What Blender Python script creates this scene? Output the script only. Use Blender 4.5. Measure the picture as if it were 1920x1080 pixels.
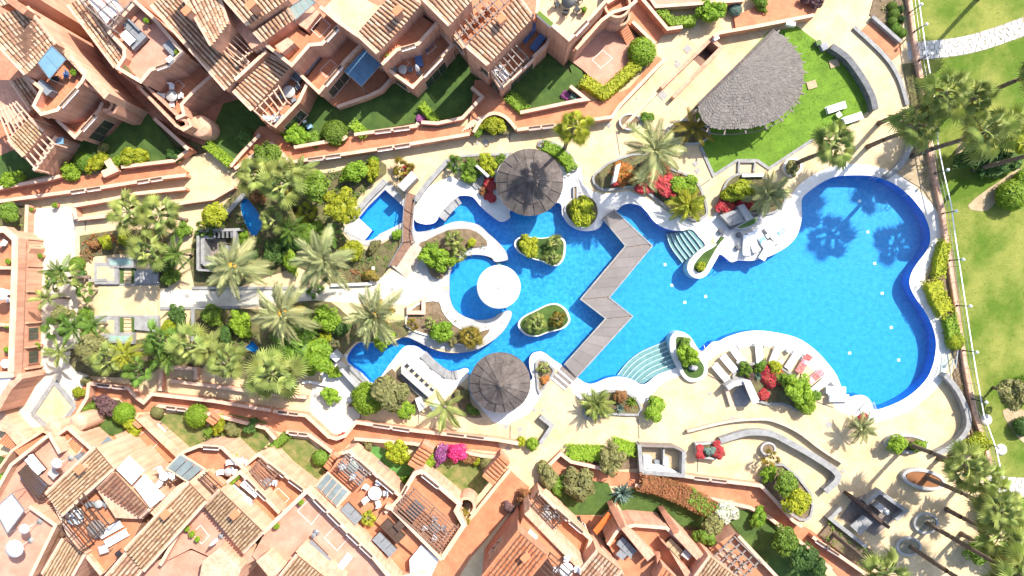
import bpy, bmesh, math, random
from mathutils import Vector, Matrix, Euler
from mathutils.geometry import delaunay_2d_cdt
for _o in list(bpy.data.objects): bpy.data.objects.remove(_o)
SC = bpy.context.scene
COL = SC.collection
R = math.radians
# ---------------------------------------------------------------- camera, sky, sun, exposure
CAM_H = 64.0          # drone height in metres, looking straight down
PPM = 20.0            # photograph pixels per metre on the ground
_c = bpy.data.cameras.new('camera'); CAM = bpy.data.objects.new('camera', _c); COL.objects.link(CAM)
CAM.location = (0, 0, CAM_H); CAM.rotation_euler = (0, 0, 0)
_c.sensor_width = 36; _c.lens = 24; _c.clip_start = 0.5; _c.clip_end = 2000
SC.camera = CAM
SUN_EL, SUN_AZ = 48.0, math.degrees(math.atan2(0.68, 0.73))
world = bpy.data.worlds.new('World'); SC.world = world; world.use_nodes = True
_n = world.node_tree.nodes; _n.clear()
_bg = _n.new('ShaderNodeBackground'); _ow = _n.new('ShaderNodeOutputWorld'); _sk = _n.new('ShaderNodeTexSky')
_sk.sky_type = 'NISHITA'; _sk.sun_disc = False; _sk.sun_elevation = R(SUN_EL); _sk.sun_rotation = R(SUN_AZ)
_sk.dust_density = 1.5
_bg.inputs[1].default_value = 0.15
world.node_tree.links.new(_sk.outputs[0], _bg.inputs[0]); world.node_tree.links.new(_bg.outputs[0], _ow.inputs[0])
_l = bpy.data.lights.new('sun', 'SUN'); SUN = bpy.data.objects.new('sun', _l); COL.objects.link(SUN)
_l.energy = 4.2; _l.angle = R(0.5); _l.color = (1.0, 0.955, 0.88)
_d = Vector((0.68*math.cos(R(SUN_EL)), 0.73*math.cos(R(SUN_EL)), math.sin(R(SUN_EL))))
SUN.rotation_euler = _d.to_track_quat('Z', 'Y').to_euler(); SUN.location = (30, 33, 60)
SC.view_settings.view_transform = 'Standard'; SC.view_settings.look = 'None'
SC.view_settings.exposure = 1.06; SC.view_settings.gamma = 1.0
SC.view_settings.use_curve_mapping = False
SC.cycles.max_bounces = 6; SC.cycles.diffuse_bounces = 2; SC.cycles.glossy_bounces = 2; SC.cycles.transmission_bounces = 3; SC.cycles.transparent_max_bounces = 6
SC.cycles.use_light_tree = False; SC.cycles.adaptive_threshold = 0.02
SC.cycles.caustics_reflective = False; SC.cycles.caustics_refractive = False

# ---------------------------------------------------------------- measuring: a photographed point that stands z metres above the plaza
def W(px, py, z=0.0):
    k = (CAM_H - z)/CAM_H/PPM
    return Vector(((px-960)*k, -(py-540)*k, z))
def W2(pts, z=0.0): return [(W(x, y, z).x, W(x, y, z).y) for x, y in pts]
def smooth(pts, n=5, closed=True):
    out = []; N = len(pts)
    rng = range(N if closed else N-1)
    for i in rng:
        p0 = pts[(i-1) % N] if closed or i > 0 else pts[i]
        p1 = pts[i]; p2 = pts[(i+1) % N]
        p3 = pts[(i+2) % N] if closed or i+2 < N else pts[min(i+1, N-1)]
        for k in range(n):
            t = k/n; t2 = t*t; t3 = t2*t
            out.append(tuple(0.5*((2*p1[j]) + (-p0[j]+p2[j])*t + (2*p0[j]-5*p1[j]+4*p2[j]-p3[j])*t2 + (-p0[j]+3*p1[j]-3*p2[j]+p3[j])*t3) for j in range(2)))
    if not closed: out.append(tuple(pts[-1]))
    return out
def ell(cx, cy, rx, ry=None, n=28, a=0, b=360, rot=0):
    ry = ry or rx; o = []
    full = abs(b-a) >= 360
    for i in range(n if full else n+1):
        t = R(a+(b-a)*i/n); x = rx*math.cos(t); y = ry*math.sin(t)
        o.append((cx+x*math.cos(R(rot))-y*math.sin(R(rot)), cy+x*math.sin(R(rot))+y*math.cos(R(rot))))
    return o
def pip(x, y, poly):
    ins = False; j = len(poly)-1
    for i in range(len(poly)):
        xi, yi = poly[i]; xj, yj = poly[j]
        if (yi > y) != (yj > y) and x < (xj-xi)*(y-yi)/(yj-yi)+xi: ins = not ins
        j = i
    return ins
def area(p): return 0.5*sum(p[i][0]*p[(i+1) % len(p)][1]-p[(i+1) % len(p)][0]*p[i][1] for i in range(len(p)))

# ---------------------------------------------------------------- materials
MATS = {}
def mk(name, c1, c2=None, scale=2.0, rough=0.85, bump=0.0, bscale=None, island=None, obj=0.0, detail=3, metal=0.0, contrast=(0.35, 0.65), fine=0.0, translucent=0.0, grid=None, streak=0.0):
    m = bpy.data.materials.new(name); m.use_nodes = True; nt = m.node_tree; ns = nt.nodes; L = nt.links
    b = ns['Principled BSDF']; b.inputs['Roughness'].default_value = rough; b.inputs['Metallic'].default_value = metal
    b.inputs['Specular IOR Level'].default_value = 0.25
    geo = ns.new('ShaderNodeNewGeometry')
    c2 = c2 or tuple(v*0.82 for v in c1)
    no = ns.new('ShaderNodeTexNoise'); no.inputs['Scale'].default_value = scale; no.inputs['Detail'].default_value = detail
    no.inputs['Roughness'].default_value = 0.6
    L.new(geo.outputs['Position'], no.inputs['Vector'])
    rp = ns.new('ShaderNodeValToRGB'); rp.color_ramp.elements[0].position = contrast[0]; rp.color_ramp.elements[1].position = contrast[1]
    rp.color_ramp.elements[0].color = (*c2, 1); rp.color_ramp.elements[1].color = (*c1, 1)
    L.new(no.outputs['Fac'], rp.inputs['Fac']); col = rp.outputs['Color']
    if fine > 0:
        n2 = ns.new('ShaderNodeTexNoise'); n2.inputs['Scale'].default_value = 22; n2.inputs['Detail'].default_value = 2
        L.new(geo.outputs['Position'], n2.inputs['Vector'])
        mr = ns.new('ShaderNodeMapRange'); mr.inputs[1].default_value = 0.3; mr.inputs[2].default_value = 0.7
        mr.inputs[3].default_value = 1-fine; mr.inputs[4].default_value = 1+fine*0.6
        L.new(n2.outputs['Fac'], mr.inputs[0])
        mx = ns.new('ShaderNodeMix'); mx.data_type = 'RGBA'; mx.blend_type = 'MULTIPLY'; mx.inputs[0].default_value = 1
        L.new(col, mx.inputs[6]); L.new(mr.outputs[0], mx.inputs[7]); col = mx.outputs[2]
    if streak > 0:       # rain streaks and weathering running down upright faces
        mp = ns.new('ShaderNodeMapping'); mp.inputs['Scale'].default_value = (3.2, 3.2, 0.22); L.new(geo.outputs['Position'], mp.inputs['Vector'])
        n4 = ns.new('ShaderNodeTexNoise'); n4.inputs['Scale'].default_value = 1.0; n4.inputs['Detail'].default_value = 4; L.new(mp.outputs[0], n4.inputs['Vector'])
        mr = ns.new('ShaderNodeMapRange'); mr.inputs[1].default_value = 0.35; mr.inputs[2].default_value = 0.6; mr.inputs[3].default_value = 1-streak; mr.inputs[4].default_value = 1.04
        L.new(n4.outputs['Fac'], mr.inputs[0]); mx = ns.new('ShaderNodeMix'); mx.data_type = 'RGBA'; mx.blend_type = 'MULTIPLY'; mx.inputs[0].default_value = 1
        L.new(col, mx.inputs[6]); L.new(mr.outputs[0], mx.inputs[7]); col = mx.outputs[2]
    if island:
        r2 = ns.new('ShaderNodeValToRGB'); els = r2.color_ramp.elements
        els[0].color = (*island[0], 1); els[1].color = (*island[-1], 1)
        for k, c in enumerate(island[1:-1]):
            e = els.new((k+1)/(len(island)-1)); e.color = (*c, 1)
        L.new(geo.outputs['Random Per Island'], r2.inputs['Fac'])
        mx = ns.new('ShaderNodeMix'); mx.data_type = 'RGBA'; mx.inputs[0].default_value = 0.72
        L.new(col, mx.inputs[6]); L.new(r2.outputs['Color'], mx.inputs[7]); col = mx.outputs[2]
    if grid:
        br = ns.new('ShaderNodeTexBrick'); br.offset = 0.0 if len(grid) < 4 else 0.5
        br.inputs['Scale'].default_value = 1.0; br.inputs['Brick Width'].default_value = grid[0]; br.inputs['Row Height'].default_value = grid[0]
        br.inputs['Mortar Size'].default_value = grid[1]; br.inputs['Mortar Smooth'].default_value = 0.3
        br.inputs['Color1'].default_value = (1, 1, 1, 1); br.inputs['Color2'].default_value = (0.93, 0.92, 0.91, 1)
        g = grid[2]; br.inputs['Mortar'].default_value = (g, g, g, 1)
        mp = ns.new('ShaderNodeMapping'); mp.inputs['Rotation'].default_value = (0, 0, R(grid[3] if len(grid) > 3 else 0))
        L.new(geo.outputs['Position'], mp.inputs['Vector']); L.new(mp.outputs[0], br.inputs['Vector'])
        mx = ns.new('ShaderNodeMix'); mx.data_type = 'RGBA'; mx.blend_type = 'MULTIPLY'; mx.inputs[0].default_value = 1
        L.new(col, mx.inputs[6]); L.new(br.outputs['Color'], mx.inputs[7]); col = mx.outputs[2]
    if obj > 0:
        oi = ns.new('ShaderNodeObjectInfo'); hs = ns.new('ShaderNodeHueSaturation')
        mr = ns.new('ShaderNodeMapRange'); mr.inputs[3].default_value = 1-obj; mr.inputs[4].default_value = 1+obj*0.8
        mh = ns.new('ShaderNodeMapRange'); mh.inputs[3].default_value = 0.5-obj*0.045; mh.inputs[4].default_value = 0.5+obj*0.045
        L.new(oi.outputs['Random'], mr.inputs[0]); L.new(mr.outputs[0], hs.inputs['Value'])
        wn = ns.new('ShaderNodeTexWhiteNoise'); wn.noise_dimensions = '1D'
        L.new(oi.outputs['Random'], wn.inputs['W']); L.new(wn.outputs['Value'], mh.inputs[0]); L.new(mh.outputs[0], hs.inputs['Hue'])
        L.new(col, hs.inputs['Color']); col = hs.outputs['Color']
    L.new(col, b.inputs['Base Color'])
    if bump > 0:
        n3 = ns.new('ShaderNodeTexNoise'); n3.inputs['Scale'].default_value = bscale or scale*6; n3.inputs['Detail'].default_value = 2
        L.new(geo.outputs['Position'], n3.inputs['Vector'])
        bp = ns.new('ShaderNodeBump'); bp.inputs['Strength'].default_value = bump; bp.inputs['Distance'].default_value = 0.05
        L.new(n3.outputs['Fac'], bp.inputs['Height']); L.new(bp.outputs[0], b.inputs['Normal'])
    if translucent > 0:
        tr = ns.new('ShaderNodeBsdfTranslucent'); L.new(col, tr.inputs['Color'])
        ms = ns.new('ShaderNodeMixShader'); ms.inputs[0].default_value = translucent
        L.new(b.outputs[0], ms.inputs[1]); L.new(tr.outputs[0], ms.inputs[2])
        L.new(ms.outputs[0], ns['Material Output'].inputs['Surface'])
    MATS[name] = m; return m
mk('plaza', (0.653, 0.498, 0.299), (0.487, 0.354, 0.195), 0.55, 0.8, 0.2, 14, fine=0.10, grid=(0.6, 0.014, 0.74, 44), contrast=(0.28, 0.60), detail=6)
mk('plaza_pale', (0.644, 0.589, 0.478), (0.515, 0.451, 0.340), 0.6, 0.8, 0.2, 14, fine=0.09, grid=(0.6, 0.014, 0.76, 44), contrast=(0.28, 0.60), detail=6)
mk('deck_white', (0.720, 0.686, 0.634), (0.595, 0.562, 0.509), 0.8, 0.65, 0.12, 20, fine=0.07, grid=(0.5, 0.012, 0.80, 20), contrast=(0.25, 0.55), detail=6)
mk('deck_grey', (0.414, 0.405, 0.387), (0.342, 0.333, 0.315), 1.3, 0.75, 0.15, 20, fine=0.08)
mk('stone_grey', (0.320, 0.312, 0.296), (0.232, 0.224, 0.216), 2.0, 0.8, 0.25, 18, fine=0.14)
mk('stone_dark', (0.17, 0.17, 0.17), (0.11, 0.11, 0.12), 2.0, 0.8, 0.25, 18, fine=0.14)
mk('stone_warm', (0.52, 0.43, 0.33), (0.42, 0.33, 0.25), 2.0, 0.8, 0.2, 18, fine=0.1)
mk('terracotta', (0.56, 0.235, 0.12), (0.44, 0.17, 0.085), 0.8, 0.8, 0.15, 25, fine=0.12, grid=(0.3, 0.006, 0.86, 44))
mk('terrace_tile', (0.58, 0.24, 0.125), (0.46, 0.175, 0.09), 0.9, 0.75, 0.1, 25, fine=0.1, grid=(0.36, 0.012, 0.74, 44))
mk('terrace_pink', (0.585, 0.306, 0.216), (0.488, 0.234, 0.156), 0.8, 0.75, 0.1, 25, fine=0.1, grid=(0.36, 0.010, 0.84, 44))
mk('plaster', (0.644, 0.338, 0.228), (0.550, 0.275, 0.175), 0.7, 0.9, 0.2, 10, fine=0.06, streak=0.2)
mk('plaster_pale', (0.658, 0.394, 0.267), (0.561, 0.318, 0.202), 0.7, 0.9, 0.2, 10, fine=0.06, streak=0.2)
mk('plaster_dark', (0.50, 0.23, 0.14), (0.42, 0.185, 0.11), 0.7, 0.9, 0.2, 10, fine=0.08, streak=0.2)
mk('cap_pale', (0.665, 0.437, 0.314), (0.570, 0.361, 0.247), 1.2, 0.9, 0.15, 14, fine=0.08)
mk('grout_white', (0.78, 0.68, 0.60), None, 2, 0.7)
mk('roof_tile', (0.462, 0.260, 0.154), (0.336, 0.173, 0.100), 1.0, 0.85, 0.2, 30, fine=0.15, island=[(0.252, 0.130, 0.082), (0.437, 0.242, 0.136), (0.521, 0.346, 0.218), (0.554, 0.433, 0.308), (0.370, 0.190, 0.109)])
mk('roof_tile_yellow', (0.436, 0.294, 0.161), (0.324, 0.187, 0.094), 1.0, 0.85, 0.2, 30, fine=0.15, island=[(0.239, 0.134, 0.080), (0.422, 0.281, 0.147), (0.493, 0.361, 0.227), (0.465, 0.314, 0.187), (0.352, 0.201, 0.107)])
mk('roof_tile_red', (0.476, 0.170, 0.076), (0.391, 0.128, 0.051), 1.0, 0.85, 0.2, 30, fine=0.12, island=[(0.391, 0.128, 0.051), (0.493, 0.178, 0.085), (0.527, 0.221, 0.111), (0.442, 0.153, 0.068)])
mk('roof_tile_brown', (0.320, 0.152, 0.088), (0.224, 0.104, 0.064), 1.0, 0.85, 0.2, 30, fine=0.15, island=[(0.192, 0.088, 0.056), (0.352, 0.152, 0.088), (0.288, 0.160, 0.104), (0.440, 0.240, 0.144)])
mk('roof_valley', (0.20, 0.105, 0.065), (0.13, 0.07, 0.045), 2, 0.9)
mk('soil', (0.24, 0.17, 0.105), (0.15, 0.105, 0.06), 2.5, 0.95, 0.5, 12, fine=0.3)
mk('soil_green', (0.16, 0.15, 0.06), (0.11, 0.085, 0.045), 1.6, 0.95, 0.6, 12, fine=0.35)
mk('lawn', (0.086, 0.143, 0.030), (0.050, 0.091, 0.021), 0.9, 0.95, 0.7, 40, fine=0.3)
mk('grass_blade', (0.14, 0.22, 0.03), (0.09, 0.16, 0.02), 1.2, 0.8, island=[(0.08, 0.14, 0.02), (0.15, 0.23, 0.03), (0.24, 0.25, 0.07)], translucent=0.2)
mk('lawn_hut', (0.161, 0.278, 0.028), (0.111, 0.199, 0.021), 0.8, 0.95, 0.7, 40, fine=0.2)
mk('lawn_dry', (0.26, 0.225, 0.085), (0.10, 0.155, 0.03), 1.1, 0.95, 0.7, 40, fine=0.3)
mk('lawn_field', (0.255, 0.265, 0.055), (0.095, 0.16, 0.014), 0.26, 0.95, 0.7, 40, fine=0.25, detail=7, contrast=(0.40, 0.62))
mk('turf', (0.10, 0.26, 0.06), (0.08, 0.21, 0.045), 3, 0.9, 0.4, 60, fine=0.1)
mk('pool_tile', (0.030, 0.325, 0.66), (0.012, 0.265, 0.61), 2.2, 0.5, fine=0.16, detail=5, grid=(0.24, 0.010, 0.84), contrast=(0.36, 0.64))  # mosaic blue; the mottling also paints in rippled light on the tiles
mk('pool_wall', (0.013, 0.215, 0.658), (0.010, 0.177, 0.582), 0.9, 0.5, grid=(0.152, 0.005, 0.780))
mk('pool_tile_caustics', (0.040, 0.345, 0.68), (0.012, 0.245, 0.59), 2.8, 0.5, detail=5, contrast=(0.38, 0.62), fine=0.18, grid=(0.24, 0.010, 0.84))  # bright mottling in the tile colour stands in for caustics on the floor
mk('pool_step', (0.25, 0.33, 0.29), (0.17, 0.24, 0.215), 1.5, 0.6, fine=0.14)
mk('bridge_deck', (0.216, 0.189, 0.174), (0.186, 0.162, 0.147), 0.8, 0.75, 0.1, 30, fine=0.12, obj=0.14)
mk('timber', (0.26, 0.15, 0.10), (0.19, 0.105, 0.07), 3, 0.7, 0.2, fine=0.15)
mk('timber_dark', (0.09, 0.055, 0.04), None, 3, 0.7, 0.2, fine=0.15)
mk('timber_grey', (0.255, 0.210, 0.180), (0.195, 0.158, 0.135), 3, 0.8, 0.2, fine=0.15)
mk('thatch', (0.154, 0.127, 0.111), (0.094, 0.076, 0.067), 1.4, 0.95, 0.5, 30, fine=0.3, obj=0.22)
mk('thatch_strip', (0.203, 0.180, 0.155), (0.129, 0.112, 0.100), 1.0, 0.95, 0.5, 30, fine=0.3, island=[(0.129, 0.112, 0.103), (0.185, 0.162, 0.142), (0.209, 0.185, 0.165), (0.167, 0.144, 0.128), (0.250, 0.212, 0.178)])
mk('white', (0.80, 0.80, 0.78), (0.76, 0.76, 0.75), 2, 0.5)
mk('canvas_white', (0.80, 0.79, 0.77), (0.77, 0.76, 0.74), 3, 0.8, translucent=0.12)
mk('cushion_grey', (0.22, 0.23, 0.24), (0.18, 0.19, 0.20), 4, 0.9, 0.2, 60)
mk('cushion_blue', (0.10, 0.17, 0.33), (0.08, 0.14, 0.28), 4, 0.9, 0.2, 60)
mk('awning_blue', (0.16, 0.29, 0.39), (0.13, 0.25, 0.34), 1.5, 0.6)
mk('awning_glass', (0.10, 0.20, 0.30), (0.08, 0.165, 0.25), 1.5, 0.25)
mk('black_metal', (0.035, 0.035, 0.037), None, 3, 0.5)
mk('grey_metal', (0.34, 0.35, 0.36), None, 3, 0.4, metal=0.6)
mk('steel', (0.62, 0.63, 0.64), None, 3, 0.3, metal=0.8)
mk('glass_panel', (0.20, 0.24, 0.24), (0.15, 0.18, 0.18), 1.2, 0.15)
mk('glass_green', (0.33, 0.40, 0.35), (0.27, 0.34, 0.30), 1.2, 0.2)
mk('window_glass', (0.075, 0.08, 0.055), (0.05, 0.055, 0.04), 1.5, 0.1)
mk('towel_red', (0.60, 0.09, 0.09), (0.66, 0.22, 0.18), 5, 0.9, detail=2)
mk('towel_pink', (0.62, 0.20, 0.24), (0.70, 0.45, 0.42), 5, 0.9, detail=2)
mk('towel_blue', (0.12, 0.32, 0.62), (0.40, 0.55, 0.70), 5, 0.9, detail=2)
mk('orange', (0.66, 0.14, 0.03), None, 3, 0.8)
mk('rug_stripe', (0.60, 0.58, 0.54), (0.10, 0.10, 0.10), 3.0, 0.9, contrast=(0.48, 0.52), detail=0)
mk('flagstone', (0.62, 0.60, 0.55), (0.52, 0.50, 0.45), 1.5, 0.85, 0.2, 20, fine=0.1, obj=0.10)
mk('gravel', (0.36, 0.31, 0.22), (0.25, 0.22, 0.14), 3, 0.95, 0.5, 30, fine=0.3)
mk('sand', (0.46, 0.35, 0.22), (0.36, 0.27, 0.16), 1.2, 0.95, 0.4, 20, fine=0.15)
mk('drain', (0.20, 0.17, 0.14), None, 4, 0.8)
mk('manhole', (0.36, 0.34, 0.31), (0.30, 0.28, 0.26), 4, 0.8, fine=0.2)
mk('rock', (0.36, 0.36, 0.38), (0.24, 0.24, 0.26), 2.5, 0.9, 0.5, 8, fine=0.2)
mk('fountain_water', (0.30, 0.42, 0.35), (0.24, 0.36, 0.30), 2, 0.1)
mk('bark', (0.20, 0.145, 0.10), (0.12, 0.085, 0.06), 5, 0.95, 0.6, 20, fine=0.2)
mk('bark_pale', (0.27, 0.21, 0.155), (0.17, 0.125, 0.09), 5, 0.95, 0.6, 20, fine=0.2)
G = lambda *c: [tuple(x) for x in c]
mk('leaf', (0.163, 0.262, 0.027), (0.082, 0.149, 0.016), 0.8, 0.55, island=G((0.067, 0.135, 0.016), (0.149, 0.248, 0.027), (0.223, 0.333, 0.041), (0.126, 0.213, 0.024)), obj=0.22, translucent=0.28)
mk('leaf_bright', (0.222, 0.346, 0.021), (0.119, 0.218, 0.019), 0.8, 0.55, island=G((0.104, 0.205, 0.015), (0.207, 0.346, 0.021), (0.311, 0.422, 0.036), (0.178, 0.294, 0.021)), obj=0.15, translucent=0.28)
mk('leaf_yellow', (0.342, 0.376, 0.020), (0.193, 0.241, 0.016), 0.8, 0.55, island=G((0.163, 0.213, 0.014), (0.327, 0.369, 0.019), (0.475, 0.468, 0.027), (0.252, 0.298, 0.016)), obj=0.15, translucent=0.28)
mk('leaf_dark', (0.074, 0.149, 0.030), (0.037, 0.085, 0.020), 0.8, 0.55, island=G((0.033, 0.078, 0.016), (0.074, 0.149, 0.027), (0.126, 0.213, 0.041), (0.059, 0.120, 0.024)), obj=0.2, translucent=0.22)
mk('leaf_olive', (0.238, 0.220, 0.074), (0.134, 0.128, 0.047), 0.8, 0.6, island=G((0.104, 0.106, 0.038), (0.208, 0.206, 0.068), (0.327, 0.291, 0.108), (0.163, 0.163, 0.054)), obj=0.18, translucent=0.25)
mk('leaf_purple', (0.17, 0.085, 0.085), (0.10, 0.06, 0.045), 0.8, 0.6, island=G((0.08, 0.06, 0.035), (0.18, 0.09, 0.10), (0.24, 0.12, 0.13), (0.12, 0.09, 0.06)), obj=0.1, translucent=0.25)
mk('leaf_bluegreen', (0.16, 0.25, 0.20), (0.09, 0.15, 0.12), 0.8, 0.6, island=G((0.09, 0.15, 0.12), (0.16, 0.24, 0.19), (0.24, 0.33, 0.27)), obj=0.1, translucent=0.2)
mk('leaf_rust', (0.30, 0.12, 0.05), (0.17, 0.09, 0.035), 0.8, 0.6, island=G((0.13, 0.10, 0.03), (0.30, 0.12, 0.05), (0.42, 0.17, 0.07), (0.15, 0.15, 0.03)), obj=0.1, translucent=0.25)
mk('flower_red', (0.55, 0.03, 0.04), (0.33, 0.02, 0.03), 2, 0.6, island=G((0.28, 0.02, 0.03), (0.58, 0.03, 0.04), (0.66, 0.10, 0.12), (0.14, 0.10, 0.03), (0.55, 0.05, 0.07)), translucent=0.25)
mk('flower_pink', (0.72, 0.03, 0.18), (0.55, 0.02, 0.13), 2, 0.6, island=G((0.50, 0.02, 0.12), (0.74, 0.03, 0.18), (0.78, 0.12, 0.26), (0.60, 0.02, 0.20)), translucent=0.25)
mk('flower_violet', (0.34, 0.06, 0.26), (0.20, 0.05, 0.15), 2, 0.6, island=G((0.16, 0.07, 0.10), (0.34, 0.07, 0.26), (0.46, 0.14, 0.38), (0.14, 0.12, 0.06)), translucent=0.25)
mk('flower_orange', (0.50, 0.13, 0.03), (0.30, 0.12, 0.03), 2, 0.6, island=G((0.16, 0.15, 0.02), (0.50, 0.13, 0.04), (0.58, 0.22, 0.05), (0.24, 0.24, 0.03)), translucent=0.25)
mk('flower_white', (0.62, 0.62, 0.50), (0.40, 0.42, 0.26), 2, 0.6, island=G((0.14, 0.18, 0.06), (0.60, 0.60, 0.48), (0.70, 0.68, 0.58), (0.22, 0.26, 0.10)), translucent=0.25)
mk('palm_fan', (0.417, 0.458, 0.128), (0.248, 0.309, 0.082), 0.8, 0.5, obj=0.30, translucent=0.25)
mk('palm_date', (0.501, 0.494, 0.231), (0.329, 0.362, 0.155), 0.8, 0.5, obj=0.28, translucent=0.22)
mk('palm_lime', (0.472, 0.474, 0.055), (0.301, 0.344, 0.037), 0.8, 0.5, obj=0.22, translucent=0.25)
mk('palm_green', (0.191, 0.307, 0.055), (0.120, 0.214, 0.037), 0.8, 0.5, obj=0.25, translucent=0.25)
mk('palm_yellow', (0.36, 0.28, 0.05), (0.24, 0.20, 0.04), 0.8, 0.5, obj=0.2, translucent=0.25)
mk('palm_heart', (0.55, 0.30, 0.04), (0.40, 0.20, 0.03), 6, 0.8)
# water: a clear, slightly rippled sheet that mirrors the sky at Fresnel strength and lets the sun through to the tiles
def water_mat(name, ripple, tint):
    m = bpy.data.materials.new(name); m.use_nodes = True; nt = m.node_tree; ns = nt.nodes; L = nt.links; ns.clear()
    out = ns.new('ShaderNodeOutputMaterial'); mix = ns.new('ShaderNodeMixShader'); tr = ns.new('ShaderNodeBsdfTransparent'); gl = ns.new('ShaderNodeBsdfGlossy')
    tr.inputs[0].default_value = (*tint, 1); gl.inputs['Roughness'].default_value = 0.04
    geo = ns.new('ShaderNodeNewGeometry'); no = ns.new('ShaderNodeTexNoise'); no.inputs['Scale'].default_value = 3.5; no.inputs['Detail'].default_value = 4
    L.new(geo.outputs['Position'], no.inputs['Vector'])
    bp = ns.new('ShaderNodeBump'); bp.inputs['Strength'].default_value = ripple; bp.inputs['Distance'].default_value = 0.10
    L.new(no.outputs['Fac'], bp.inputs['Height'])
    lw = ns.new('ShaderNodeLayerWeight'); pw = ns.new('ShaderNodeMath'); pw.operation = 'POWER'; pw.inputs[1].default_value = 5.0
    ma = ns.new('ShaderNodeMath'); ma.operation = 'MULTIPLY_ADD'; ma.inputs[1].default_value = 0.95; ma.inputs[2].default_value = 0.03
    L.new(bp.outputs[0], lw.inputs['Normal']); L.new(bp.outputs[0], gl.inputs['Normal'])
    L.new(lw.outputs['Facing'], pw.inputs[0]); L.new(pw.outputs[0], ma.inputs[0]); L.new(ma.outputs[0], mix.inputs[0]); L.new(tr.outputs[0], mix.inputs[1]); L.new(gl.outputs[0], mix.inputs[2]); L.new(mix.outputs[0], out.inputs[0])
    MATS[name] = m
water_mat('water', 0.5, (0.80, 0.96, 1.0))
water_mat('clear_glass', 0.0, (0.93, 0.97, 0.95))

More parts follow.
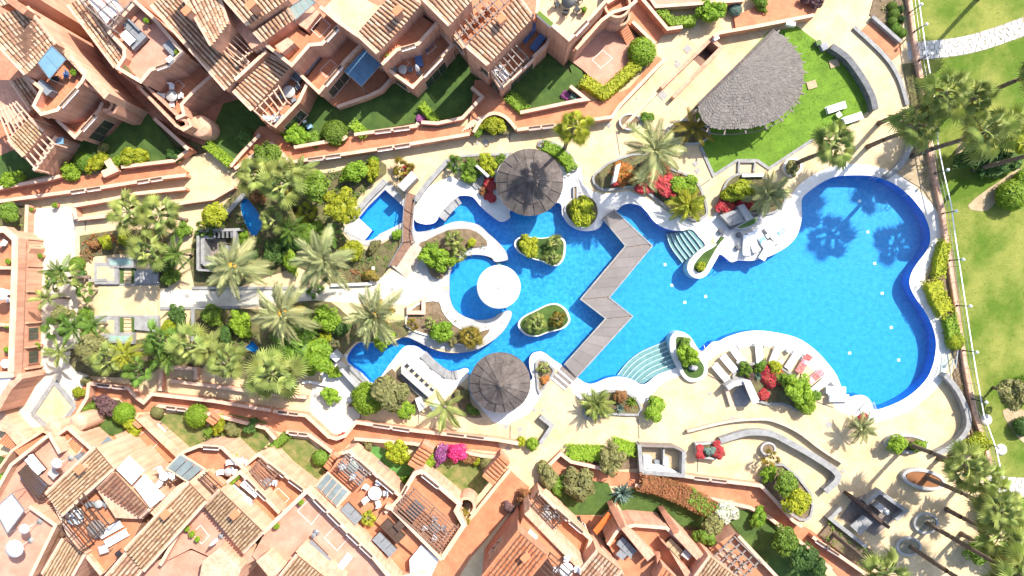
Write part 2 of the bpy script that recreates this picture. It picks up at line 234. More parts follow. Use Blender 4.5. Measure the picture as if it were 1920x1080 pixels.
# ---------------------------------------------------------------- object helpers
LOC = {}
def tag(o, label=None, cat=None, group=None, kind=None):
    if label: o['label'] = label
    if cat: o['category'] = cat
    if group: o['group'] = group
    if kind: o['kind'] = kind
    return o
def thing(name, label, cat, loc=(0, 0, 0), group=None, kind=None, rz=0):
    o = bpy.data.objects.new(name, None); o.empty_display_size = 0.3; COL.objects.link(o)
    o.location = loc; o.rotation_euler = (0, 0, rz); LOC[o] = (Vector(loc), rz)
    return tag(o, label, cat, group, kind)
def ob(name, mesh, parent=None, loc=None, rot=None, scale=None):
    o = bpy.data.objects.new(name, mesh); COL.objects.link(o)
    if parent: o.parent = parent
    if loc is not None: o.location = loc
    if rot is not None: o.rotation_euler = rot
    if scale is not None: o.scale = scale
    return o
class MB:
    def __init__(s): s.v = []; s.f = []; s.sm = []
    def add(s, vs, fs, sm=False):
        b = len(s.v); s.v += [tuple(v) for v in vs]; s.f += [tuple(i+b for i in f) for f in fs]; s.sm += [sm]*len(fs); return s
    def prism(s, pts, z0, z1, bottom=False):
        if area(pts) < 0: pts = pts[::-1]
        n = len(pts); vs = [(x, y, z0) for x, y in pts]+[(x, y, z1) for x, y in pts]
        fs = [(i, (i+1) % n, n+(i+1) % n, n+i) for i in range(n)]+[tuple(range(n, 2*n))]
        if bottom: fs.append(tuple(range(n-1, -1, -1)))
        return s.add(vs, fs)
    def slab(s, top, bot):     # two matching loops of 3D points
        n = len(top); return s.add(list(bot)+list(top), [(i, (i+1) % n, n+(i+1) % n, n+i) for i in range(n)]+[tuple(range(n, 2*n)), tuple(range(n-1, -1, -1))])
    def box(s, c, d, rz=0, rx=0, ry=0):
        M = Matrix.Translation(c) @ Euler((rx, ry, rz)).to_matrix().to_4x4()
        x, y, z = d[0]/2, d[1]/2, d[2]/2
        vs = [M @ Vector(p) for p in ((-x, -y, -z), (x, -y, -z), (x, y, -z), (-x, y, -z), (-x, -y, z), (x, -y, z), (x, y, z), (-x, y, z))]
        return s.add(vs, [(0, 3, 2, 1), (4, 5, 6, 7), (0, 1, 5, 4), (1, 2, 6, 5), (2, 3, 7, 6), (3, 0, 4, 7)])
    def bar(s, a, b, w, h):
        a = Vector(a); b = Vector(b); d = b-a; l = d.length
        if l < 1e-5: return s
        q = d.to_track_quat('X', 'Z').to_matrix().to_4x4(); M = Matrix.Translation((a+b)/2) @ q
        vs = [M @ Vector((x*l/2, y*w/2, z*h/2)) for x, y, z in ((-1, -1, -1), (1, -1, -1), (1, 1, -1), (-1, 1, -1), (-1, -1, 1), (1, -1, 1), (1, 1, 1), (-1, 1, 1))]
        return s.add(vs, [(0, 3, 2, 1), (4, 5, 6, 7), (0, 1, 5, 4), (1, 2, 6, 5), (2, 3, 7, 6), (3, 0, 4, 7)])
    def tube(s, path, rad, n=8, caps=True):
        path = [Vector(p) for p in path]; rings = []
        if not isinstance(rad, (list, tuple)): rad = [rad]*len(path)
        for i, p in enumerate(path):
            d = (path[min(i+1, len(path)-1)]-path[max(i-1, 0)]).normalized()
            q = d.to_track_quat('Z', 'Y')
            rings.append([p+q @ Vector((rad[i]*math.cos(2*math.pi*k/n), rad[i]*math.sin(2*math.pi*k/n), 0)) for k in range(n)])
        vs = [v for r in rings for v in r]; fs = []
        for i in range(len(rings)-1):
            for k in range(n): fs.append((i*n+k, i*n+(k+1) % n, (i+1)*n+(k+1) % n, (i+1)*n+k))
        if caps: fs += [tuple(range(n-1, -1, -1)), tuple(range((len(rings)-1)*n, len(rings)*n))]
        return s.add(vs, fs, True)
    def lathe(s, c, prof, n=16):
        vs = []; fs = []
        for r, z in prof:
            for k in range(n): vs.append((c[0]+r*math.cos(2*math.pi*k/n), c[1]+r*math.sin(2*math.pi*k/n), c[2]+z))
        for i in range(len(prof)-1):
            for k in range(n): fs.append((i*n+k, i*n+(k+1) % n, (i+1)*n+(k+1) % n, (i+1)*n+k))
        fs.append(tuple(range((len(prof)-1)*n, len(prof)*n)))
        return s.add(vs, fs, True)
    def mesh(s, name, mat, off=None):
        me = bpy.data.meshes.new(name)
        vs = s.v if off is None else [(x-off[0], y-off[1], z-off[2]) for x, y, z in s.v]
        me.from_pydata(vs, [], s.f); me.materials.append(MATS[mat])
        if any(s.sm): me.polygons.foreach_set('use_smooth', s.sm)
        me.update(); return me
    def build(s, name, mat, parent=None, label=None, cat=None, group=None, kind=None):
        if parent is not None:          # parents are unrotated here: only their location is taken off
            p = parent; off = Vector((0, 0, 0))
            while p is not None: off = off+p.location; p = p.parent
        elif label or kind:             # a thing of its own stands at its own base
            xs = [v[0] for v in s.v]; ys = [v[1] for v in s.v]; zs = [v[2] for v in s.v]
            off = Vector(((min(xs)+max(xs))/2, (min(ys)+max(ys))/2, min(zs)))
        else: off = Vector((0, 0, 0))
        o = ob(name, s.mesh(name, mat, off), parent)
        if parent is None: o.location = off
        return tag(o, label, cat, group, kind)
_zj = [0]
def jz():
    _zj[0] = (_zj[0]*7+3) % 23; return _zj[0]*0.0009
def path_walls(pts, th):      # offset polylines left/right of a world-space path
    L_, R_ = [], []
    n = len(pts); closed = (Vector(pts[0])-Vector(pts[-1])).length < 1e-6
    for i in range(n):
        p = Vector(pts[i])
        a = Vector(pts[i-1]) if i > 0 else (Vector(pts[-2]) if closed else None)
        b = Vector(pts[i+1]) if i < n-1 else (Vector(pts[1]) if closed else None)
        d1 = (p-a).normalized() if a is not None else None; d2 = (b-p).normalized() if b is not None else None
        if d1 is None: d1 = d2
        if d2 is None: d2 = d1
        t = (d1+d2); t = t.normalized() if t.length > 1e-4 else d1
        nn = Vector((-t.y, t.x)); c = max(0.35, nn.dot(Vector((-d1.y, d1.x))))
        o = nn*(th/2/c); L_.append(p+o); R_.append(p-o)
    return L_, R_
def strip(mb, pts, th, z0, z1):   # a wall of thickness th along a world path; z1 may be a list
    L_, R_ = path_walls(pts, th); n = len(pts)
    z1s = z1 if isinstance(z1, list) else [z1]*n
    z0s = z0 if isinstance(z0, list) else [z0]*n
    vs = []
    for i in range(n):
        vs += [(L_[i].x, L_[i].y, z0s[i]), (R_[i].x, R_[i].y, z0s[i]), (R_[i].x, R_[i].y, z1s[i]), (L_[i].x, L_[i].y, z1s[i])]
    fs = []
    for i in range(n-1):
        a = i*4; b = a+4
        fs += [(a+3, a+2, b+2, b+3), (a, a+3, b+3, b), (a+1, b+1, b+2, a+2)]
    fs += [(0, 1, 2, 3), (n*4-4, n*4-1, n*4-2, n*4-3)]
    return mb.add(vs, fs)
def wallpx(px, z1, z0=0.0, th=0.25, zpx=None, mb=None):
    """wall whose TOP is seen at the given pixels"""
    zt = z1 if zpx is None else zpx
    if isinstance(zt, list): pts = [tuple(W(x, y, z).xy) for (x, y), z in zip(px, zt)]
    else: pts = W2(px, zt)
    return strip(mb or MB(), pts, th, z0, z1)
# ================================================================ THE SETTING: ground, pools, decks, paths, lawns
MAINPOOL = [(776,411),(782,417),(800,421),(815,418),(824,406),(838,389),(853,373),(864,367),(882,368),(891,374),(904,390),(924,407),(938,416),(949,414),(957,407),(956,397),(975,388),(1000,381),(1025,378),(1051,382),(1054,402),(1067,422),(1087,432),(1107,433),(1124,427),(1133,412),(1145,401),(1158,393),(1169,384),(1184,382),(1200,386),(1213,398),(1224,413),(1238,424),(1256,431),(1278,433),(1296,430),(1310,444),(1322,460),(1307,474),(1296,484),(1289,500),(1293,514),(1307,522),(1324,517),(1338,496),(1349,477),(1364,487),(1373,492),(1384,488),(1407,489),(1436,483),(1462,471),(1482,457),(1496,438),(1503,411),(1503,390),(1504,372),(1518,358),(1541,342),(1564,332),(1587,329),(1620,329),(1644,332),(1675,344),(1702,364),(1720,384),(1733,404),(1742,427),(1744,445),(1742,460),(1733,476),(1720,493),(1709,511),(1705,529),(1709,545),(1720,564),(1733,582),(1744,602),(1752,624),(1755,647),(1752,672),(1747,690),(1738,709),(1718,731),(1693,749),(1664,762),(1640,768),(1635,758),(1629,747),(1618,741),(1604,741),(1591,744),(1580,731),(1569,704),(1553,682),(1533,660),(1504,638),(1473,627),(1429,620),(1395,622),(1362,632),(1349,639),(1336,641),(1329,647),(1316,658),(1307,651),(1296,633),(1282,623),(1269,622),(1258,631),(1256,647),(1261,669),(1271,687),(1233,702),(1207,721),(1184,711),(1162,706),(1138,709),(1116,718),(1102,719),(1087,711),(1070,697),(1051,683),(1036,673),(1022,662),(1011,659),(998,663),(992,676),(994,695),(997,712),(960,722),(915,722),(880,706),(879,693),(871,690),(860,694),(842,696),(827,689),(813,678),(802,664),(793,657),(782,650),(770,648),(756,652),(729,685),(702,718),(678,699),(652,679),(656,660),(671,644),(690,640),(709,647),(727,647),(747,636),(762,632),(778,638),(804,651),(827,659),(853,662),(876,660),(893,656),(916,644),(938,627),(953,607),(960,588),(953,582),(936,588),(924,596),(904,600),(884,598),(867,591),(853,580),(846,567),(843,551),(843,529),(844,513),(851,498),(867,484),(887,478),(907,479),(922,484),(929,491),(950,488),(952,482),(947,469),(933,453),(916,438),(898,422),(876,416),(856,415),(838,420),(816,429),(793,434),(778,432)]
POOL_A = [(722,356),(740,372),(756,387),(755,403),(753,418),(736,427),(713,438),(699,449),(684,451),(698,432),(673,409),(690,388)]
POOL_B = [(462,372),(474,385),(484,398),(490,413),(491,427),(476,444),(464,427),(456,409),(451,384)]
POOL_C = [(473,638),(489,656),(478,662),(460,653)]
ISLE1 = smooth([(964,458),(970,447),(984,443),(1015,446),(1040,443),(1058,449),(1061,466),(1056,488),(1041,499),(1016,490),(995,484),(973,473)], 4)
ISLE2 = smooth([(972,604),(982,593),(1004,582),(1027,571),(1044,569),(1058,576),(1066,587),(1069,602),(1056,616),(1027,624),(1007,631),(987,629),(973,616)], 4)
def mid(P):   # light rounding of a traced shoreline
    return smooth(P, 3)
POOLS_PX = [mid(MAINPOOL), POOL_A, smooth(POOL_B, 3), POOL_C]
POOLS = [W2(p) for p in POOLS_PX]
SUNK = []
def sheet(name, pts, z, mat, holes=True, kind='structure', parent=None, label=None, cat=None, smoothn=0, world_pts=False, extra=()):
    if smoothn: pts = smooth(pts, smoothn)
    outer = pts if world_pts else W2(pts, 0)
    hl = (list(POOLS)+list(SUNK) if holes else [])+list(extra)
    bx = (min(p[0] for p in outer), max(p[0] for p in outer), min(p[1] for p in outer), max(p[1] for p in outer))
    hl = [h for h in hl if not (max(p[0] for p in h) < bx[0] or min(p[0] for p in h) > bx[1] or max(p[1] for p in h) < bx[2] or min(p[1] for p in h) > bx[3])]
    vs = []; es = []
    for loop in [outer]+hl:
        b = len(vs); vs += [Vector(p) for p in loop]; es += [(b+i, b+(i+1) % len(loop)) for i in range(len(loop))]
    r = delaunay_2d_cdt(vs, es, [], 0, 1e-5)
    ov = r[0]; fs = []
    for f in r[2]:
        cx = sum(ov[i].x for i in f)/len(f); cy = sum(ov[i].y for i in f)/len(f)
        if pip(cx, cy, outer) and not any(pip(cx, cy, h) for h in hl):
            if area([ov[i] for i in f]) < 0: f = f[::-1]
            fs.append(tuple(f))
    mb = MB(); mb.add([(v.x, v.y, z) for v in ov], fs)
    return mb.build(name, mat, parent, label, cat, None, kind if parent is None and not cat else None)
# sunken stair well beside the upper plaza
WELL = W2([(1300,112),(1333,80),(1348,92),(1317,128)], 0)
SUNK.append(WELL)
_big = [(-400,-400),(400,-400),(400,400),(-400,400)]
sheet('ground', _big, -0.06, 'soil_green', world_pts=True)
sheet('plaza', [(-60,330),(340,300),(470,262),(800,225),(1000,200),(1180,120),(1260,20),(1340,-30),(1700,-30),(1722,100),(1745,220),(1772,440),(1806,640),(1850,850),(1900,1110),(1560,1110),(1300,900),(1000,1110),(760,1110),(880,960),(600,870),(300,780),(140,800),(90,870),(-60,880)], 0.0, 'plaza')
sheet('lawn_field', [(1702,-60),(1716,58),(1726,120),(1745,220),(1756,320),(1771,400),(1785,500),(1806,640),(1828,773),(1850,850),(1866,910),(1890,1000),(1925,1150),(2300,1150),(2300,-60)], -0.02, 'lawn_field')
sheet('court_paving', [(54,392),(138,386),(142,500),(150,640),(168,700),(160,742),(128,792),(60,802),(20,775),(78,692),(78,470),(56,440)], 0.004, 'plaza_pale')
sheet('axial_path', [(300,543),(560,541),(622,537),(700,531),(735,508),(792,462),(828,540),(828,556),(794,558),(764,572),(620,566),(450,576),(300,577)], 0.005, 'plaza_pale')
sheet('axial_path', [(318,455),(360,452),(360,541),(318,542)], 0.0035, 'plaza')
sheet('court_paving', [(586,718),(640,735),(690,765),(668,790),(645,816),(628,820),(600,795),(580,775)], 0.004, 'plaza_pale')
# pool basins
def basin(px, zf, name, label, fm='pool_tile', wm='pool_wall'):
    pts = W2(px); t = thing(name, label, 'pool', (*W(*px[0]).xy, zf))
    n = len(pts); mb = MB()
    vs = [(x, y, zf) for x, y in pts]+[(x, y, 0.0) for x, y in pts]
    fl = [(i, n+i, n+(i+1) % n, (i+1) % n) for i in range(n)]
    mb.add(vs, fl); mb.build('basin_wall', wm, t)
    sheet('basin_floor', pts, zf, fm, holes=False, world_pts=True, parent=t)
    sheet('water', pts, -0.10, 'water', holes=False, world_pts=True, parent=t)
    return t
main_pool = basin(POOLS_PX[0], -1.4, 'swimming_pool', 'large blue free-form swimming pool filling the middle and right of the plaza')
basin(POOL_A, -1.0, 'small_pool', 'small angular blue pool beside the white pad and brown footbridge')
basin(POOLS_PX[2], -0.5, 'small_pool', 'narrow leaf-shaped blue pool under the fan palms', wm='pool_tile')
basin(POOL_C, -0.45, 'small_pool', 'tiny blue triangular pool in the lower palm garden', wm='pool_tile')
# raised lagoon floor west of the bridge, children's pool floor and the floor inlets
_lag = [p for p in MAINPOOL]
def clipx(poly, line):     # keep the part of a pixel polygon left of a polyline by filtering triangles of the floor
    return poly
_lo = sheet('lagoon_floor', POOLS[0], -1.15, 'pool_tile_caustics', holes=False, world_pts=True, parent=main_pool, extra=[W2([(1240,250),(1160,380),(1200,461),(1112,560),(1160,595),(1060,720),(1100,900),(1900,900),(1900,250)])])
_kid = smooth([(845,567),(843,551),(843,529),(844,513),(851,498),(867,484),(887,478),(907,479),(926,490),(950,505),(962,530),(962,555),(952,578),(936,588),(924,596),(904,600),(884,598),(867,591),(853,580)], 3)
mb = MB(); mb.prism(W2(_kid), -1.13, -0.55); mb.build('paddling_floor', 'pool_tile', main_pool)
mb = MB(); strip(mb, W2([(930,490),(947,505),(958,530),(958,555),(948,578)]), 0.25, -1.14, -0.3); mb.build('paddling_kerb', 'pool_step', main_pool)
for x, y in [(1247,496),(1260,535),(1284,567),(1323,556),(1640,494),(1654,550),(1671,614),(1685,675),(1612,377),(1627,435),(1593,662)]:
    mb = MB(); mb.box((*W(x, y, -1.4).xy, -1.39), (0.27, 0.27, 0.02), 0.2); mb.build('floor_inlet', 'white', main_pool)
# submerged fan steps: arcs interpolated between the outer and inner edge
def fan_steps(outer, inner, n, label):
    t = thing('pool_steps', label, 'steps', (*W(*outer[0]).xy, -1.0), 'fan-shaped steps into the main pool')
    o = smooth(outer, 4, False); i_ = smooth(inner, 4, False); m = len(o)
    for k in range(n):
        a = k/n; b = (k+1)/n; z = -0.95+0.83*k/(n-1)
        la = [(p[0]+(q[0]-p[0])*a, p[1]+(q[1]-p[1])*a) for p, q in zip(o, i_)]
        lb = [(p[0]+(q[0]-p[0])*(b+0.02), p[1]+(q[1]-p[1])*(b+0.02)) for p, q in zip(o, i_)]
        mb = MB(); mb.prism(W2(la+lb[::-1]), -1.38, z); mb.build('step', 'pool_step', t)
        lb2 = [(p[0]+(q[0]-p[0])*(a+0.03), p[1]+(q[1]-p[1])*(a+0.03)) for p, q in zip(o, i_)]
        mb = MB(); mb.prism(W2(la+lb2[::-1]), z+0.004, z+0.02); mb.build('step_edge', 'deck_white', t)
fan_steps([(1254,438),(1262,462),(1284,492)], [(1296,431),(1310,444),(1322,460)], 6, 'green submerged fan steps beside the upper planter tongue')
fan_steps([(1160,706),(1180,681),(1208,660),(1256,640)], [(1205,720),(1216,712),(1233,702),(1270,688)], 6, 'green submerged fan steps beside the lower planter tongue')
# island planters in the water
def isle(loop, label):
    t = thing('island_planter', label, 'planter', (*W(*loop[0]).xy, -1.38), 'island planters in the lagoon')
    cx = sum(p[0] for p in loop)/len(loop); cy = sum(p[1] for p in loop)/len(loop)
    sh = lambda k: [(cx+(x-cx)*k, cy+(y-cy)*k) for x, y in loop]
    mb = MB(); mb.prism(W2(loop, 0.12), -1.38, 0.12); mb.build('rim_wall', 'deck_white', t)
    mb = MB(); mb.prism(W2(sh(0.915), 0.14), 0.0, 0.15); mb.build('grass_bed', 'lawn', t)
isle(ISLE1, 'round-ended island planter with yellow bush, north of the white parasol')
isle(ISLE2, 'slanted oval island planter with two cycads, south-east of the white parasol')
# planter tongues between steps and terrace
def tongue(outer, inner, label, zt=0.35):
    t = thing('planter', label, 'planter', (*W(*outer[0]).xy, -0.2))
    o = smooth(outer, 4); i_ = smooth(inner, 4)
    mb = MB(); mb.prism(W2(o, zt), -1.39, zt); mb.build('rim_wall', 'deck_white', t)
    mb = MB(); mb.prism(W2(i_, zt), 0.0, zt+0.012); mb.build('grass_bed', 'lawn', t)
tongue([(1346,456),(1322,462),(1296,484),(1289,500),(1293,514),(1307,522),(1324,517),(1338,496),(1350,474),(1362,447),(1357,440)], [(1340,462),(1320,474),(1303,494),(1301,504),(1310,511),(1321,506),(1332,485),(1346,461),(1358,446),(1352,445)], 'tongue-shaped white planter between the upper fan steps and loungers')
tongue([(1258,631),(1269,622),(1282,623),(1296,633),(1307,651),(1318,668),(1326,685),(1324,705),(1305,716),(1288,713),(1275,698),(1262,672),(1256,650)], [(1268,634),(1276,631),(1285,635),(1294,648),(1302,664),(1313,676),(1320,688),(1317,703),(1304,709),(1290,706),(1281,694),(1274,672),(1268,650)], 'tongue-shaped white planter with grey boulder beside the lower loungers')
# decks
DZ = 0.012
sheet('pool_deck', [(1330,425),(1345,395),(1372,385),(1420,400),(1450,400),(1480,370),(1500,345),(1530,325),(1565,311),(1605,307),(1650,314),(1692,331),(1732,366),(1754,392),(1767,422),(1768,447),(1762,463),(1745,492),(1734,518),(1735,540),(1750,566),(1766,592),(1778,626),(1781,652),(1776,692),(1761,722),(1736,747),(1701,772),(1660,787),(1632,792),(1600,780),(1572,771),(1560,752),(1548,722),(1525,695),(1490,668),(1445,650),(1400,650),(1355,660),(1325,678),(1318,672),(1312,640),(1300,600),(1330,500),(1346,470)], DZ, 'deck_white', smoothn=2)
sheet('pool_deck', [(1074,708),(1102,705),(1140,696),(1165,700),(1205,712),(1235,694),(1266,672),(1284,700),(1245,716),(1224,738),(1207,757),(1185,745),(1160,734),(1130,736),(1100,744),(1085,748),(1070,728)], DZ+0.004, 'deck_white', smoothn=2)
sheet('pool_deck', [(1050,310),(1090,315),(1093,345),(1110,358),(1130,364),(1180,358),(1225,378),(1258,402),(1300,418),(1325,405),(1340,420),(1330,462),(1310,460),(1270,450),(1215,420),(1185,400),(1160,400),(1128,420),(1120,436),(1085,440),(1050,410),(1046,350)], DZ+0.008, 'deck_white')
sheet('pool_deck', [(770,428),(774,395),(800,352),(845,330),(880,347),(918,362),(926,330),(945,300),(985,283),(1030,288),(1058,318),(1057,390),(1000,397),(960,412),(950,420),(934,418),(900,397),(880,378),(855,385),(830,412),(815,424),(800,427)], DZ+0.012, 'deck_white')
sheet('pool_deck', [(646,664),(652,684),(690,732),(706,732),(752,680),(814,724),(832,749),(884,700),(886,686),(862,684),(830,680),(795,650),(770,642),(745,655)], DZ+0.016, 'deck_white')
sheet('pool_deck', [(986,680),(996,658),(1014,652),(1060,684),(1048,694),(1030,684),(1010,680),(1009,700),(1016,740),(992,776),(950,796),(925,792),(880,740),(878,700),(960,715),(994,700)], DZ+0.020, 'deck_white')
sheet('pool_deck', [(768,428),(880,403),(925,438),(962,480),(962,500),(830,540),(962,570),(967,590),(905,668),(757,642),(800,560),(780,500),(765,460)], DZ+0.024, 'deck_grey')
sheet('pool_deck', [(643,432),(665,395),(718,334),(737,348),(764,384),(762,424),(738,442),(702,462),(665,458)], DZ+0.028, 'deck_grey')
sheet('white_pad', [(673,409),(698,432),(691,444),(680,450),(655,437),(653,430)], 0.09, 'deck_white')
sheet('pool_deck', [(445,382),(462,363),(492,394),(500,430),(480,453),(466,447),(449,412)], DZ+0.028, 'deck_white', smoothn=2)
sheet('pool_deck', [(450,655),(472,629),(498,655),(481,670)], DZ+0.028, 'deck_white')
sheet('pool_deck', [(600,690),(640,676),(700,735),(690,760),(610,745)], DZ+0.004, 'deck_white')
# terracotta walkways: low raised slabs with real edges
def walk(name, pts, z, mat='terracotta', z0=-0.05, sm=0):
    if sm: pts = smooth(pts, sm)
    mb = MB(); mb.prism(W2(pts, z), z0, z+jz()); return mb.build(name, mat, None, None, None, None, 'structure')
walk('walkway', [(-40,360),(0,352),(87,338),(213,322),(324,304),(352,322),(347,331),(191,354),(0,381),(-40,388)], 0.35)
walk('walkway', [(440,318),(475,293),(504,275),(513,275),(544,306),(780,270),(880,253),(969,245),(1147,222),(1165,197),(1247,113),(1232,105),(1180,165),(1125,188),(976,212),(968,208),(910,150),(890,150),(880,235),(830,241),(780,238),(664,253),(644,262),(551,277),(512,240),(487,236),(428,313)], 0.40)
walk('walkway', [(1172,40),(1196,-10),(1252,55),(1228,84)], 0.15)
walk('walkway', [(1376,30),(1400,20),(1460,-10),(1545,-10),(1525,32),(1424,52),(1380,56)], 0.35)
walk('walkway', [(1613,58),(1636,36),(1690,78),(1690,100),(1673,113),(1648,85)], 0.02)
walk('walkway', [(160,716),(240,725),(256,743),(269,752),(284,736),(400,749),(507,767),(573,776),(593,794),(616,816),(631,820),(647,814),(667,789),(780,805),(933,822),(938,847),(776,833),(664,824),(647,840),(626,852),(602,833),(578,816),(536,811),(498,804),(413,782),(351,769),(298,762),(287,771),(251,773),(222,745),(175,745),(138,785),(128,778)], 0.05)
walk('walkway', [(955,880),(993,914),(880,1050),(850,1100),(780,1100),(870,985)], 0.03)
walk('walkway', [(1051,853),(1071,867),(1140,882),(1282,894),(1427,912),(1451,937),(1487,977),(1522,995),(1540,1010),(1640,1090),(1580,1090),(1540,1041),(1509,1025),(1442,972),(1407,954),(1340,939),(1191,912),(1140,910),(1124,903),(1049,892),(1028,873)], 0.04)
# paving under and between the houses
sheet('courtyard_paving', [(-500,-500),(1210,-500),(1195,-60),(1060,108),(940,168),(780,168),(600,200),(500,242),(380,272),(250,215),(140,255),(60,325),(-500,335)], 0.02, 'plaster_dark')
sheet('courtyard_paving', [(-80,875),(100,830),(250,800),(440,860),(600,880),(760,925),(860,960),(790,1130),(790,1500),(-500,1500),(-500,880)], 0.03, 'terracotta')
sheet('courtyard_paving', [(960,985),(1000,915),(1060,960),(1180,975),(1330,1000),(1480,1130),(1480,1500),(880,1500),(880,1130)], 0.025, 'terracotta')
# lawns
def lawn(pts, mat='lawn', z=0.03, name='lawn', sm=0): return sheet(name, pts, z+jz(), mat, smoothn=sm)
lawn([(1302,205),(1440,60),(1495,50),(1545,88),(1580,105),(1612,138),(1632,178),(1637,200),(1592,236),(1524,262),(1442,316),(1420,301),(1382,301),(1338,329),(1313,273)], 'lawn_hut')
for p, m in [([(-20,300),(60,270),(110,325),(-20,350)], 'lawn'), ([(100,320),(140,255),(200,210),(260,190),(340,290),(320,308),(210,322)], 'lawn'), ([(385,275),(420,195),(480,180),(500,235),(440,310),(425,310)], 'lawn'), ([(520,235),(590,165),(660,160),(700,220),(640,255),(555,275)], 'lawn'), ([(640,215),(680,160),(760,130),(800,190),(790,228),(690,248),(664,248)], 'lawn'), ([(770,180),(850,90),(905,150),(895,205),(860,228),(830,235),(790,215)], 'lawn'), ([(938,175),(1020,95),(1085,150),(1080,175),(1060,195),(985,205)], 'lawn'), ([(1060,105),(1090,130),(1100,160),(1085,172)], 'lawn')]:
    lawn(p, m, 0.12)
for p, m in [([(168,790),(185,755),(225,750),(255,790),(240,820),(190,815)], 'lawn'), ([(290,780),(355,770),(385,800),(420,800),(400,830),(360,840),(320,820)], 'lawn_dry'), ([(395,810),(430,775),(500,790),(505,830),(470,860),(440,850)], 'lawn_dry'), ([(500,835),(540,820),(580,825),(600,850),(620,855),(600,905),(560,890)], 'lawn_dry'), ([(665,830),(700,835),(780,860),(775,880),(760,905),(720,890)], 'turf'), ([(795,890),(820,850),(930,870),(925,890),(885,945),(840,930),(800,905)], 'lawn_dry'), ([(1015,905),(1050,895),(1140,905),(1155,940),(1130,965),(1070,965),(1030,930)], 'lawn'), ([(1150,930),(1200,910),(1330,945),(1320,990),(1240,980),(1180,978)], 'lawn'), ([(1355,960),(1400,955),(1440,975),(1500,1025),(1560,1090),(1450,1090),(1400,1020)], 'lawn'), ([(-20,850),(25,860),(10,890),(-20,900)], 'lawn')]:
    lawn(p, m, 0.055)
# planting beds: soil mounds with kerbs where the photograph shows them
def bed(pts, z=0.10, mat='soil_green', kerb=None, th=0.22, zk=0.25, sm=3, label=None):
    if sm: pts = smooth(pts, sm)
    o = sheet('planting_bed', pts, z+jz(), mat)
    if kerb:
        mb = MB(); w = W2(pts, zk); strip(mb, w+[w[0]], th, -0.02, zk); k = mb.build('kerb', kerb, o)
    return o
bed([(362,448),(385,420),(432,372),(455,330),(480,300),(560,305),(600,325),(645,318),(712,300),(725,325),(690,350),(660,390),(640,435),(690,470),(745,440),(760,470),(728,505),(700,528),(620,535),(560,500),(450,538),(365,538)], 0.06, sm=2)
bed([(362,580),(450,578),(500,580),(560,565),(620,566),(650,590),(700,610),(760,600),(765,628),(745,634),(700,640),(668,640),(640,670),(600,690),(560,700),(500,720),(430,700),(360,660)], 0.07, sm=2)
bed([(150,442),(215,432),(300,428),(330,440),(316,455),(316,540),(300,540),(298,480),(240,475),(180,480),(152,500)], 0.06, sm=0)
bed([(150,640),(200,645),(330,620),(335,580),(300,600),(332,575),(338,640),(400,650),(380,690),(300,690),(270,705),(170,705),(130,680)], 0.065, sm=2)
bed([(-20,385),(50,386),(48,435),(-20,432)], 0.2, sm=0)
bed([(838,300),(870,292),(955,288),(935,310),(922,335),(922,372),(908,362),(890,338),(862,318)], 0.15, kerb='stone_grey', sm=0)
bed([(1010,272),(1022,264),(1055,276),(1076,300),(1080,318),(1064,316),(1045,290)], 0.2, kerb='stone_grey', sm=2)
bed([(1062,385),(1085,368),(1112,375),(1120,400),(1108,422),(1082,424),(1064,405)], 0.25, kerb='deck_white', sm=3)
bed([(1112,335),(1128,316),(1150,302),(1205,288),(1262,318),(1305,338),(1326,392),(1318,408),(1298,412),(1262,398),(1230,372),(1192,350),(1132,356)], 0.15, kerb='stone_grey', sm=3)
bed([(1352,385),(1358,352),(1372,332),(1400,325),(1440,336),(1468,355),(1472,378),(1452,398),(1410,400),(1375,388)], 0.15, kerb='stone_grey', sm=3)
bed([(1376,708),(1384,694),(1407,683),(1440,681),(1473,694),(1498,717),(1509,738),(1506,760),(1496,770),(1470,758),(1424,753),(1402,712)], 0.2, kerb='stone_grey', sm=3)
bed([(1095,764),(1104,745),(1140,734),(1175,736),(1200,758),(1196,778),(1150,776),(1100,784)], 0.15, kerb='stone_grey', sm=2)
bed([(784,462),(800,451),(840,432),(880,430),(903,442),(914,460),(880,466),(850,490),(830,522),(810,518),(801,500)], 0.12, 'soil', sm=2)
bed([(796,565),(824,565),(830,582),(850,607),(885,624),(922,614),(905,638),(880,648),(850,643),(800,628),(762,612),(768,582)], 0.12, 'soil', kerb='deck_white', th=0.15, zk=0.2, sm=2)
bed([(846,742),(862,722),(876,735),(886,760),(905,782),(870,780),(840,765)], 0.12, 'soil', sm=2)
bed([(1006,680),(1020,676),(1038,692),(1034,706),(1012,736),(1008,712)], 0.12, 'soil', kerb='stone_grey', sm=2)
bed([(700,722),(735,690),(762,720),(780,745),(772,772),(715,765),(650,762),(680,738)], 0.1, 'soil', sm=0)
bed([(1062,844),(1100,838),(1140,842),(1196,828),(1196,878),(1140,880),(1072,864)], 0.1, 'soil', sm=0)
bed([(1428,908),(1440,880),(1470,872),(1520,925),(1520,968),(1500,974),(1468,950)], 0.1, 'soil', kerb='stone_grey', sm=2)
bed([(1534,1000),(1558,972),(1632,1030),(1640,1060),(1615,1068)], 0.35, 'soil', sm=0)
bed([(1776,440),(1782,455),(1797,560),(1808,670),(1796,690),(1783,655),(1768,595),(1738,548),(1738,520),(1760,480),(1768,455)], 0.15, 'soil', sm=0)
bed([(1786,700),(1810,680),(1826,775),(1840,830),(1830,850),(1815,790),(1800,740)], 0.1, 'soil', sm=2)
bed([(1690,60),(1702,-10),(1640,-10),(1630,28),(1660,50),(1690,78)], 0.08, 'soil', sm=0)
bed([(1700,300),(1720,270),(1745,285),(1766,385),(1758,395),(1730,355),(1680,325)], 0.06, 'sand', sm=0)
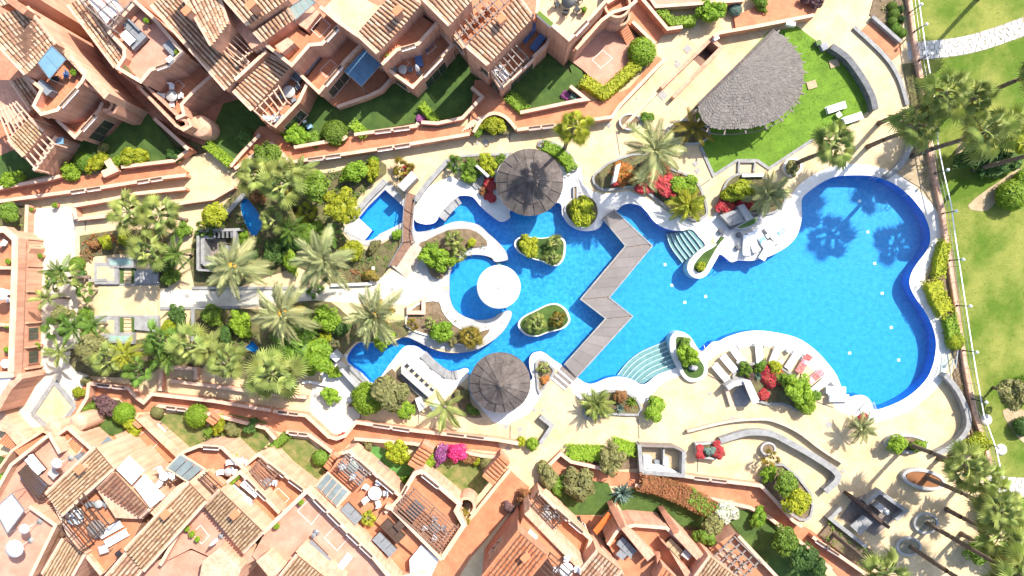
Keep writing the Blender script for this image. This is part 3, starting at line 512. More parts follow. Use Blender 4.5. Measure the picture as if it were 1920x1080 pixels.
bed([(1690,120),(1720,118),(1742,220),(1735,280),(1715,270),(1705,180)], 0.06, sm=0)
bed([(480,282),(505,262),(520,266),(548,300),(540,310),(500,305),(470,310)], 0.3, sm=2)
bed([(882,250),(905,222),(925,214),(950,222),(970,246),(930,256)], 0.45, sm=2)
# bare sandy patches on the field
for p in ([(1789,300),(1812,245),(1838,285),(1818,300)], [(1815,385),(1880,335),(1915,315),(1910,345),(1880,365),(1850,395)], [(1880,770),(1920,770),(1925,830),(1900,810)]):
    sheet('bare_ground', p, -0.012+jz(), 'sand', smoothn=3)
# lawn kerbs (grey stone edging)
kb = MB()
for pth in ([(1313,273),(1338,329),(1382,301),(1420,301),(1442,316),(1524,262)],):
    strip(kb, W2(pth, 0.1), 0.28, 0.0, 0.12)
kb.build('lawn_kerb', 'stone_grey', None, None, None, None, 'structure')
# drains and manhole covers are set in the pavement
def slot(a, b, label=None): mb = MB(); strip(mb, W2([a, b]), 0.10, 0.0, 0.010+jz()); return mb
pv = thing('pavement_fittings', 'x', 'x'); pv.name = 'pavement'; del pv['label']; del pv['category']; pv['kind'] = 'structure'
for a, b in [((160,415),(160,432)),((957,247),(955,265)),((957,818),(955,835)),((1305,355),(1332,336)),((1326,702),(1364,722)),((1196,785),(1198,822)),((1308,862),(1308,885)),((1527,752),(1562,764)),((1075,726),(1082,738)),((745,330),(745,345)),((1155,245),(1162,290)),((676,776),(676,800)),((785,775),(784,795)),((957,797),(956,820))]:
    slot(a, b).build('drain_slot', 'drain', pv)
for x, y, s in [(1289,92,13),(1270,121,10),(1243,179,14),(1268,114,5),(1193,185,5),(1304,307,9),(1308,320,9),(1142,235,8),(1002,769,6),(1019,769,6),(949,800,8),(975,805,8),(975,816,6),(867,802,4),(952,841,8),(1331,738,6),(1554,796,11),(1373,785,10),(1635,51,0),(351,555,8),(735,542,8),(750,552,8),(451,555,6),(591,742,7),(578,553,6),(639,550,7),(910,267,10),(895,269,5),(618,321,4),(436,365,4),(140,415,6),(140,428,6),(1447,866,4),(1294,885,0),(1240,876,0),(1580,883,7),(141,408,0)]:
    if s: mb = MB(); mb.box((*W(x, y).xy, 0.012+jz()), (s/PPM, s/PPM, 0.022), 0.75); mb.build('manhole_cover', 'manhole', pv)
# flagstone paths on the field: each stone is a piece
rnd = random.Random(5)
def flag_path(c, wd, label):
    t = thing('stone_path', 'x', 'x', (*W(*c[0]).xy, -0.02)); t['kind'] = 'structure'; del t['label']; del t['category']
    pts = W2(smooth(c, 8, False)); L_, R_ = path_walls(pts, wd)
    mb = MB(); mb.prism([tuple(p) for p in L_]+[tuple(p) for p in R_[::-1]], -0.05, -0.004); mb.build('path_bed', 'gravel', t)
    length = sum((Vector(pts[i+1])-Vector(pts[i])).length for i in range(len(pts)-1))
    rows = max(3, int(wd/0.42)); cols = int(length/0.52)
    def at(u, v):
        f = u*(len(pts)-1); i = min(int(f), len(pts)-2); a = f-i
        l = L_[i].lerp(L_[i+1], a); r = R_[i].lerp(R_[i+1], a); return l.lerp(r, v)
    jit = [[(rnd.uniform(-.3, .3), rnd.uniform(-.3, .3)) for _ in range(cols+1)] for _ in range(rows+1)]
    for r_ in range(rows):
        for k in range(cols):
            off = 0.5 if r_ % 2 else 0
            cs = []
            for du, dv in ((0, 0), (.5, -.1), (1, 0), (1, 1), (.5, 1.1), (0, 1)):
                jj = jit[r_+(1 if dv > .5 else 0)][min(k+(1 if du > .5 else 0), cols)]
                sx = (k+off+du+(jj[0]*0.9 if du != .5 else 0))/(cols+.5); sy = (r_+dv+jj[1]*0.7)/rows
                cs.append(at(min(max(sx, 0), 1), min(max(sy, 0.01), .99)))
            ce = sum(cs, Vector((0, 0)))/6
            q = [tuple(ce+(p-ce)*rnd.uniform(.80, .92)) for p in cs]
            if abs(area(q)) < 0.02: continue
            h = 0.02+rnd.uniform(0, .015)
            m2 = MB(); m2.prism(q, -0.02, h); m2.build('flagstone', 'flagstone', t)
flag_path([(1700,96),(1760,92),(1830,80),(1925,48)], 1.75, '')
flag_path([(1850,905),(1885,912),(1930,915)], 1.9, '')
# ================================================================ GARDEN WALLS
def gwall(px, z1, label, mat='plaster', th=0.25, z0=-0.03, name='garden_wall', sm=0, cap=None):
    if sm: px = smooth(px, sm, False)
    t = thing(name, label, 'wall', (*W(px[0][0], px[0][1], z1).xy, z0))
    z1 = z1+jz(); wallpx(px, z1-0.06, z0, th, z1).build('wall', mat, t)
    wallpx(px, z1, z1-0.06, th+0.06, z1).build('coping', cap or ('cap_pale' if mat.startswith('plaster') else mat), t)
    return t
def slots(t, a, b, z, n=2):      # dark strips on the coping paint the shade of open slots; pale rail beside
    A, B = W(*a, z), W(*b, z); d = (B-A).normalized(); nn = Vector((-d.y, d.x, 0)); L = (B-A).length/n
    if nn.y < 0: nn = -nn
    for k in range(n):
        c = A.lerp(B, (k+.5)/n); rz = math.atan2(d.y, d.x)
        mb = MB(); mb.box((c.x, c.y, z+.008), (L*.86, .17, .03), rz); mb.build('slot', 'timber_dark', t)
        e = c-nn*.20; mb = MB(); mb.box((e.x, e.y, z-.12), (L*.86, .07, .08), rz); mb.build('slot_rail', 'white', t)
gwall([(-20,380),(0,377),(191,351),(304,333),(348,328)], 1.15, 'long pink parapet of the top-left walkway, left of the shaded steps')
gwall([(544,304),(780,268),(880,251)], 1.2, 'long pink parapet of the upper walkway above the palm garden')
gwall([(969,243),(1060,232),(1147,219),(1163,197),(1246,111)], 1.2, 'pink parapet of the upper walkway bending up towards the clipped round bush')
gwall([(440,316),(475,291),(504,272),(513,272),(542,302)], 1.1, 'curved pink wall round the leafy bed at the walkway corner', sm=4)
gwall([(888,248),(905,222),(927,212),(950,221),(969,243)], 1.0, 'curved pink wall round the bushy bed below the walkway steps', sm=4)
gwall([(-20,357),(0,352),(87,337),(112,330)], 1.1, 'pink garden wall at the left edge below the pergola')
gwall([(192,327),(212,318),(200,300)], 1.1, 'short pink gate pier with tile cap beside two yellow bushes', 'plaster_pale', th=0.6)
gwall([(227,313),(326,301),(353,281)], 1.1, 'pink garden wall left of the shaded paved steps')
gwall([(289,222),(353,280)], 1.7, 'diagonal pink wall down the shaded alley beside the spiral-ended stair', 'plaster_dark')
gwall([(432,312),(455,285),(487,252)], 1.0, 'diagonal pink garden wall with slots above the corner palms')
gwall([(551,276),(644,260),(650,255)], 1.1, 'pink garden wall under two rounded bushes on the upper walkway')
gwall([(664,252),(780,236),(784,230)], 1.1, 'slotted pink wall in front of the half-sunlit lawn')
gwall([(790,229),(820,231),(867,221),(904,181),(884,163)], 1.1, 'angular pink wall round the shaded lawn by the walkway steps')
gwall([(975,211),(1080,189),(1100,186),(1069,161)], 1.1, 'pink wall round the lawn with the magenta shrub')
gwall([(138,386),(207,374)], 1.0, 'short pink ramp wall above the left palms, nearest the bright court')
gwall([(207,374),(253,363),(347,353)], 1.0, 'long pink ramp wall just below the top-left walkway')
gwall([(142,411),(200,405)], 0.7, 'low pink wall beside the left palm bed')
gwall([(315,384),(400,372),(438,350)], 0.9, 'pink bent wall below the bright triangular court')
gwall([(138,386),(142,411)], 0.9, 'tiny pink return wall beside the drain in the left court')
gwall([(50,384),(48,436)], 0.9, 'short pink wall right of the planted bed at the left edge')
gwall([(166,719),(240,728),(256,746),(269,755),(284,739),(400,752),(508,770)], 1.1, 'wavy pink parapet of the lower walkway below the left palms')
gwall([(512,771),(573,779),(593,797),(616,819),(631,823),(647,817),(667,792),(780,808),(933,825),(972,832)], 1.1, 'long pink parapet of the lower walkway with a rounded dip')
gwall([(166,719),(163,745),(138,786)], 1.1, 'pink wall down the left end of the lower walkway')
gwall([(287,770),(298,761),(351,768),(413,781),(498,803)], 0.9, 'pink garden wall above the lawn with the bright round topiary')
gwall([(498,803),(520,828)], 0.9, 'short pink wall left of the slanted clipped hedge')
gwall([(536,810),(578,815),(602,832),(622,848)], 0.9, 'bent pink garden wall around the dry lawn with the oval topiary')
gwall([(664,823),(776,832),(800,838)], 0.9, 'pink garden wall above the artificial turf')
gwall([(820,838),(905,855),(938,858)], 0.8, 'low pink garden wall behind the bougainvillea')
gwall([(300,733),(302,688),(367,692),(366,712)], 0.8, 'pink U-shaped wall enclosing a pale square court')
gwall([(320,714),(400,724),(520,741),(575,745)], 0.7, 'low pink ramp wall under the big lower fan palm')
gwall([(1030,872),(1051,851),(1071,866),(1130,879)], 0.9, 'pink wall end at the top of the lower-right walkway')
gwall([(1284,893),(1427,911),(1451,936),(1487,976),(1505,988)], 1.0, 'slotted pink parapet of the lower-right walkway')
gwall([(1524,1007),(1640,1088)], 1.0, 'slotted dark pink parapet at the bottom right below the hedge', 'plaster_dark')
gwall([(1191,910),(1340,937),(1407,952),(1442,970)], 0.6, 'low pink wall behind the red-flowered hedge')
gwall([(1442,970),(1509,1023),(1560,1068)], 0.6, 'low pink wall beside the big shrubs at the bottom')
gwall([(955,882),(870,987),(780,1098)], 0.7, 'pale wall along the left side of the orange alley', 'plaster_pale')
gwall([(1240,164),(1333,73)], 0.8, 'left pink wall of the sunken stair well', 'plaster', .3, cap='plaster', z0=-1.3)
gwall([(1262,182),(1353,89),(1336,75)], 0.8, 'right pink wall of the sunken stair well', 'plaster', .3, cap='plaster', z0=-1.3)
t = thing('stairs', 'shaded brown steps down into the sunken stair well', 'stairs', (*W(1320, 100).xy, -1.4))
mb = MB(); mb.prism(WELL, -1.5, -1.4); mb.build('landing', 'timber', t)
for k in range(7):
    u = k/7; v = (k+1)/7; a_, b_, c_, d_ = [Vector(p) for p in (WELL[0], WELL[1], WELL[2], WELL[3])]
    mb = MB(); mb.prism([tuple(p) for p in (a_.lerp(b_, u), a_.lerp(b_, v), d_.lerp(c_, v), d_.lerp(c_, u))], -1.45, -.15-.17*k); mb.build('step', 'timber', t)
mb = MB(); n_ = len(WELL)
mb.add([(x, y, -1.5) for x, y in WELL]+[(x, y, 0) for x, y in WELL], [(i, n_+i, n_+(i+1) % n_, (i+1) % n_) for i in range(n_)]); mb.build('shaft_wall', 'plaster_dark', t)
gwall([(1231,173),(1167,240)], 0.6, 'thin pink wall running down-left from the stair well')
gwall([(1338,68),(1350,61),(1424,48),(1527,28)], 1.2, 'pink parapet above the half-round thatched shelter')
gwall([(1186,40),(1229,82)], 1.0, 'pink wall right of the round balcony at the top')
gwall([(1200,-8),(1252,54),(1280,50)], 1.2, 'dark pink angled wall beside the top hedge', 'plaster_dark')
gwall([(1560,86),(1590,108),(1618,146),(1636,180),(1642,205)], 0.9, 'dark grey curved stone wall right of the shelter lawn', 'stone_dark', 0.5, sm=4)
gwall([(1602,50),(1640,85),(1668,115),(1688,150),(1702,196)], 0.25, 'grey curved kerb beside the orange paving', 'stone_grey', 0.3, sm=4)
gwall([(1636,30),(1690,78)], 0.5, 'short grey wall beside the clipped dark balls', 'stone_grey', 0.25)
gwall([(1716,248),(1702,288),(1684,315),(1662,332)], 0.7, 'curved grey wall ending at the pool edge under the palms', 'stone_grey', 0.45, sm=4)
gwall([(1772,702),(1795,730),(1812,765),(1817,795),(1805,820),(1780,840),(1757,852)], 0.8, 'curved grey wall round the lower right corner of the plaza', 'stone_grey', 0.4, sm=4)
gwall([(1289,809),(1364,791),(1418,786),(1451,789),(1496,809),(1540,842),(1584,870)], 0.55, 'thin curved sand-coloured wall sweeping across the lower plaza', 'stone_warm', 0.2, sm=4)
gwall([(1351,827),(1395,813),(1424,811),(1451,815),(1484,832),(1530,858),(1573,892),(1548,922)], 0.8, 'thick curved grey wall with hooked end on the lower plaza', 'stone_grey', 0.5, sm=3)
gwall([(1013,781),(1035,799),(1013,832)], 0.8, 'grey L-shaped wall of the small stair below the round hut', 'stone_grey', 0.3)
gwall([(838,302),(800,345),(778,376)], 0.6, 'straight grey wall beside the white terrace left of the upper round hut', 'stone_grey', 0.4)
gwall([(722,340),(690,372),(668,398)], 0.4, 'stepped grey wall above the small angular pool', 'stone_grey', 0.45)
gwall([(422,402),(457,364)], 0.5, 'slanted grey wall left of the leaf-shaped pool', 'stone_grey', 0.35)
gwall([(300,578),(450,576)], 0.15, 'low grey kerb along the south side of the axial path', 'stone_grey', 0.2)
gwall([(360,540),(560,540)], 0.15, 'low grey kerb along the north side of the axial path', 'stone_grey', 0.2)
gwall([(620,535),(695,532),(700,500)], 0.35, 'white kerb round the rusty bed north of the axial path', 'deck_white', 0.2)
gwall([(340,580),(340,625)], 0.3, 'grey kerb left of the short side path', 'stone_grey', 0.25)
gwall([(361,580),(361,640)], 0.3, 'grey kerb right of the short side path', 'stone_grey', 0.25)
gwall([(566,717),(580,716),(612,722),(622,740)], 0.3, 'pale kerb beside the white lower path', 'deck_white', 0.2)
gwall([(766,572),(766,586),(794,586),(794,560)], 0.5, 'pale box wall at the end of the axial path', 'plaster_pale', 0.3)
for nm, segs in (('long pink parapet of the top-left', [((130,360),(190,351)),((255,341),(305,333))]), ('long pink parapet of the upper', [((575,299),(640,290)),((705,280),(770,270))]), ('pink parapet of the upper walkway bending', [((990,240),(1040,234))]), ('slotted pink wall in front', [((700,247),(770,238))]), ('long pink parapet of the lower', [((697,796),(770,807)),((835,813),(910,822)),((520,772),(560,777))]), ('slotted pink parapet of the lower-right', [((1300,895),(1365,903))]), ('slotted dark pink parapet', [((1530,1012),(1575,1042))]), ('pink garden wall above the lawn with', [((310,763),(350,768))]), ('bent pink garden wall', [((540,811),(577,815))]), ('wavy pink parapet', [((180,721),(235,727))])):
    for o in list(bpy.data.objects):
        if o.get('label', '').startswith(nm):
            for a_, b_ in segs: slots(o, a_, b_, {'long pink parapet of the top-left': 1.15, 'long pink parapet of the upper': 1.2, 'pink parapet of the upper walkway bending': 1.2, 'slotted pink parapet of the lower-right': 1.0, 'slotted dark pink parapet': 1.0, 'pink garden wall above the lawn with': .9, 'bent pink garden wall': .9}.get(nm, 1.1)+.02)
# grey diamond frame on the left court
t = thing('court_border', 'grey stone diamond frame laid on the bright left court', 'border', (*W(103, 715).xy, 0))
for a, b in [((103,715),(62,776)),((103,715),(142,762)),((142,762),(115,798)),((62,776),(95,805))]:
    mb = MB(); strip(mb, W2([a, b]), 0.4, 0, 0.12+jz()); mb.build('kerb_side', 'stone_grey', t)
mb = MB(); mb.prism(W2([(103,718),(65,776),(95,802),(139,763)]), 0, 0.02); mb.build('pale_floor', 'plaza', t)
# ================================================================ FENCE AND LAMPS ALONG THE FIELD
fp = [(1702,-30),(1714,58),(1722,112),(1738,200),(1743,276),(1753,327),(1767,387),(1774,442),(1787,529),(1804,640),(1812,690),(1827,773),(1849,833),(1862,890)]
t = thing('boundary_fence', 'low pink wall topped by a white rail fence beside the field', 'fence', (*W(*fp[0], 0.5).xy, 0))
strip(MB(), W2(fp, .5), 0.4, -0.05, 0.5).build('wall', 'plaster_pale', t)
wp = W2(fp, 0.5); acc = 0
fpts = []
for i in range(len(wp)-1):
    a = Vector(wp[i]); b = Vector(wp[i+1]); n = max(1, round((b-a).length/1.6))
    for k in range(n): fpts.append(a.lerp(b, k/n))
fpts.append(Vector(wp[-1]))
for p in fpts: mb = MB(); mb.box((p.x, p.y, 1.15), (0.035, 0.035, 1.3)); mb.build('post', 'grey_metal', t)
for z in (1.76, 1.2, 0.7):
    mb = MB(); strip(mb, [tuple(p) for p in fpts], 0.09 if z > 1.5 else 0.02, z, z+0.04); mb.build('rail', 'white' if z > 1.5 else 'grey_metal', t)
def lamp_mesh():
    a = MB(); a.tube([(0, 0, 0), (0, 0, 1.75)], [0.05, 0.035], 8); a.tube([(0, 0, 0), (0, 0, 0.12)], [0.09, 0.07], 8)
    b = MB(); b.lathe((0, 0, 1.75), [(0.03, 0), (0.10, 0.03), (0.15, 0.12), (0.13, 0.22), (0.06, 0.29), (0.01, 0.31)], 12)
    c = MB(); c.lathe((0, 0, 1.70), [(0.09, 0), (0.09, 0.05), (0.03, 0.06)], 10)
    return a.mesh('post', 'black_metal'), b.mesh('globe', 'white'), c.mesh('collar', 'grey_metal')
LAMP = lamp_mesh()
def lamp(x, y, label, z0=0.5):
    t = thing('lamp_post', label, 'lamp', (*W(x, y, z0).xy, z0), 'globe lamps along the field fence')
    for n, m in zip(('post', 'globe', 'collar'), LAMP): ob(n, m, t)
for x, y, l in [(1705,24,'globe lamp on the fence nearest the top edge'),(1714,60,'globe lamp on the fence just above the flagstone path'),(1723,114,'globe lamp on the fence where the flagstone path meets it'),(1739,180,'globe lamp on the fence beside the top palm crowns'),(1753,325,'globe lamp on the fence beside the sandy bed near the pool'),(1768,400,'globe lamp on the fence level with the palm shadows in the pool'),(1781,488,'globe lamp on the fence at the top of the yellow hedge'),(1794,573,'globe lamp on the fence at the middle of the yellow hedge'),(1806,657,'globe lamp on the fence at the bottom of the yellow hedge'),(1823,748,'globe lamp on the fence beside the curved grey corner wall'),(1846,830,'globe lamp on the fence nearest the bottom palms')]: lamp(x, y, l)
# ================================================================ BRIDGES
BR = [(1151,393),(1223,461),(1142,558),(1186,593),(1080,709),(1058,684),(1136,597),(1089,561),(1173,461),(1130,409)]
t = thing('footbridge', 'zigzag grey-brown footbridge across the main pool', 'bridge', (*W(1140, 558).xy, -0.1))
mb = MB(); mb.prism(W2(BR, 0.35), 0.12, 0.33, True); mb.build('deck_frame', 'timber_grey', t)
def quad_panels(a, b, c, d, n, m=1, z=0.35, gap=0.02, name='deck_panel', mat='bridge_deck', th=0.04, par=None):
    a, b, c, d = [Vector(W2([p], z)[0]) for p in (a, b, c, d)]
    for i in range(n):
        for j in range(m):
            u0, u1, v0, v1 = i/n, (i+1)/n, j/m, (j+1)/m
            P = [a.lerp(b, v).lerp(d.lerp(c, v), u) for u, v in ((u0, v0), (u1, v0), (u1, v1), (u0, v1))]
            ce = sum(P, Vector((0, 0)))/4
            q = [tuple(ce+(p-ce)*(1-gap)) for p in P]
            mb = MB(); mb.prism(q, z-0.03, z+th); mb.build(name, mat, par)
quad_panels((1130,409),(1151,393),(1219,457),(1175,463), 4, 1, par=t)
quad_panels((1176,464),(1220,462),(1142,556),(1092,561), 5, 1, par=t)
quad_panels((1092,563),(1142,560),(1184,592),(1138,597), 3, 1, par=t)
quad_panels((1138,599),(1184,595),(1081,708),(1059,684), 6, 1, par=t)
for pts in ([(1058,684),(1136,597),(1089,561),(1173,461),(1130,409)], [(1080,709),(1186,593),(1142,558),(1223,461),(1151,393)]):
    mb = MB(); strip(mb, W2(pts, 0.4), 0.12, 0.1, 0.43); mb.build('edge_beam', 'stone_grey', t)
for x, y in [(1150,420),(1195,465),(1150,520),(1115,560),(1160,595),(1110,655),(1080,690)]:
    mb = MB(); mb.tube([(*W(x, y).xy, -1.4), (*W(x, y).xy, 0.2)], 0.15, 8); mb.build('pier', 'stone_grey', t)
t = thing('stairs', 'grey and white striped steps at the lower end of the footbridge', 'stairs', (*W(1056, 712).xy, 0))
for i in range(6):
    u = i/6; a = (1052-u*20, 690+u*22); b = (1078-u*20, 712+u*22)
    mb = MB(); strip(mb, W2([a, b], .3), 0.3, 0, 0.36-0.055*i); mb.build('tread', 'deck_white' if i % 2 else 'timber_grey', t)
t = thing('footbridge', 'brown timber footbridge right of the small angular pool', 'bridge', (*W(760, 430).xy, 0))
bb = [(762,360),(779,366),(775,400),(772,434),(776,452),(744,500),(728,500),(754,455),(755,420),(757,390)]
mb = MB(); mb.prism(W2(bb, 0.3), 0.0, 0.27, True); mb.build('deck_frame', 'timber_dark', t)
quad_panels((763,361),(778,366),(774,402),(757,392), 4, par=t, mat='timber', z=0.3)
quad_panels((757,394),(774,404),(771,434),(755,422), 4, par=t, mat='timber', z=0.3)
quad_panels((755,424),(771,436),(775,452),(755,454), 3, par=t, mat='timber', z=0.3)
quad_panels((755,456),(775,454),(745,498),(730,498), 6, par=t, mat='timber', z=0.3)
for pts in ([(762,360),(757,390),(755,420),(754,455),(728,500)], [(779,366),(775,400),(772,434),(776,452)]):
    mb = MB(); strip(mb, W2(pts, .9), 0.06, 0.85, 0.9); mb.build('handrail', 'grey_metal', t)
    for p in W2(pts, .9): mb = MB(); mb.box((p[0], p[1], .58), (.06, .06, .6)); mb.build('rail_post', 'grey_metal', t)
t = thing('stairs', 'broad pale diagonal steps between the brown bridge and the ring deck', 'stairs', (*W(765, 490).xy, 0))
for i in range(7):
    u = i/7.0; a = (736+u*26, 508+u*22-8); b = (782+u*26-6, 452+u*22)
    mb = MB(); strip(mb, W2([a, b], .2), 0.34, 0, 0.30-0.04*i); mb.build('tread', 'stone_warm', t)
# ================================================================ HUTS
def hut(cx, cy, rpx, label, n=18, ze=2.4, za=4.0, arc_wall=None):
    c = W(cx, cy, ze); r = rpx/PPM*(CAM_H-ze)/CAM_H
    t = thing('thatched_hut', label, 'hut', (c.x, c.y, 0), 'round thatched huts')
    P = lambda rr, a, z: Vector((c.x+rr*math.cos(a), c.y+rr*math.sin(a), z))
    slope = lambda rr: za-(za-ze)*rr/r
    for k in range(n):
        a0 = 2*math.pi*k/n; a1 = 2*math.pi*(k+1)/n; g = 0.004
        for (r0, r1, dz) in ((0.02, 0.66, 0.07), (0.62, 1.0, 0.0)):
            R0, R1 = r0*r, r1*r
            top = [P(R0, a0+g, slope(R0)+dz+.08), P(R1, a0+g, slope(R1)+dz+.08), P(R1, (a0+a1)/2, slope(R1)+dz+.10), P(R1, a1-g, slope(R1)+dz+.08), P(R0, a1-g, slope(R0)+dz+.08)]
            bot = [p-Vector((0, 0, .07)) for p in top]
            mb = MB(); mb.slab(top, bot); mb.build('roof_panel', 'thatch', t)
        mb = MB(); mb.bar(P(0.1, a0, za+.14), P(r*1.0, a0, ze+.10), 0.05, 0.05); mb.build('ridge_rib', 'thatch', t)
    mb = MB(); mb.lathe((c.x, c.y, za+.05), [(0.28, 0), (0.22, .12), (0.08, .2), (0.02, .22)], 12); mb.build('roof_cap', 'thatch', t)
    for k in range(8):
        a = 2*math.pi*(k+.5)/8; mb = MB(); mb.tube([P(r*.82, a, -1.3), P(r*.82, a, ze+.25)], .11, 8); mb.build('post', 'timber', t)
    mb = MB(); mb.tube([P(0, 0, -1.3), P(0, 0, za-.05)], .15, 8); mb.build('post', 'timber', t)
    if arc_wall:
        a0, a1 = arc_wall; mb = MB(); pts = [tuple(P(r*1.02, R(a0+(a1-a0)*i/20), 0).xy) for i in range(21)]
        strip(mb, pts, .35, 0, .9); mb.build('bar_counter', 'stone_grey', t)
    return t
hut(993, 342, 63, 'round thatched hut roof with a palm shadow on it, above the lagoon', arc_wall=(20, 175))
hut(938, 717, 57, 'round thatched hut roof below the lagoon, beside the lower white pad', arc_wall=(170, 320))
# half-round shelter
def half_hut():
    e0 = W(1449, 58, 2.9); e1 = W(1308, 197, 2.9); m = (e0+e1)/2; ax = (e0-e1).normalized(); half = (e0-e1).length/2
    outl = [W(x, y, 2.9) for x, y in smooth([(1449,58),(1469,72),(1487,92),(1497,108),(1503,130),(1503,154),(1496,179),(1484,198),(1462,219),(1425,236),(1375,242),(1332,239),(1312,216),(1308,197)], 6, False)]
    t = thing('thatched_shelter', 'half-round grey thatched shelter on the bright lawn', 'shelter', (m.x, m.y, 0))
    def P(u, th, z):
        f = min(max(th/math.pi, 0), 1)*(len(outl)-1); i = min(int(f), len(outl)-2); e = outl[i].lerp(outl[i+1], f-i); q = m.lerp(e, u); return Vector((q.x, q.y, z))
    hz = lambda u: 3.9-.85*u
    mb = MB(); n = 40
    vs = [P(0, 0, hz(0)-.06)]+[P(1, math.pi*k/n, hz(1)-.06) for k in range(n+1)]
    mb.add(vs, [(0, k+1, k+2) for k in range(n)]); mb.build('roof_base', 'thatch', t)
    rr = random.Random(3); th = MB(); courses = 22
    for c in range(courses):
        u0 = (c-.5)/courses; u1 = (c+1.2)/courses; u0 = max(u0, 0.01); u1 = min(u1, 1.02)
        cnt = int(8+150*u1)
        for k in range(cnt):
            a0 = math.pi*k/cnt+rr.uniform(-.006, .006); a1 = math.pi*(k+1)/cnt+rr.uniform(-.004, .004); j = rr.uniform(0, .022); ju = rr.uniform(-.012, .012)
            a1 = min(a1, math.pi); a0 = max(a0, 0)
            q = [P(u0, a0, hz(u0)+.01+j*.3), P(u0, a1, hz(u0)+.01+j*.3), P(u1+ju, a1, hz(u1)+.045+j), P(u1+ju, a0, hz(u1)+.045+j)]
            b = [p-Vector((0, 0, .05)) for p in q]
            th.add(q+b, [(0, 3, 2, 1), (3, 7, 6, 2), (0, 4, 7, 3), (1, 2, 6, 5)])
    o = th.build('thatch_courses', 'thatch_strip', t); o['kind'] = 'stuff'
    mb = MB(); mb.bar(P(1, 0, hz(1)+.06), P(0, 0, hz(0)+.08), .25, .14); mb.bar(P(0, 0, hz(0)+.08), P(1, math.pi, hz(1)+.06), .25, .14); mb.build('ridge_roll', 'thatch', t)
    for k in range(17):
        a = math.pi*(k+.5)/17; mb = MB(); mb.bar(P(.3, a, hz(.3)-.25), P(1.085, a, hz(1.085)-.16), .12, .14); mb.build('rafter', 'timber_grey', t)
    for k in range(9):
        a = math.pi*(k+.5)/9; b = P(.9, a, 0); mb = MB(); mb.tube([b, P(.9, a, hz(.9)-.15)], .1, 8); mb.build('post', 'timber_grey', t)
    for s in (-.8, -.3, .3, .8):
        b = m+ax*(half*s); mb = MB(); mb.tube([(b.x, b.y, 0), (b.x, b.y, hz(abs(s))-.12)], .1, 8); mb.build('post', 'timber_grey', t)
    pts = [tuple(P(1.06, math.pi*k/24, 0).xy) for k in range(4, 22)]
    for z in (2.2,):
        mb = MB(); strip(mb, pts, .08, z, z+.08); mb.build('tie_beam', 'timber_grey', t)
half_hut()
# parasol standing in the paddling pool
c = W(935, 538, 2.2); r = 41/PPM*.965
t = thing('parasol', 'big round white parasol over the paddling pool', 'parasol', (c.x, c.y, -.55))
mb = MB(); n = 40; pr = [(0.01, 2.55), (r*.5, 2.42), (r*.97, 2.24), (r, 2.20), (r, 2.08)]
mb.lathe((c.x, c.y, 0), [(r, 2.08), (r, 2.20), (r*.97, 2.25), (r*.5, 2.42), (.05, 2.56)], 40); mb.build('canopy', 'canvas_white', t)
mb = MB(); mb.tube([(c.x, c.y, -.55), (c.x, c.y, 2.5)], .06, 10); mb.build('pole', 'white', t)
mb = MB(); mb.box((c.x-.02, c.y-.12, 2.575), (.26, .04, .03), -.05); mb.lathe((c.x, c.y, 2.55), [(.07, 0), (.05, .08), (.01, .1)], 8); mb.build('finial', 'grey_metal', t)
for k in range(8):
    a = k*math.pi/4; mb = MB(); mb.bar((c.x, c.y, 2.49), (c.x+r*.96*math.cos(a), c.y+r*.96*math.sin(a), 2.19), .03, .03); mb.build('rib', 'white', t)
# ================================================================ STONE STRUCTURES ON THE PLAZA
def pblock(par, name, px, z0, z1, mat): mb = MB(); mb.prism(W2(px, z1), z0, z1+jz()); return mb.build(name, mat, par)
def proot(name, label, cat, x, y, z=0, group=None): return thing(name, label, cat, (*W(x, y).xy, z), group)
t = proot('fountain_terrace', 'paved fountain terrace with grey basins north and south', 'fountain', 240, 565)
pblock(t, 'floor', [(184,534),(296,533),(297,592),(185,592)], 0, .12, 'plaza')
for a, b in [((182,534),(298,533)),((182,593),(298,593))]:
    mb = MB(); strip(mb, W2([a, b], .2), .18, 0, .2); mb.build('edge_kerb', 'stone_grey', t)
for s in (0, 1):
    f = (lambda y: y) if s == 0 else (lambda y: 1126-y)
    pblock(t, 'basin_frame', [(177,f(492)),(222,f(492)),(222,f(533)),(177,f(533))], 0, .45, 'stone_grey')
    pblock(t, 'basin_floor', [(182,f(500)),(214,f(500)),(214,f(526)),(182,f(526))], .3, .46, 'plaza')
    pblock(t, 'basin_frame', [(252,f(508)),(297,f(504)),(297,f(531)),(252,f(532))], 0, .42, 'stone_grey')
    pblock(t, 'water_trough', [(200,f(484)),(250,f(481)),(250,f(502)),(206,f(502))], 0, .55, 'stone_grey')
    pblock(t, 'trough_water', [(206,f(487)),(246,f(486)),(246,f(496)),(206,f(497))], .5, .56, 'fountain_water')
    pblock(t, 'turf_strip', [(223,f(504)),(231,f(504)),(231,f(532)),(223,f(532))], 0, .15, 'lawn')
    pblock(t, 'turf_strip', [(247,f(504)),(254,f(504)),(254,f(532)),(247,f(532))], 0, .15, 'lawn')
    for k in range(4): pblock(t, 'stepping_slab', [(232,f(506+k*7)),(246,f(506+k*7)),(246,f(511.5+k*7)),(232,f(511.5+k*7))], 0, .1, 'plaza')
    pblock(t, 'bench_slab', [(166,f(523)),(200,f(522)),(200,f(527)),(166,f(527))], .4, .52, 'stone_grey')
t = proot('stone_pergola', 'dark grey roofless stone pergola room in the palm garden', 'pergola', 400, 470)
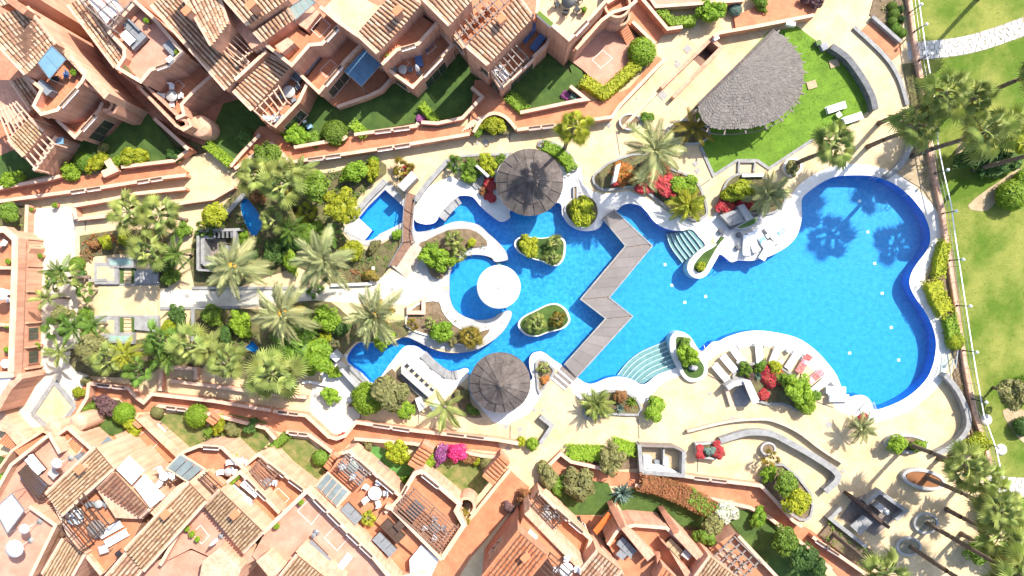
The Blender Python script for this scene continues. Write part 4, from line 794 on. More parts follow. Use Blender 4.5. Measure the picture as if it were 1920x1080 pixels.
for a, b, w_ in [((371,433),(371,506),.25),((371,433),(450,430),.25),((380,445),(380,495),.35),((380,445),(400,444),.3),((380,495),(425,495),.3),((440,432),(440,480),.3),((425,495),(425,460),.25),((371,506),(392,507),.2)]:
    mb = MB(); strip(mb, W2([a, b], 1.6), w_, 0, 1.6+jz()); mb.build('wall', 'stone_grey', t)
pblock(t, 'floor', [(383,448),(424,448),(424,493),(383,493)], 0, .2, 'timber_grey')
for k in range(5): pblock(t, 'roof_slat', [(400+k*8,434),(404+k*8,434),(404+k*8,446),(400+k*8,446)], 1.62, 1.7, 'stone_dark')
t = proot('pump_house', 'low grey flat-roofed pump house with slanted white slab above the loungers', 'pump house', 1372, 425)
pblock(t, 'roof', [(1350,403),(1388,390),(1396,415),(1370,424)], 0, .9, 'stone_grey')
pblock(t, 'slab', [(1384,386),(1395,382),(1413,409),(1400,414)], 0, 1.2, 'deck_grey')
pblock(t, 'planter_rim', [(1376,428),(1397,415),(1414,408),(1426,402),(1420,420),(1408,427),(1390,431)], 0, .55, 'deck_grey')
pblock(t, 'planter_bed', [(1381,427),(1398,418),(1421,406),(1416,418),(1405,424),(1390,428)], .4, .57, 'leaf_dark')
mb = MB(); strip(mb, W2([(1352,402),(1373,427),(1398,412)], .5), .3, 0, .5); mb.build('bench', 'stone_dark', t)
t = proot('pump_house', 'open pale concrete shelter with blue-grey floor in front of the red flowers', 'pump house', 1392, 740)
pblock(t, 'floor', [(1372,740),(1392,718),(1406,752),(1400,762),(1378,762)], 0, .03, 'stone_grey')
mb = MB(); strip(mb, W2([(1364,728),(1376,720),(1394,716),(1404,718),(1420,752)], 1.3), .5, 0, 1.3); mb.build('wall', 'deck_grey', t)
pblock(t, 'roof_slab', [(1394,715),(1405,718),(1423,755),(1411,757)], 1.3, 1.5, 'deck_white')
mb = MB(); strip(mb, W2([(1362,728),(1372,760)], .4), .35, 0, .4); mb.build('side_kerb', 'stone_warm', t)
# outdoor kitchen box
t = proot('outdoor_kitchen', 'grey walled outdoor kitchen box with white worktop', 'kitchen', 1240, 870)
mb = MB(); w = W2([(1199,834),(1203,886),(1281,892),(1283,847),(1264,838),(1204,836)], 1.2); strip(mb, w[:4], .35, 0, 1.2); mb.build('wall', 'stone_grey', t)
mb = MB(); strip(mb, w[3:]+[w[0]], .18, 0, 1.15); mb.build('front_wall', 'timber_grey', t)
pblock(t, 'floor', [(1204,840),(1280,846),(1278,888),(1206,884)], 0, .03, 'sand')
pblock(t, 'worktop', [(1207,872),(1240,873),(1274,888),(1207,882)], 0, .85, 'white')
pblock(t, 'cupboard', [(1207,855),(1221,856),(1221,872),(1207,871)], 0, .8, 'white')
pblock(t, 'cupboard', [(1246,858),(1254,859),(1254,874),(1246,873)], 0, .75, 'white')
pblock(t, 'divider', [(1244,843),(1246,843),(1245,872),(1243,872)], 0, .9, 'deck_grey')
pblock(t, 'sink', [(1213,878),(1217,878),(1217,880),(1213,880)], .85, .87, 'black_metal')
pblock(t, 'chair', [(1227,862),(1237,863),(1239,876),(1229,876)], 0, .5, 'cushion_grey')
t = proot('barbecue', 'grey stone barbecue enclosure with a roofed table by the bottom palms', 'barbecue', 1625, 960)
pblock(t, 'floor', [(1600,935),(1650,918),(1700,958),(1640,1005),(1575,970)], 0, .03, 'timber_grey')
mb = MB(); strip(mb, W2([(1624,944),(1650,922),(1700,958),(1680,975)], .8), .35, 0, .8); mb.build('wall', 'stone_grey', t)
mb = MB(); strip(mb, W2([(1578,952),(1557,972),(1625,1026)], .8), .35, 0, .82); mb.build('wall', 'stone_grey', t)
mb = MB(); strip(mb, W2([(1596,930),(1668,990)], 1.4), .3, 0, 1.4); mb.build('screen_wall', 'timber_dark', t)
pblock(t, 'stone_table', [(1594,986),(1618,966),(1638,978),(1614,1004)], .75, .9, 'stone_grey')
pblock(t, 'table_foot', [(1604,986),(1618,974),(1628,980),(1614,994)], 0, .75, 'stone_dark')
pblock(t, 'grill_counter', [(1640,950),(1650,943),(1668,958),(1658,966)], 0, .85, 'deck_grey')
mb = MB(); q = W(1662, 960, .9); mb.lathe((q.x, q.y, .85), [(.28, 0), (.3, .08), (.2, .22), (.03, .26)], 12); mb.build('grill_hood', 'steel', t)
# round, oval and box planters
def planter(loop, label, z=.5, inner=.72, fill='soil', mat='stone_grey', rim='deck_grey'):
    cx = sum(p[0] for p in loop)/len(loop); cy = sum(p[1] for p in loop)/len(loop)
    t = thing('stone_planter', label, 'planter', (*W(cx, cy).xy, 0)); sh = lambda k: [(cx+(x-cx)*k, cy+(y-cy)*k) for x, y in loop]
    w = W2(sh((1+inner)/2), z); wd = abs((1-inner))*min(max(abs(x-cx) for x, y in loop), max(abs(y-cy) for x, y in loop))/PPM
    mb = MB(); strip(mb, w+[w[0]], wd, 0, z); mb.build('rim', rim, t)
    mb = MB(); mb.prism(W2(sh(inner+.04), z-.08), 0, z-.08); mb.build('soil', fill, t); return t
planter(ell(1701, 832, 45, 18, rot=3), 'oval grey planter with two round bushes below the pool corner')
planter(ell(1733, 899, 45, 19, rot=12), 'oval grey planter with rusty groundcover and a leaning palm', fill='leaf_rust')
planter(ell(1737, 981, 24, 20), 'round grey planter at the foot of the upper leaning palm', .35, .8, 'gravel')
planter(ell(1705, 1025, 24, 18), 'round grey planter at the foot of the lower leaning palm', .35, .8, 'gravel')
planter(ell(1441, 842, 15, 13), 'small round grey planter inside the curved wall', .45)
planter(ell(1487, 312, 18, 17), 'round pale planter at the foot of the fan palm by the pool', .45, .75, 'soil', rim='deck_white')
planter(ell(1292, 247, 42, 24, rot=5), 'crescent grey planter below the half-round shelter', .35, .85, 'soil_green')
planter([(1303,832),(1350,828),(1357,848),(1342,862),(1308,858)], 'grey box planter with red flowers at its corners', .8, .8, 'soil_green')
planter([(1075,345),(1083,345),(1083,378),(1075,378)], 'narrow pale planter right of the upper round hut', .4, .5)
planter(ell(1182, 228, 22, 16), 'pale round planter below the thin pink wall', .4, .8)
# bars and screens
t = proot('bar_counter', 'long white bar counter with dark stools on the lower white pad', 'bar', 790, 715)
pblock(t, 'counter', [(752,684),(760,692),(812,738),(804,746),(752,700)], 0, 1.05, 'deck_grey')
pblock(t, 'back_room', [(748,704),(756,702),(802,744),(795,752)], 0, .5, 'stone_dark')
pblock(t, 'side_block', [(778,748),(788,744),(796,766),(786,772)], 0, .9, 'deck_white')
pblock(t, 'side_block', [(804,760),(816,750),(824,760),(812,772)], 0, .9, 'white')
def stool(x, y, label):
    t = proot('bar_stool', label, 'stool', x, y, 0.03, 'dark stools along the white bar'); q = W(x, y, .7)
    mb = MB(); mb.box((q.x, q.y, .72), (.36, .3, .06), -.75); mb.build('seat', 'black_metal', t)
    mb = MB(); mb.tube([(q.x, q.y, .04), (q.x, q.y, .7)], .035, 8); mb.lathe((q.x, q.y, .03), [(.2, 0), (.2, .03), (.04, .05)], 10); mb.build('stem', 'grey_metal', t)
for k, l in enumerate(['first', 'second', 'third', 'fourth', 'fifth', 'sixth']):
    stool(763+k*9.2, 686+k*9.0, f'{l} dark bar stool from the upper left end of the white bar')
t = proot('bar_counter', 'slim grey bar counter beside the lower left pool arm', 'bar', 665, 718)
pblock(t, 'counter', [(634,692),(642,690),(684,734),(678,740)], 0, 1.0, 'deck_grey')
pblock(t, 'shelf', [(650,686),(656,684),(690,716),(684,720)], 0, .3, 'stone_grey')
t = proot('storage_box', 'pale two-part storage box beside the lower left pool arm', 'box', 630, 668)
pblock(t, 'box', [(616,668),(630,655),(642,668),(630,680)], 0, .7, 'deck_grey')
pblock(t, 'lid', [(617,668),(624,661),(637,673),(630,679)], .7, .78, 'white')
t = proot('garden_shed', 'flat grey shed roof below the red flowers at the top walkway', 'shed', 758, 338)
pblock(t, 'wall', [(747,348),(772,322),(781,332),(757,357)], 0, 1.9, 'stone_warm')
pblock(t, 'roof', [(745,348),(772,320),(783,332),(757,359)], 1.9, 2.05, 'deck_grey')
t = proot('garden_shed', 'small pale tilted screen with grey floor left of the upper round hut', 'screen', 905, 325)
pblock(t, 'floor', [(880,342),(898,322),(912,338),(894,356)], 0, .17, 'stone_grey')
pblock(t, 'screen', [(891,311),(895,309),(918,329),(914,332)], 0, 1.4, 'deck_white')
t = proot('wall_slab', 'tall pale slab standing at the edge of the red flower bed', 'wall', 1158, 330)
pblock(t, 'slab', [(1155,310),(1164,306),(1156,340),(1148,343)], 0, 1.5, 'deck_white')
t = proot('wall_slab', 'pale low bench slab in the planted notch below the shelter lawn', 'bench', 1412, 327)
pblock(t, 'slab', [(1392,327),(1432,325),(1433,331),(1392,332)], 0, .5, 'deck_white')
mb = MB(); strip(mb, W2([(1385,325),(1386,303),(1416,303),(1414,322)], .25), .18, 0, .25); mb.build('frame', 'stone_grey', t)
# steps with stripes on the upper walkway
t = proot('stairs', 'striped terracotta steps on the upper walkway beside the bushy bed', 'stairs', 875, 235)
for k in range(6):
    a = (862+k*4.4, 236-k*2.6+8); b = (878+k*4.4, 221-k*2.6+8)
    mb = MB(); strip(mb, W2([(866+k*5, 246-k*2), (884+k*5, 226-k*2)], .5), .16, .35, .42+.05*k); mb.build('tread', 'cap_pale', t)
t = proot('boulder', 'grey boulder on the grass of the lower planter tongue', 'boulder', 1303, 691, .3)
rr = random.Random(8); mb = MB(); q = W(1300, 690, .6); vs = []; bm = bmesh.new(); bmesh.ops.create_icosphere(bm, subdivisions=2, radius=1)
for v in bm.verts: v.co = Vector((v.co.x*.42, v.co.y*.26, v.co.z*.35))*(1+rr.uniform(-.15, .15))+Vector((q.x, q.y, .5))
me = [[v.co[:] for v in bm.verts], [[v.index for v in f.verts] for f in bm.faces]]; bm.free(); mb.add(*me); mb.build('stone', 'rock', t)
# swimming-pool hand rails
for x, y, l in [(1636,330,'steel hand rail loop at the top edge of the main pool'),(1697,362,'small steel hand rail at the upper right pool edge'),(1366,486,'steel hand rail at the notch below the upper loungers'),(1322,652,'steel hand rail at the notch above the lower planter tongue')]:
    t = proot('hand_rail', l, 'rail', x, y)
    for s in (-.25, .25):
        q = W(x, y); mb = MB(); mb.tube([(q.x+s, q.y+.3, 0), (q.x+s, q.y+.3, .5), (q.x+s, q.y+.1, .75), (q.x+s, q.y-.25, .6), (q.x+s, q.y-.3, -.3)], .03, 6); mb.build('rail_tube', 'steel', t)
# glass screens by the lower right pool corner
for i, (a, b, l) in enumerate([((1618,770),(1632,752),'tilted clear glass screen beside the lower pool corner, left panel'),((1632,752),(1640,775),'clear glass screen beside the lower pool corner, right panel'),((1788,655),(1784,690),'glass wind screen at the foot of the yellow hedge'),((1772,702),(1781,672),'glass wind screen above the curved corner wall')]):
    t = proot('glass_screen', l, 'screen', *a)
    mb = MB(); strip(mb, W2([a, b], .6), .03, .02, 1.2); mb.build('pane', 'clear_glass', t)
    mb = MB(); strip(mb, W2([a, b], .6), .06, 1.2, 1.25); mb.build('top_rail', 'steel', t)

# stone seat steps along the shore of the two white pads
for px, l in (([(793,664),(804,676),(817,688),(832,699),(846,704),(858,702)], 'curved grey seat steps along the shore of the lower white pad'), ([(862,375),(850,384),(838,397),(828,410)], 'grey seat steps along the shore of the upper white terrace')):
    w = W2(smooth(px, 4, False), .3); t = thing('seat_steps', l, 'steps', (w[0][0], w[0][1], 0))
    for k in range(0, len(w)-1, 2):
        seg = w[k:k+3]; mb = MB(); strip(mb, seg, .75, 0, .14+(.12 if (k//2) % 3 == 0 else 0)); mb.build('block', 'stone_grey', t)
# ================================================================ HOUSES
rt = random.Random(11)
def house(label, x, y, name='townhouse'): return thing(name, label, 'house', (*W(x, y).xy, 0), 'terraced houses of the resort')
def hblock(par, px, z1, z0=0.0, mat='plaster', name='wall'):
    mb = MB(); mb.prism(W2(px, z1), z0, z1+jz()); return mb.build(name, mat, par)
def terrace(par, px, zf, walls=None, h=0.95, z0=0.0, fm='terrace_tile', wm='plaster', th=0.24):
    loop = W2(px, zf+h)
    j = jz(); mb = MB(); mb.prism(loop, z0, zf-.02+j); mb.build('wall', wm, par)
    cx = sum(p[0] for p in loop)/len(loop); cy = sum(p[1] for p in loop)/len(loop)
    mb = MB(); mb.prism([(cx+(x-cx)*.99, cy+(y-cy)*.99) for x, y in loop], zf-.06, zf+j); mb.build('terrace_floor', fm, par)
    n = len(loop)
    if walls is None: walls = [list(range(n))+[0]]
    for w in walls:
        pts = [loop[i % n] for i in w]
        mb = MB(); strip(mb, pts, th, zf-.1, zf+h-.05+j); mb.build('parapet', wm, par)
        mb = MB(); strip(mb, pts, th+.05, zf+h-.05+j, zf+h+j); mb.build('coping', 'cap_pale', par)
def roof(par, a, b, c, d, z0, z1, mat='roof_tile', zb=0.0, wm='plaster', pitch=.34, tl=.46, body=True):
    if mat == 'roof_tile_yellow': pitch, tl = .28, .42
    A, B = W(*a, z0), W(*b, z0); C, D = W(*c, z1), W(*d, z1)
    up = Vector((0, 0, 1))
    if body:
        top = [A, B, C, D]
        if area([(p.x, p.y) for p in top]) < 0: top = top[::-1]
        mb = MB(); mb.slab([p-up*.10 for p in top], [Vector((p.x, p.y, zb)) for p in top]); mb.build('wall', wm, par)
    top = [A, B, C, D]
    if area([(p.x, p.y) for p in top]) < 0: top = top[::-1]
    mb = MB(); mb.slab(top, [p-up*.09 for p in top]); rf = mb.build('roof', 'roof_valley', par)
    ncol = max(2, round(((B-A).length+(C-D).length)/2/pitch)); nrow = max(2, round(((D-A).length+(C-B).length)/2/tl))
    nrm = (B-A).cross(D-A).normalized()
    if nrm.z < 0: nrm = -nrm
    t = MB()
    for i in range(ncol):
        u = (i+.5)/ncol; s = A.lerp(B, u); e = D.lerp(C, u); ax = (e-s).normalized()
        sw = (A.lerp(B, (i+1)/ncol)-A.lerp(B, i/ncol)); side = (sw-ax*sw.dot(ax)).normalized(); w = sw.length*.36
        for k in range(nrow):
            p = s.lerp(e, k/nrow); q = s.lerp(e, (k+1.12)/nrow); jj = rt.uniform(-.022, .022); lf = rt.uniform(0, .02)
            vs = []
            for pt, lift, ww in ((p, .00, w*.88), (q, .030+lf, w*1.04)):
                for m in range(5):
                    an = math.pi*m/4; vs.append(pt+side*(ww*math.cos(an)+jj)+nrm*(ww*.85*math.sin(an)+lift))
            t.add(vs, [(m, m+1, m+6, m+5) for m in range(4)]+[(5, 6, 7, 8, 9)], False)
    o = t.build('roof_tiles', mat, rf); o['kind'] = 'stuff'
    for P_, Q_ in ((A, D), (B, C)):
        mb = MB(); mb.bar(P_+nrm*.06, Q_+nrm*.06, .2, .16); mb.build('verge', 'cap_pale' if mat != 'roof_tile_red' else mat, rf)
    return rf
def pergola(par, a, b, c, d, z, nb, cross=2, w=.12, mat='timber_grey', post=True, zb=0):
    A, B, C, D = [W(*p, z) for p in (a, b, c, d)]
    for i in range(nb):
        u = i/(nb-1); mb = MB(); mb.bar(A.lerp(B, u), D.lerp(C, u), w*.8, w); mb.build('beam', mat, par)
    for k in range(cross):
        v = .06+.88*k/max(1, cross-1); mb = MB(); mb.bar(A.lerp(D, v)-Vector((0, 0, w)), B.lerp(C, v)-Vector((0, 0, w)), w, w*.9); mb.build('cross_beam', mat, par)
    if post:
        for p in (C, D): mb = MB(); mb.box((p.x, p.y, (z+zb)/2), (w, w, z-zb)); mb.build('post', mat, par)
def window(par, p, q, zt, f, w, z0, z1, frame='cap_pale', glass='window_glass', split=1):
    a = Vector(W2([p], zt)[0]); b = Vector(W2([q], zt)[0]); d = (b-a).normalized(); n = Vector((-d.y, d.x)); c = a.lerp(b, f)
    if n.dot(-c) < 0: n = -n
    rz = math.atan2(d.y, d.x); zc = (z0+z1)/2
    mb = MB(); o = c+n*.015; mb.box((o.x, o.y, zc), (w+.16, .06, z1-z0+.16), rz); wn = mb.build('window', frame, par)
    for k in range(split+1):
        oo = c+n*.035+d*((k-(split)/2)*w/(split+1)); mb = MB(); mb.box((oo.x, oo.y, zc), (w/(split+1)-.04, .06, z1-z0-.02), rz); mb.build('pane', glass, wn)
    mb = MB(); oo = c+n*.06; mb.box((oo.x, oo.y, z0-.1), (w+.24, .16, .06), rz); mb.build('sill', frame, wn)
def stairs_px(par, pa, pb, za, zb, n, wd, mat='terracotta'):
    A, B = W(*pa, za), W(*pb, zb); d = (B-A); d2 = Vector((d.x, d.y)); rz = math.atan2(d.y, d.x); L = d2.length/n
    for i in range(n):
        u = (i+.5)/n; z = za+(zb-za)*u; mb = MB(); p = A.lerp(B, u); h = max(.3, z-max(0, min(za, zb)-.4)); mb.box((p.x, p.y, z-h/2), (L*.98, wd, h), rz); mb.build('step', mat, par)
def rwall(par, px, zs, z0, th=.22, mat='plaster', name='parapet'):
    mb = MB(); wallpx(px, zs, z0, th, zs, mb); return mb.build(name, mat, par)
# ---- top row ------------------------------------------------------------------------------------
A = house('corner townhouse at the top left with blue awning and round-ended stair', 120, 150)
roof(A, (-45,40), (52,12), (105,82), (48,140), 9.0, 7.6)
mb = MB(); q = W(34, 12, 9.6); mb.box((q.x, q.y, 8.9), (1.6, .5, 1.6), -.65); mb.build('chimney', 'plaster_dark', A)
terrace(A, [(105,82),(128,100),(160,140),(153,153),(107,206),(77,214),(63,198),(78,167),(48,142)], 5.5, [[1,2,3,4,5,6,7,8]])
terrace(A, [(107,210),(155,160),(192,192),(186,206),(140,257),(106,224)], 2.7, [[2,3,4,5]])
rwall(A, [(153,153),(205,187),(210,196),(204,206),(192,206)], [6.4,4.6,4.4,4.3,4.3], 0)
rwall(A, [(128,98),(162,132),(214,183),(220,196),(214,210),(200,212)], [6.5,6.2,4.7,4.4,4.3,4.2], 0)
stairs_px(A, (156,146), (205,190), 5.6, 3.4, 14, .75)
hblock(A, [(63,17),(110,72),(135,100),(165,133),(205,175),(196,186),(128,112),(104,84),(50,14)], 6.4, mat='plaster_pale')
roof(A, (20,152), (46,143), (80,188), (58,208), 4.6, 4.0)
hblock(A, [(100,225),(140,258),(190,210),(230,222),(205,250),(175,262)], .5, mat='plaster_dark')
window(A, (107,222), (140,256), 3.6, .5, 1.6, .2, 2.1); window(A, (142,254), (184,208), 3.6, .45, 2.2, .2, 2.1, split=2)
hblock(A, [(82,-30),(150,-30),(166,12),(136,26),(100,4)], 3.4, mat='plaster_pale'); hblock(A, [(92,-20),(144,-20),(156,8),(134,18),(106,2)], 3.45, 3.4, 'terrace_pink', 'terrace_floor')
hblock(A, [(150,40),(162,30),(236,124),(226,132)], 1.4, mat='plaster_dark')
roof(A, (-40,-30), (40,-60), (60,-10), (0,12), 9.4, 8.8)
Z = house('townhouse cut by the left edge with tiled lean-to and beamed pergola', 30, 260)
hblock(Z, [(-20,150),(18,150),(60,205),(30,240),(-20,200)], 3.4)
terrace(Z, [(-20,200),(20,170),(105,255),(62,320),(-20,250)], 2.7, [[2,3]])
roof(Z, (15,262), (55,220), (82,246), (44,293), 5.4, 4.6, 'roof_tile_yellow')
pergola(Z, (-5,205), (30,190), (58,222), (18,262), 5.4, 7, 3, mat='cap_pale', zb=2.7)
pergola(Z, (46,292), (80,248), (103,270), (68,318), 4.3, 6, 2, mat='cap_pale', zb=2.7)
B = house('townhouse with L-shaped roof terrace, grey sofa and white curtains at the top left', 270, 110)
roof(B, (160,-10), (128,10), (216,127), (236,100), 6.4, 5.6)
terrace(B, [(204,60),(254,3),(287,33),(342,98),(320,118),(282,131),(264,153),(220,127),(233,107),(233,91)], 5.4, None, .95, 0, 'terrace_pink')
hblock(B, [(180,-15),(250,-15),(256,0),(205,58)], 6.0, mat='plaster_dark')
for k in range(4):
    hblock(B, [(160+k*14,-8),(168+k*14,-12),(206+k*8,36-k*6),(200+k*8,44-k*7)], 7.2, 7.15, 'canvas_white', 'curtain')
pergola(B, (150,0), (205,-30), (248,4), (206,52), 7.3, 5, 3, zb=6, mat='timber_grey')
roof(B, (330,-30), (395,-60), (428,42), (396,86), 9.6, 8.6)
roof(B, (283,10), (322,-22), (468,118), (423,169), 7.6, 5.8, 'roof_tile')
hblock(B, [(382,60),(424,44),(470,90),(430,130)], 3.6, mat='plaster_dark')
terrace(B, [(264,157),(282,135),(342,102),(396,142),(366,168),(340,196),(345,215),(330,222)], 2.8, [[3,4,5,6,7]])
rwall(B, [(262,150),(338,222),(348,226),(350,236),(340,240)], [4.6,3.6,3.4,3.3,3.3], 0)
rwall(B, [(248,150),(330,236),(344,244),(358,236),(352,222)], [4.6,3.6,3.4,3.3,3.3], 0, mat='plaster_pale')
stairs_px(B, (260,158), (336,228), 4.0, 2.2, 13, .8)
mb = MB(); q = W(374, 236, 2.2); mb.lathe((q.x, q.y, 0), [(1.0, 0), (1.0, 2.1), (.9, 2.2)], 20); mb.build('stair_turret', 'plaster_pale', B)
hblock(B, [(205,58),(220,127),(264,160),(250,158),(215,130),(198,68)], 5.0, mat='plaster_dark')
window(B, (282,135), (342,102), 3.7, .5, 2.0, .3, 2.2)
C = house('townhouse with two stacked balconies, glass lean-to and blue canopy over the garden', 570, 110)
roof(C, (400,-25), (480,-80), (540,-2), (464,48), 9.8, 8.4)
roof(C, (475,60), (540,15), (552,34), (491,78), 7.6, 7.0)
hblock(C, [(464,48),(537,0),(552,14),(478,62)], 6.9, mat='plaster_dark')
terrace(C, [(489,76),(545,40),(575,60),(612,12),(638,44),(604,82),(580,84),(547,122)], 5.4, [[3,4,5,6,7,0]], .95, 0, 'terracotta')
hblock(C, [(545,36),(575,56),(600,24),(575,2)], 6.0, mat='plaster')
hblock(C, [(396,-12),(432,40),(472,92),(492,80),(462,46),(412,-12)], 6.9, mat='plaster')  # filler block added so the deep gap between the roofs looks less black
hblock(C, [(515,86),(540,70),(552,80),(528,100)], 6.9, 5.4, mat='plaster')
terrace(C, [(547,124),(585,92),(605,92),(640,55),(676,84),(647,114),(598,173)], 2.9, [[4,5,6,0]])
terrace(C, [(598,175),(645,135),(682,100),(742,138),(715,168),(690,180),(632,200),(618,192)], 0.5, [[3,4,5,6]], .8)
roof(C, (437,171), (500,98), (545,124), (472,207), 5.2, 4.6, 'roof_tile')
terrace(C, [(440,175),(500,100),(578,152),(560,190),(515,238),(498,236)], 2.7, [[2,3,4]], wm='plaster_dark')
pergola(C, (474,205), (522,160), (538,190), (508,234), 4.4, 6, 2, mat='cap_pale', zb=2.7)
terrace(C, [(398,76),(430,50),(500,95),(440,150),(424,130)], 5.0, [[2,3]], wm='plaster_dark')
pergola(C, (402,82), (440,40), (486,88), (448,118), 6.6, 7, 2, mat='cap_pale', zb=5)
window(C, (598,173), (647,114), 3.85, .5, 2.4, .7, 2.4, split=2); window(C, (515,238), (560,190), 3.6, .5, 2.2, .3, 2.1, split=2)
D = house('townhouse with sunlit top terrace and garden loungers, left of the checkered pergolas', 730, 90)
terrace(D, [(600,12),(640,-30),(716,10),(670,66),(636,42)], 6.3, [[2,3,4,0]], .7, 0, 'plaza')
roof(D, (668,64), (745,-25), (792,8), (706,100), 7.8, 6.8, 'roof_tile')
terrace(D, [(711,100),(785,20),(820,42),(784,82),(744,93),(716,121)], 4.9, [[2,3,4,5]])
terrace(D, [(716,122),(746,100),(786,90),(822,52),(848,84),(774,163)], 2.7, [[3,4,5,0]])
hblock(D, [(668,64),(706,100),(716,122),(775,165),(740,140),(690,110)], 2.4, mat='plaster')
window(D, (774,163), (848,84), 3.65, .5, 2.6, .2, 2.0, split=2)
E = house('townhouse with chequered beam pergolas and a striped tile roof, top centre', 930, 90)
roof(E, (785,-8), (840,-60), (884,0), (841,48), 8.6, 7.6, 'roof_tile')
terrace(E, [(841,48),(884,0),(930,-40),(985,0),(930,30),(873,90)], 3.9, [[5,0]], .9)
pergola(E, (845,48), (932,-30), (958,-2), (874,86), 5.4, 9, 3, mat='timber_grey', zb=3.9)
for k in range(5): hblock(E, [(858+k*12,60-k*12),(866+k*12,52-k*12),(874+k*12,62-k*12),(866+k*12,70-k*12)], 4.6, 4.0, 'plaster', 'seat_block')
roof(E, (873,87), (971,-8), (1000,31), (913,122), 7.0, 6.2, 'roof_tile')
terrace(E, [(913,122),(1000,31),(1030,72),(1026,82),(940,164)], 2.6, [[2,3,4,0]])
pergola(E, (914,122), (960,78), (990,108), (942,160), 4.2, 7, 3, mat='timber_grey', zb=2.6)
window(E, (940,164), (1026,82), 3.5, .45, 2.8, .2, 2.0, split=2); window(E, (913,122), (940,164), 3.5, .6, 1.4, .4, 1.7)
F = house('townhouse with black round table on its terrace and stacked round balconies', 1080, 60)
terrace(F, [(1007,22),(1012,-30),(1140,-30),(1137,0),(1107,33),(1067,74)], 5.9, [[2,3,4,5,0,1]], .95, 0, 'plaza')
terrace(F, [(1067,78),(1108,37),(1138,5),(1180,-20),(1192,2),(1178,14),(1150,22),(1128,38),(1080,92)], 2.9, [[2,3,4,5,6,7,8]], .95)
for z, (x, y), r_ in ((3.8, (1158, 8), 1.1), (2.0, (1162, 28), .9)):
    q = W(x, y, z); mb = MB(); strip(mb, [(q.x+r_*math.cos(R(a)), q.y+r_*math.sin(R(a))) for a in range(180, 391, 15)], .2, z-1.0, z); mb.build('balcony_wall', 'plaster_pale', F)
    mb = MB(); mb.lathe((q.x, q.y, 0), [(r_, 0), (r_, z-.9)], 20); mb.build('balcony_floor', 'plaster', F)
hblock(F, [(1062,108),(1115,60),(1165,32),(1185,60),(1205,88),(1165,150),(1130,165),(1092,130)], .25, mat='terrace_pink', name='garden_terrace')
window(C, (489,76), (547,122), 6.35, .5, 1.3, 3.4, 4.8); window(C, (547,124), (598,173), 3.85, .5, 1.2, .5, 1.9); window(B, (264,153), (220,127), 6.35, .5, 1.0, 3.0, 4.4); window(D, (716,121), (774,163), 3.65, .5, 1.3, .4, 1.9); window(E, (873,87), (913,122), 6.2, .4, 1.1, 3.2, 4.4); window(E, (873,87), (913,122), 6.2, .8, 1.1, 3.2, 4.4); window(E, (841,48), (873,87), 6.6, .5, 1.1, 3.6, 4.8)
window(F, (1007,22), (1067,74), 6.35, .35, 1.5, 3.2, 4.6); window(F, (1007,22), (1067,74), 6.35, .4, 1.7, .4, 2.0); window(F, (1067,74), (1107,33), 6.35, .5, 2.4, 3.0, 4.8, split=2)
stairs_px(F, (1168,48), (1182,78), 1.4, .3, 7, .9)
A2 = house('house at the top edge with shaded purple forecourt behind the long hedge', 1290, -10)
terrace(A2, [(1195,-40),(1420,-40),(1395,0),(1330,5),(1230,12)], .6, [[0,4,3,2]], .7, 0, 'terrace_pink')
# ---- left middle ---------------------------------------------------------------------------------
M = house('peach house on the left edge with four olive windows facing the court', 20, 570)
terrace(M, [(-30,432),(8,430),(28,448),(27,500),(24,600),(20,702),(-30,705)], 2.7, [[0,1,2,3,4,5,6]], .95, 0, 'terracotta', 'plaster', .5)
hblock(M, [(-30,443),(46,443),(58,466),(50,480),(48,640),(46,690),(-30,694)], 1.95, mat='plaster')
for y in (530, 573, 627, 671):
    window(M, (48, y-20), (48, y+20), 1.95, .5, 1.15, .35, 1.6, 'plaster_dark')
hblock(M, [(50,464),(66,464),(66,492),(50,492)], 1.0, mat='plaster')
window(M, (40,444), (58,466), 1.95, .5, .9, .4, 1.5)
hblock(M, [(-30,705),(38,700),(42,710),(22,730),(-2,772),(-30,780)], 3.2, mat='plaster')
hblock(M, [(-30,712),(22,708),(0,740),(-30,775)], 3.3, 3.2, 'white', 'roof')
hblock(M, [(-30,780),(8,770),(20,790),(60,830),(40,845),(10,810),(-30,800)], 1.6, mat='plaster_pale')
for y in (499, 606): hblock(M, [(-30,y),(25,y),(25,y+6),(-30,y+6)], 3.5, 2.7, 'plaster_pale', 'terrace_divider')
for y in (446, 497, 545, 604, 650, 690): hblock(M, [(46,y),(53,y),(53,y+3),(46,y+3)], 2.1, 0, 'plaster_pale', 'pilaster')
hblock(M, [(24,452),(30,452),(26,698),(20,698)], 3.72, 3.62, 'cap_pale', 'cornice')
# ---- bottom row ----------------------------------------------------------------------------------
Gh = house('townhouse at the bottom left with curved outside stair, round mats and brown roof', 150, 940)
terrace(Gh, [(-30,962),(20,872),(92,815),(112,850),(145,882),(92,930),(60,985),(-30,1010)], 3.4, [[0,1,2,3]], .95, 0, 'terrace_pink', 'plaster_pale')
rwall(Gh, [(-10,890),(22,845),(80,808),(90,812),(92,826)], [4.6,4.0,3.2,3.1,3.1], 0, mat='plaster_pale')
stairs_px(Gh, (30,850), (86,812), 3.9, 2.4, 14, .8)
stairs_px(Gh, (2,822), (40,842), 1.6, .8, 9, 1.0)
mb = MB(); q = W(97, 806, 3.2); mb.lathe((q.x, q.y, 0), [(.75, 0), (.75, 3.0), (.7, 3.1)], 20); mb.build('stair_turret', 'plaster_pale', Gh)
mb = MB(); q = W(146, 792, 2.9); mb.lathe((q.x, q.y, 0), [(.8, 0), (.8, 2.8), (.75, 2.9)], 20); mb.build('stair_turret', 'plaster_pale', Gh)
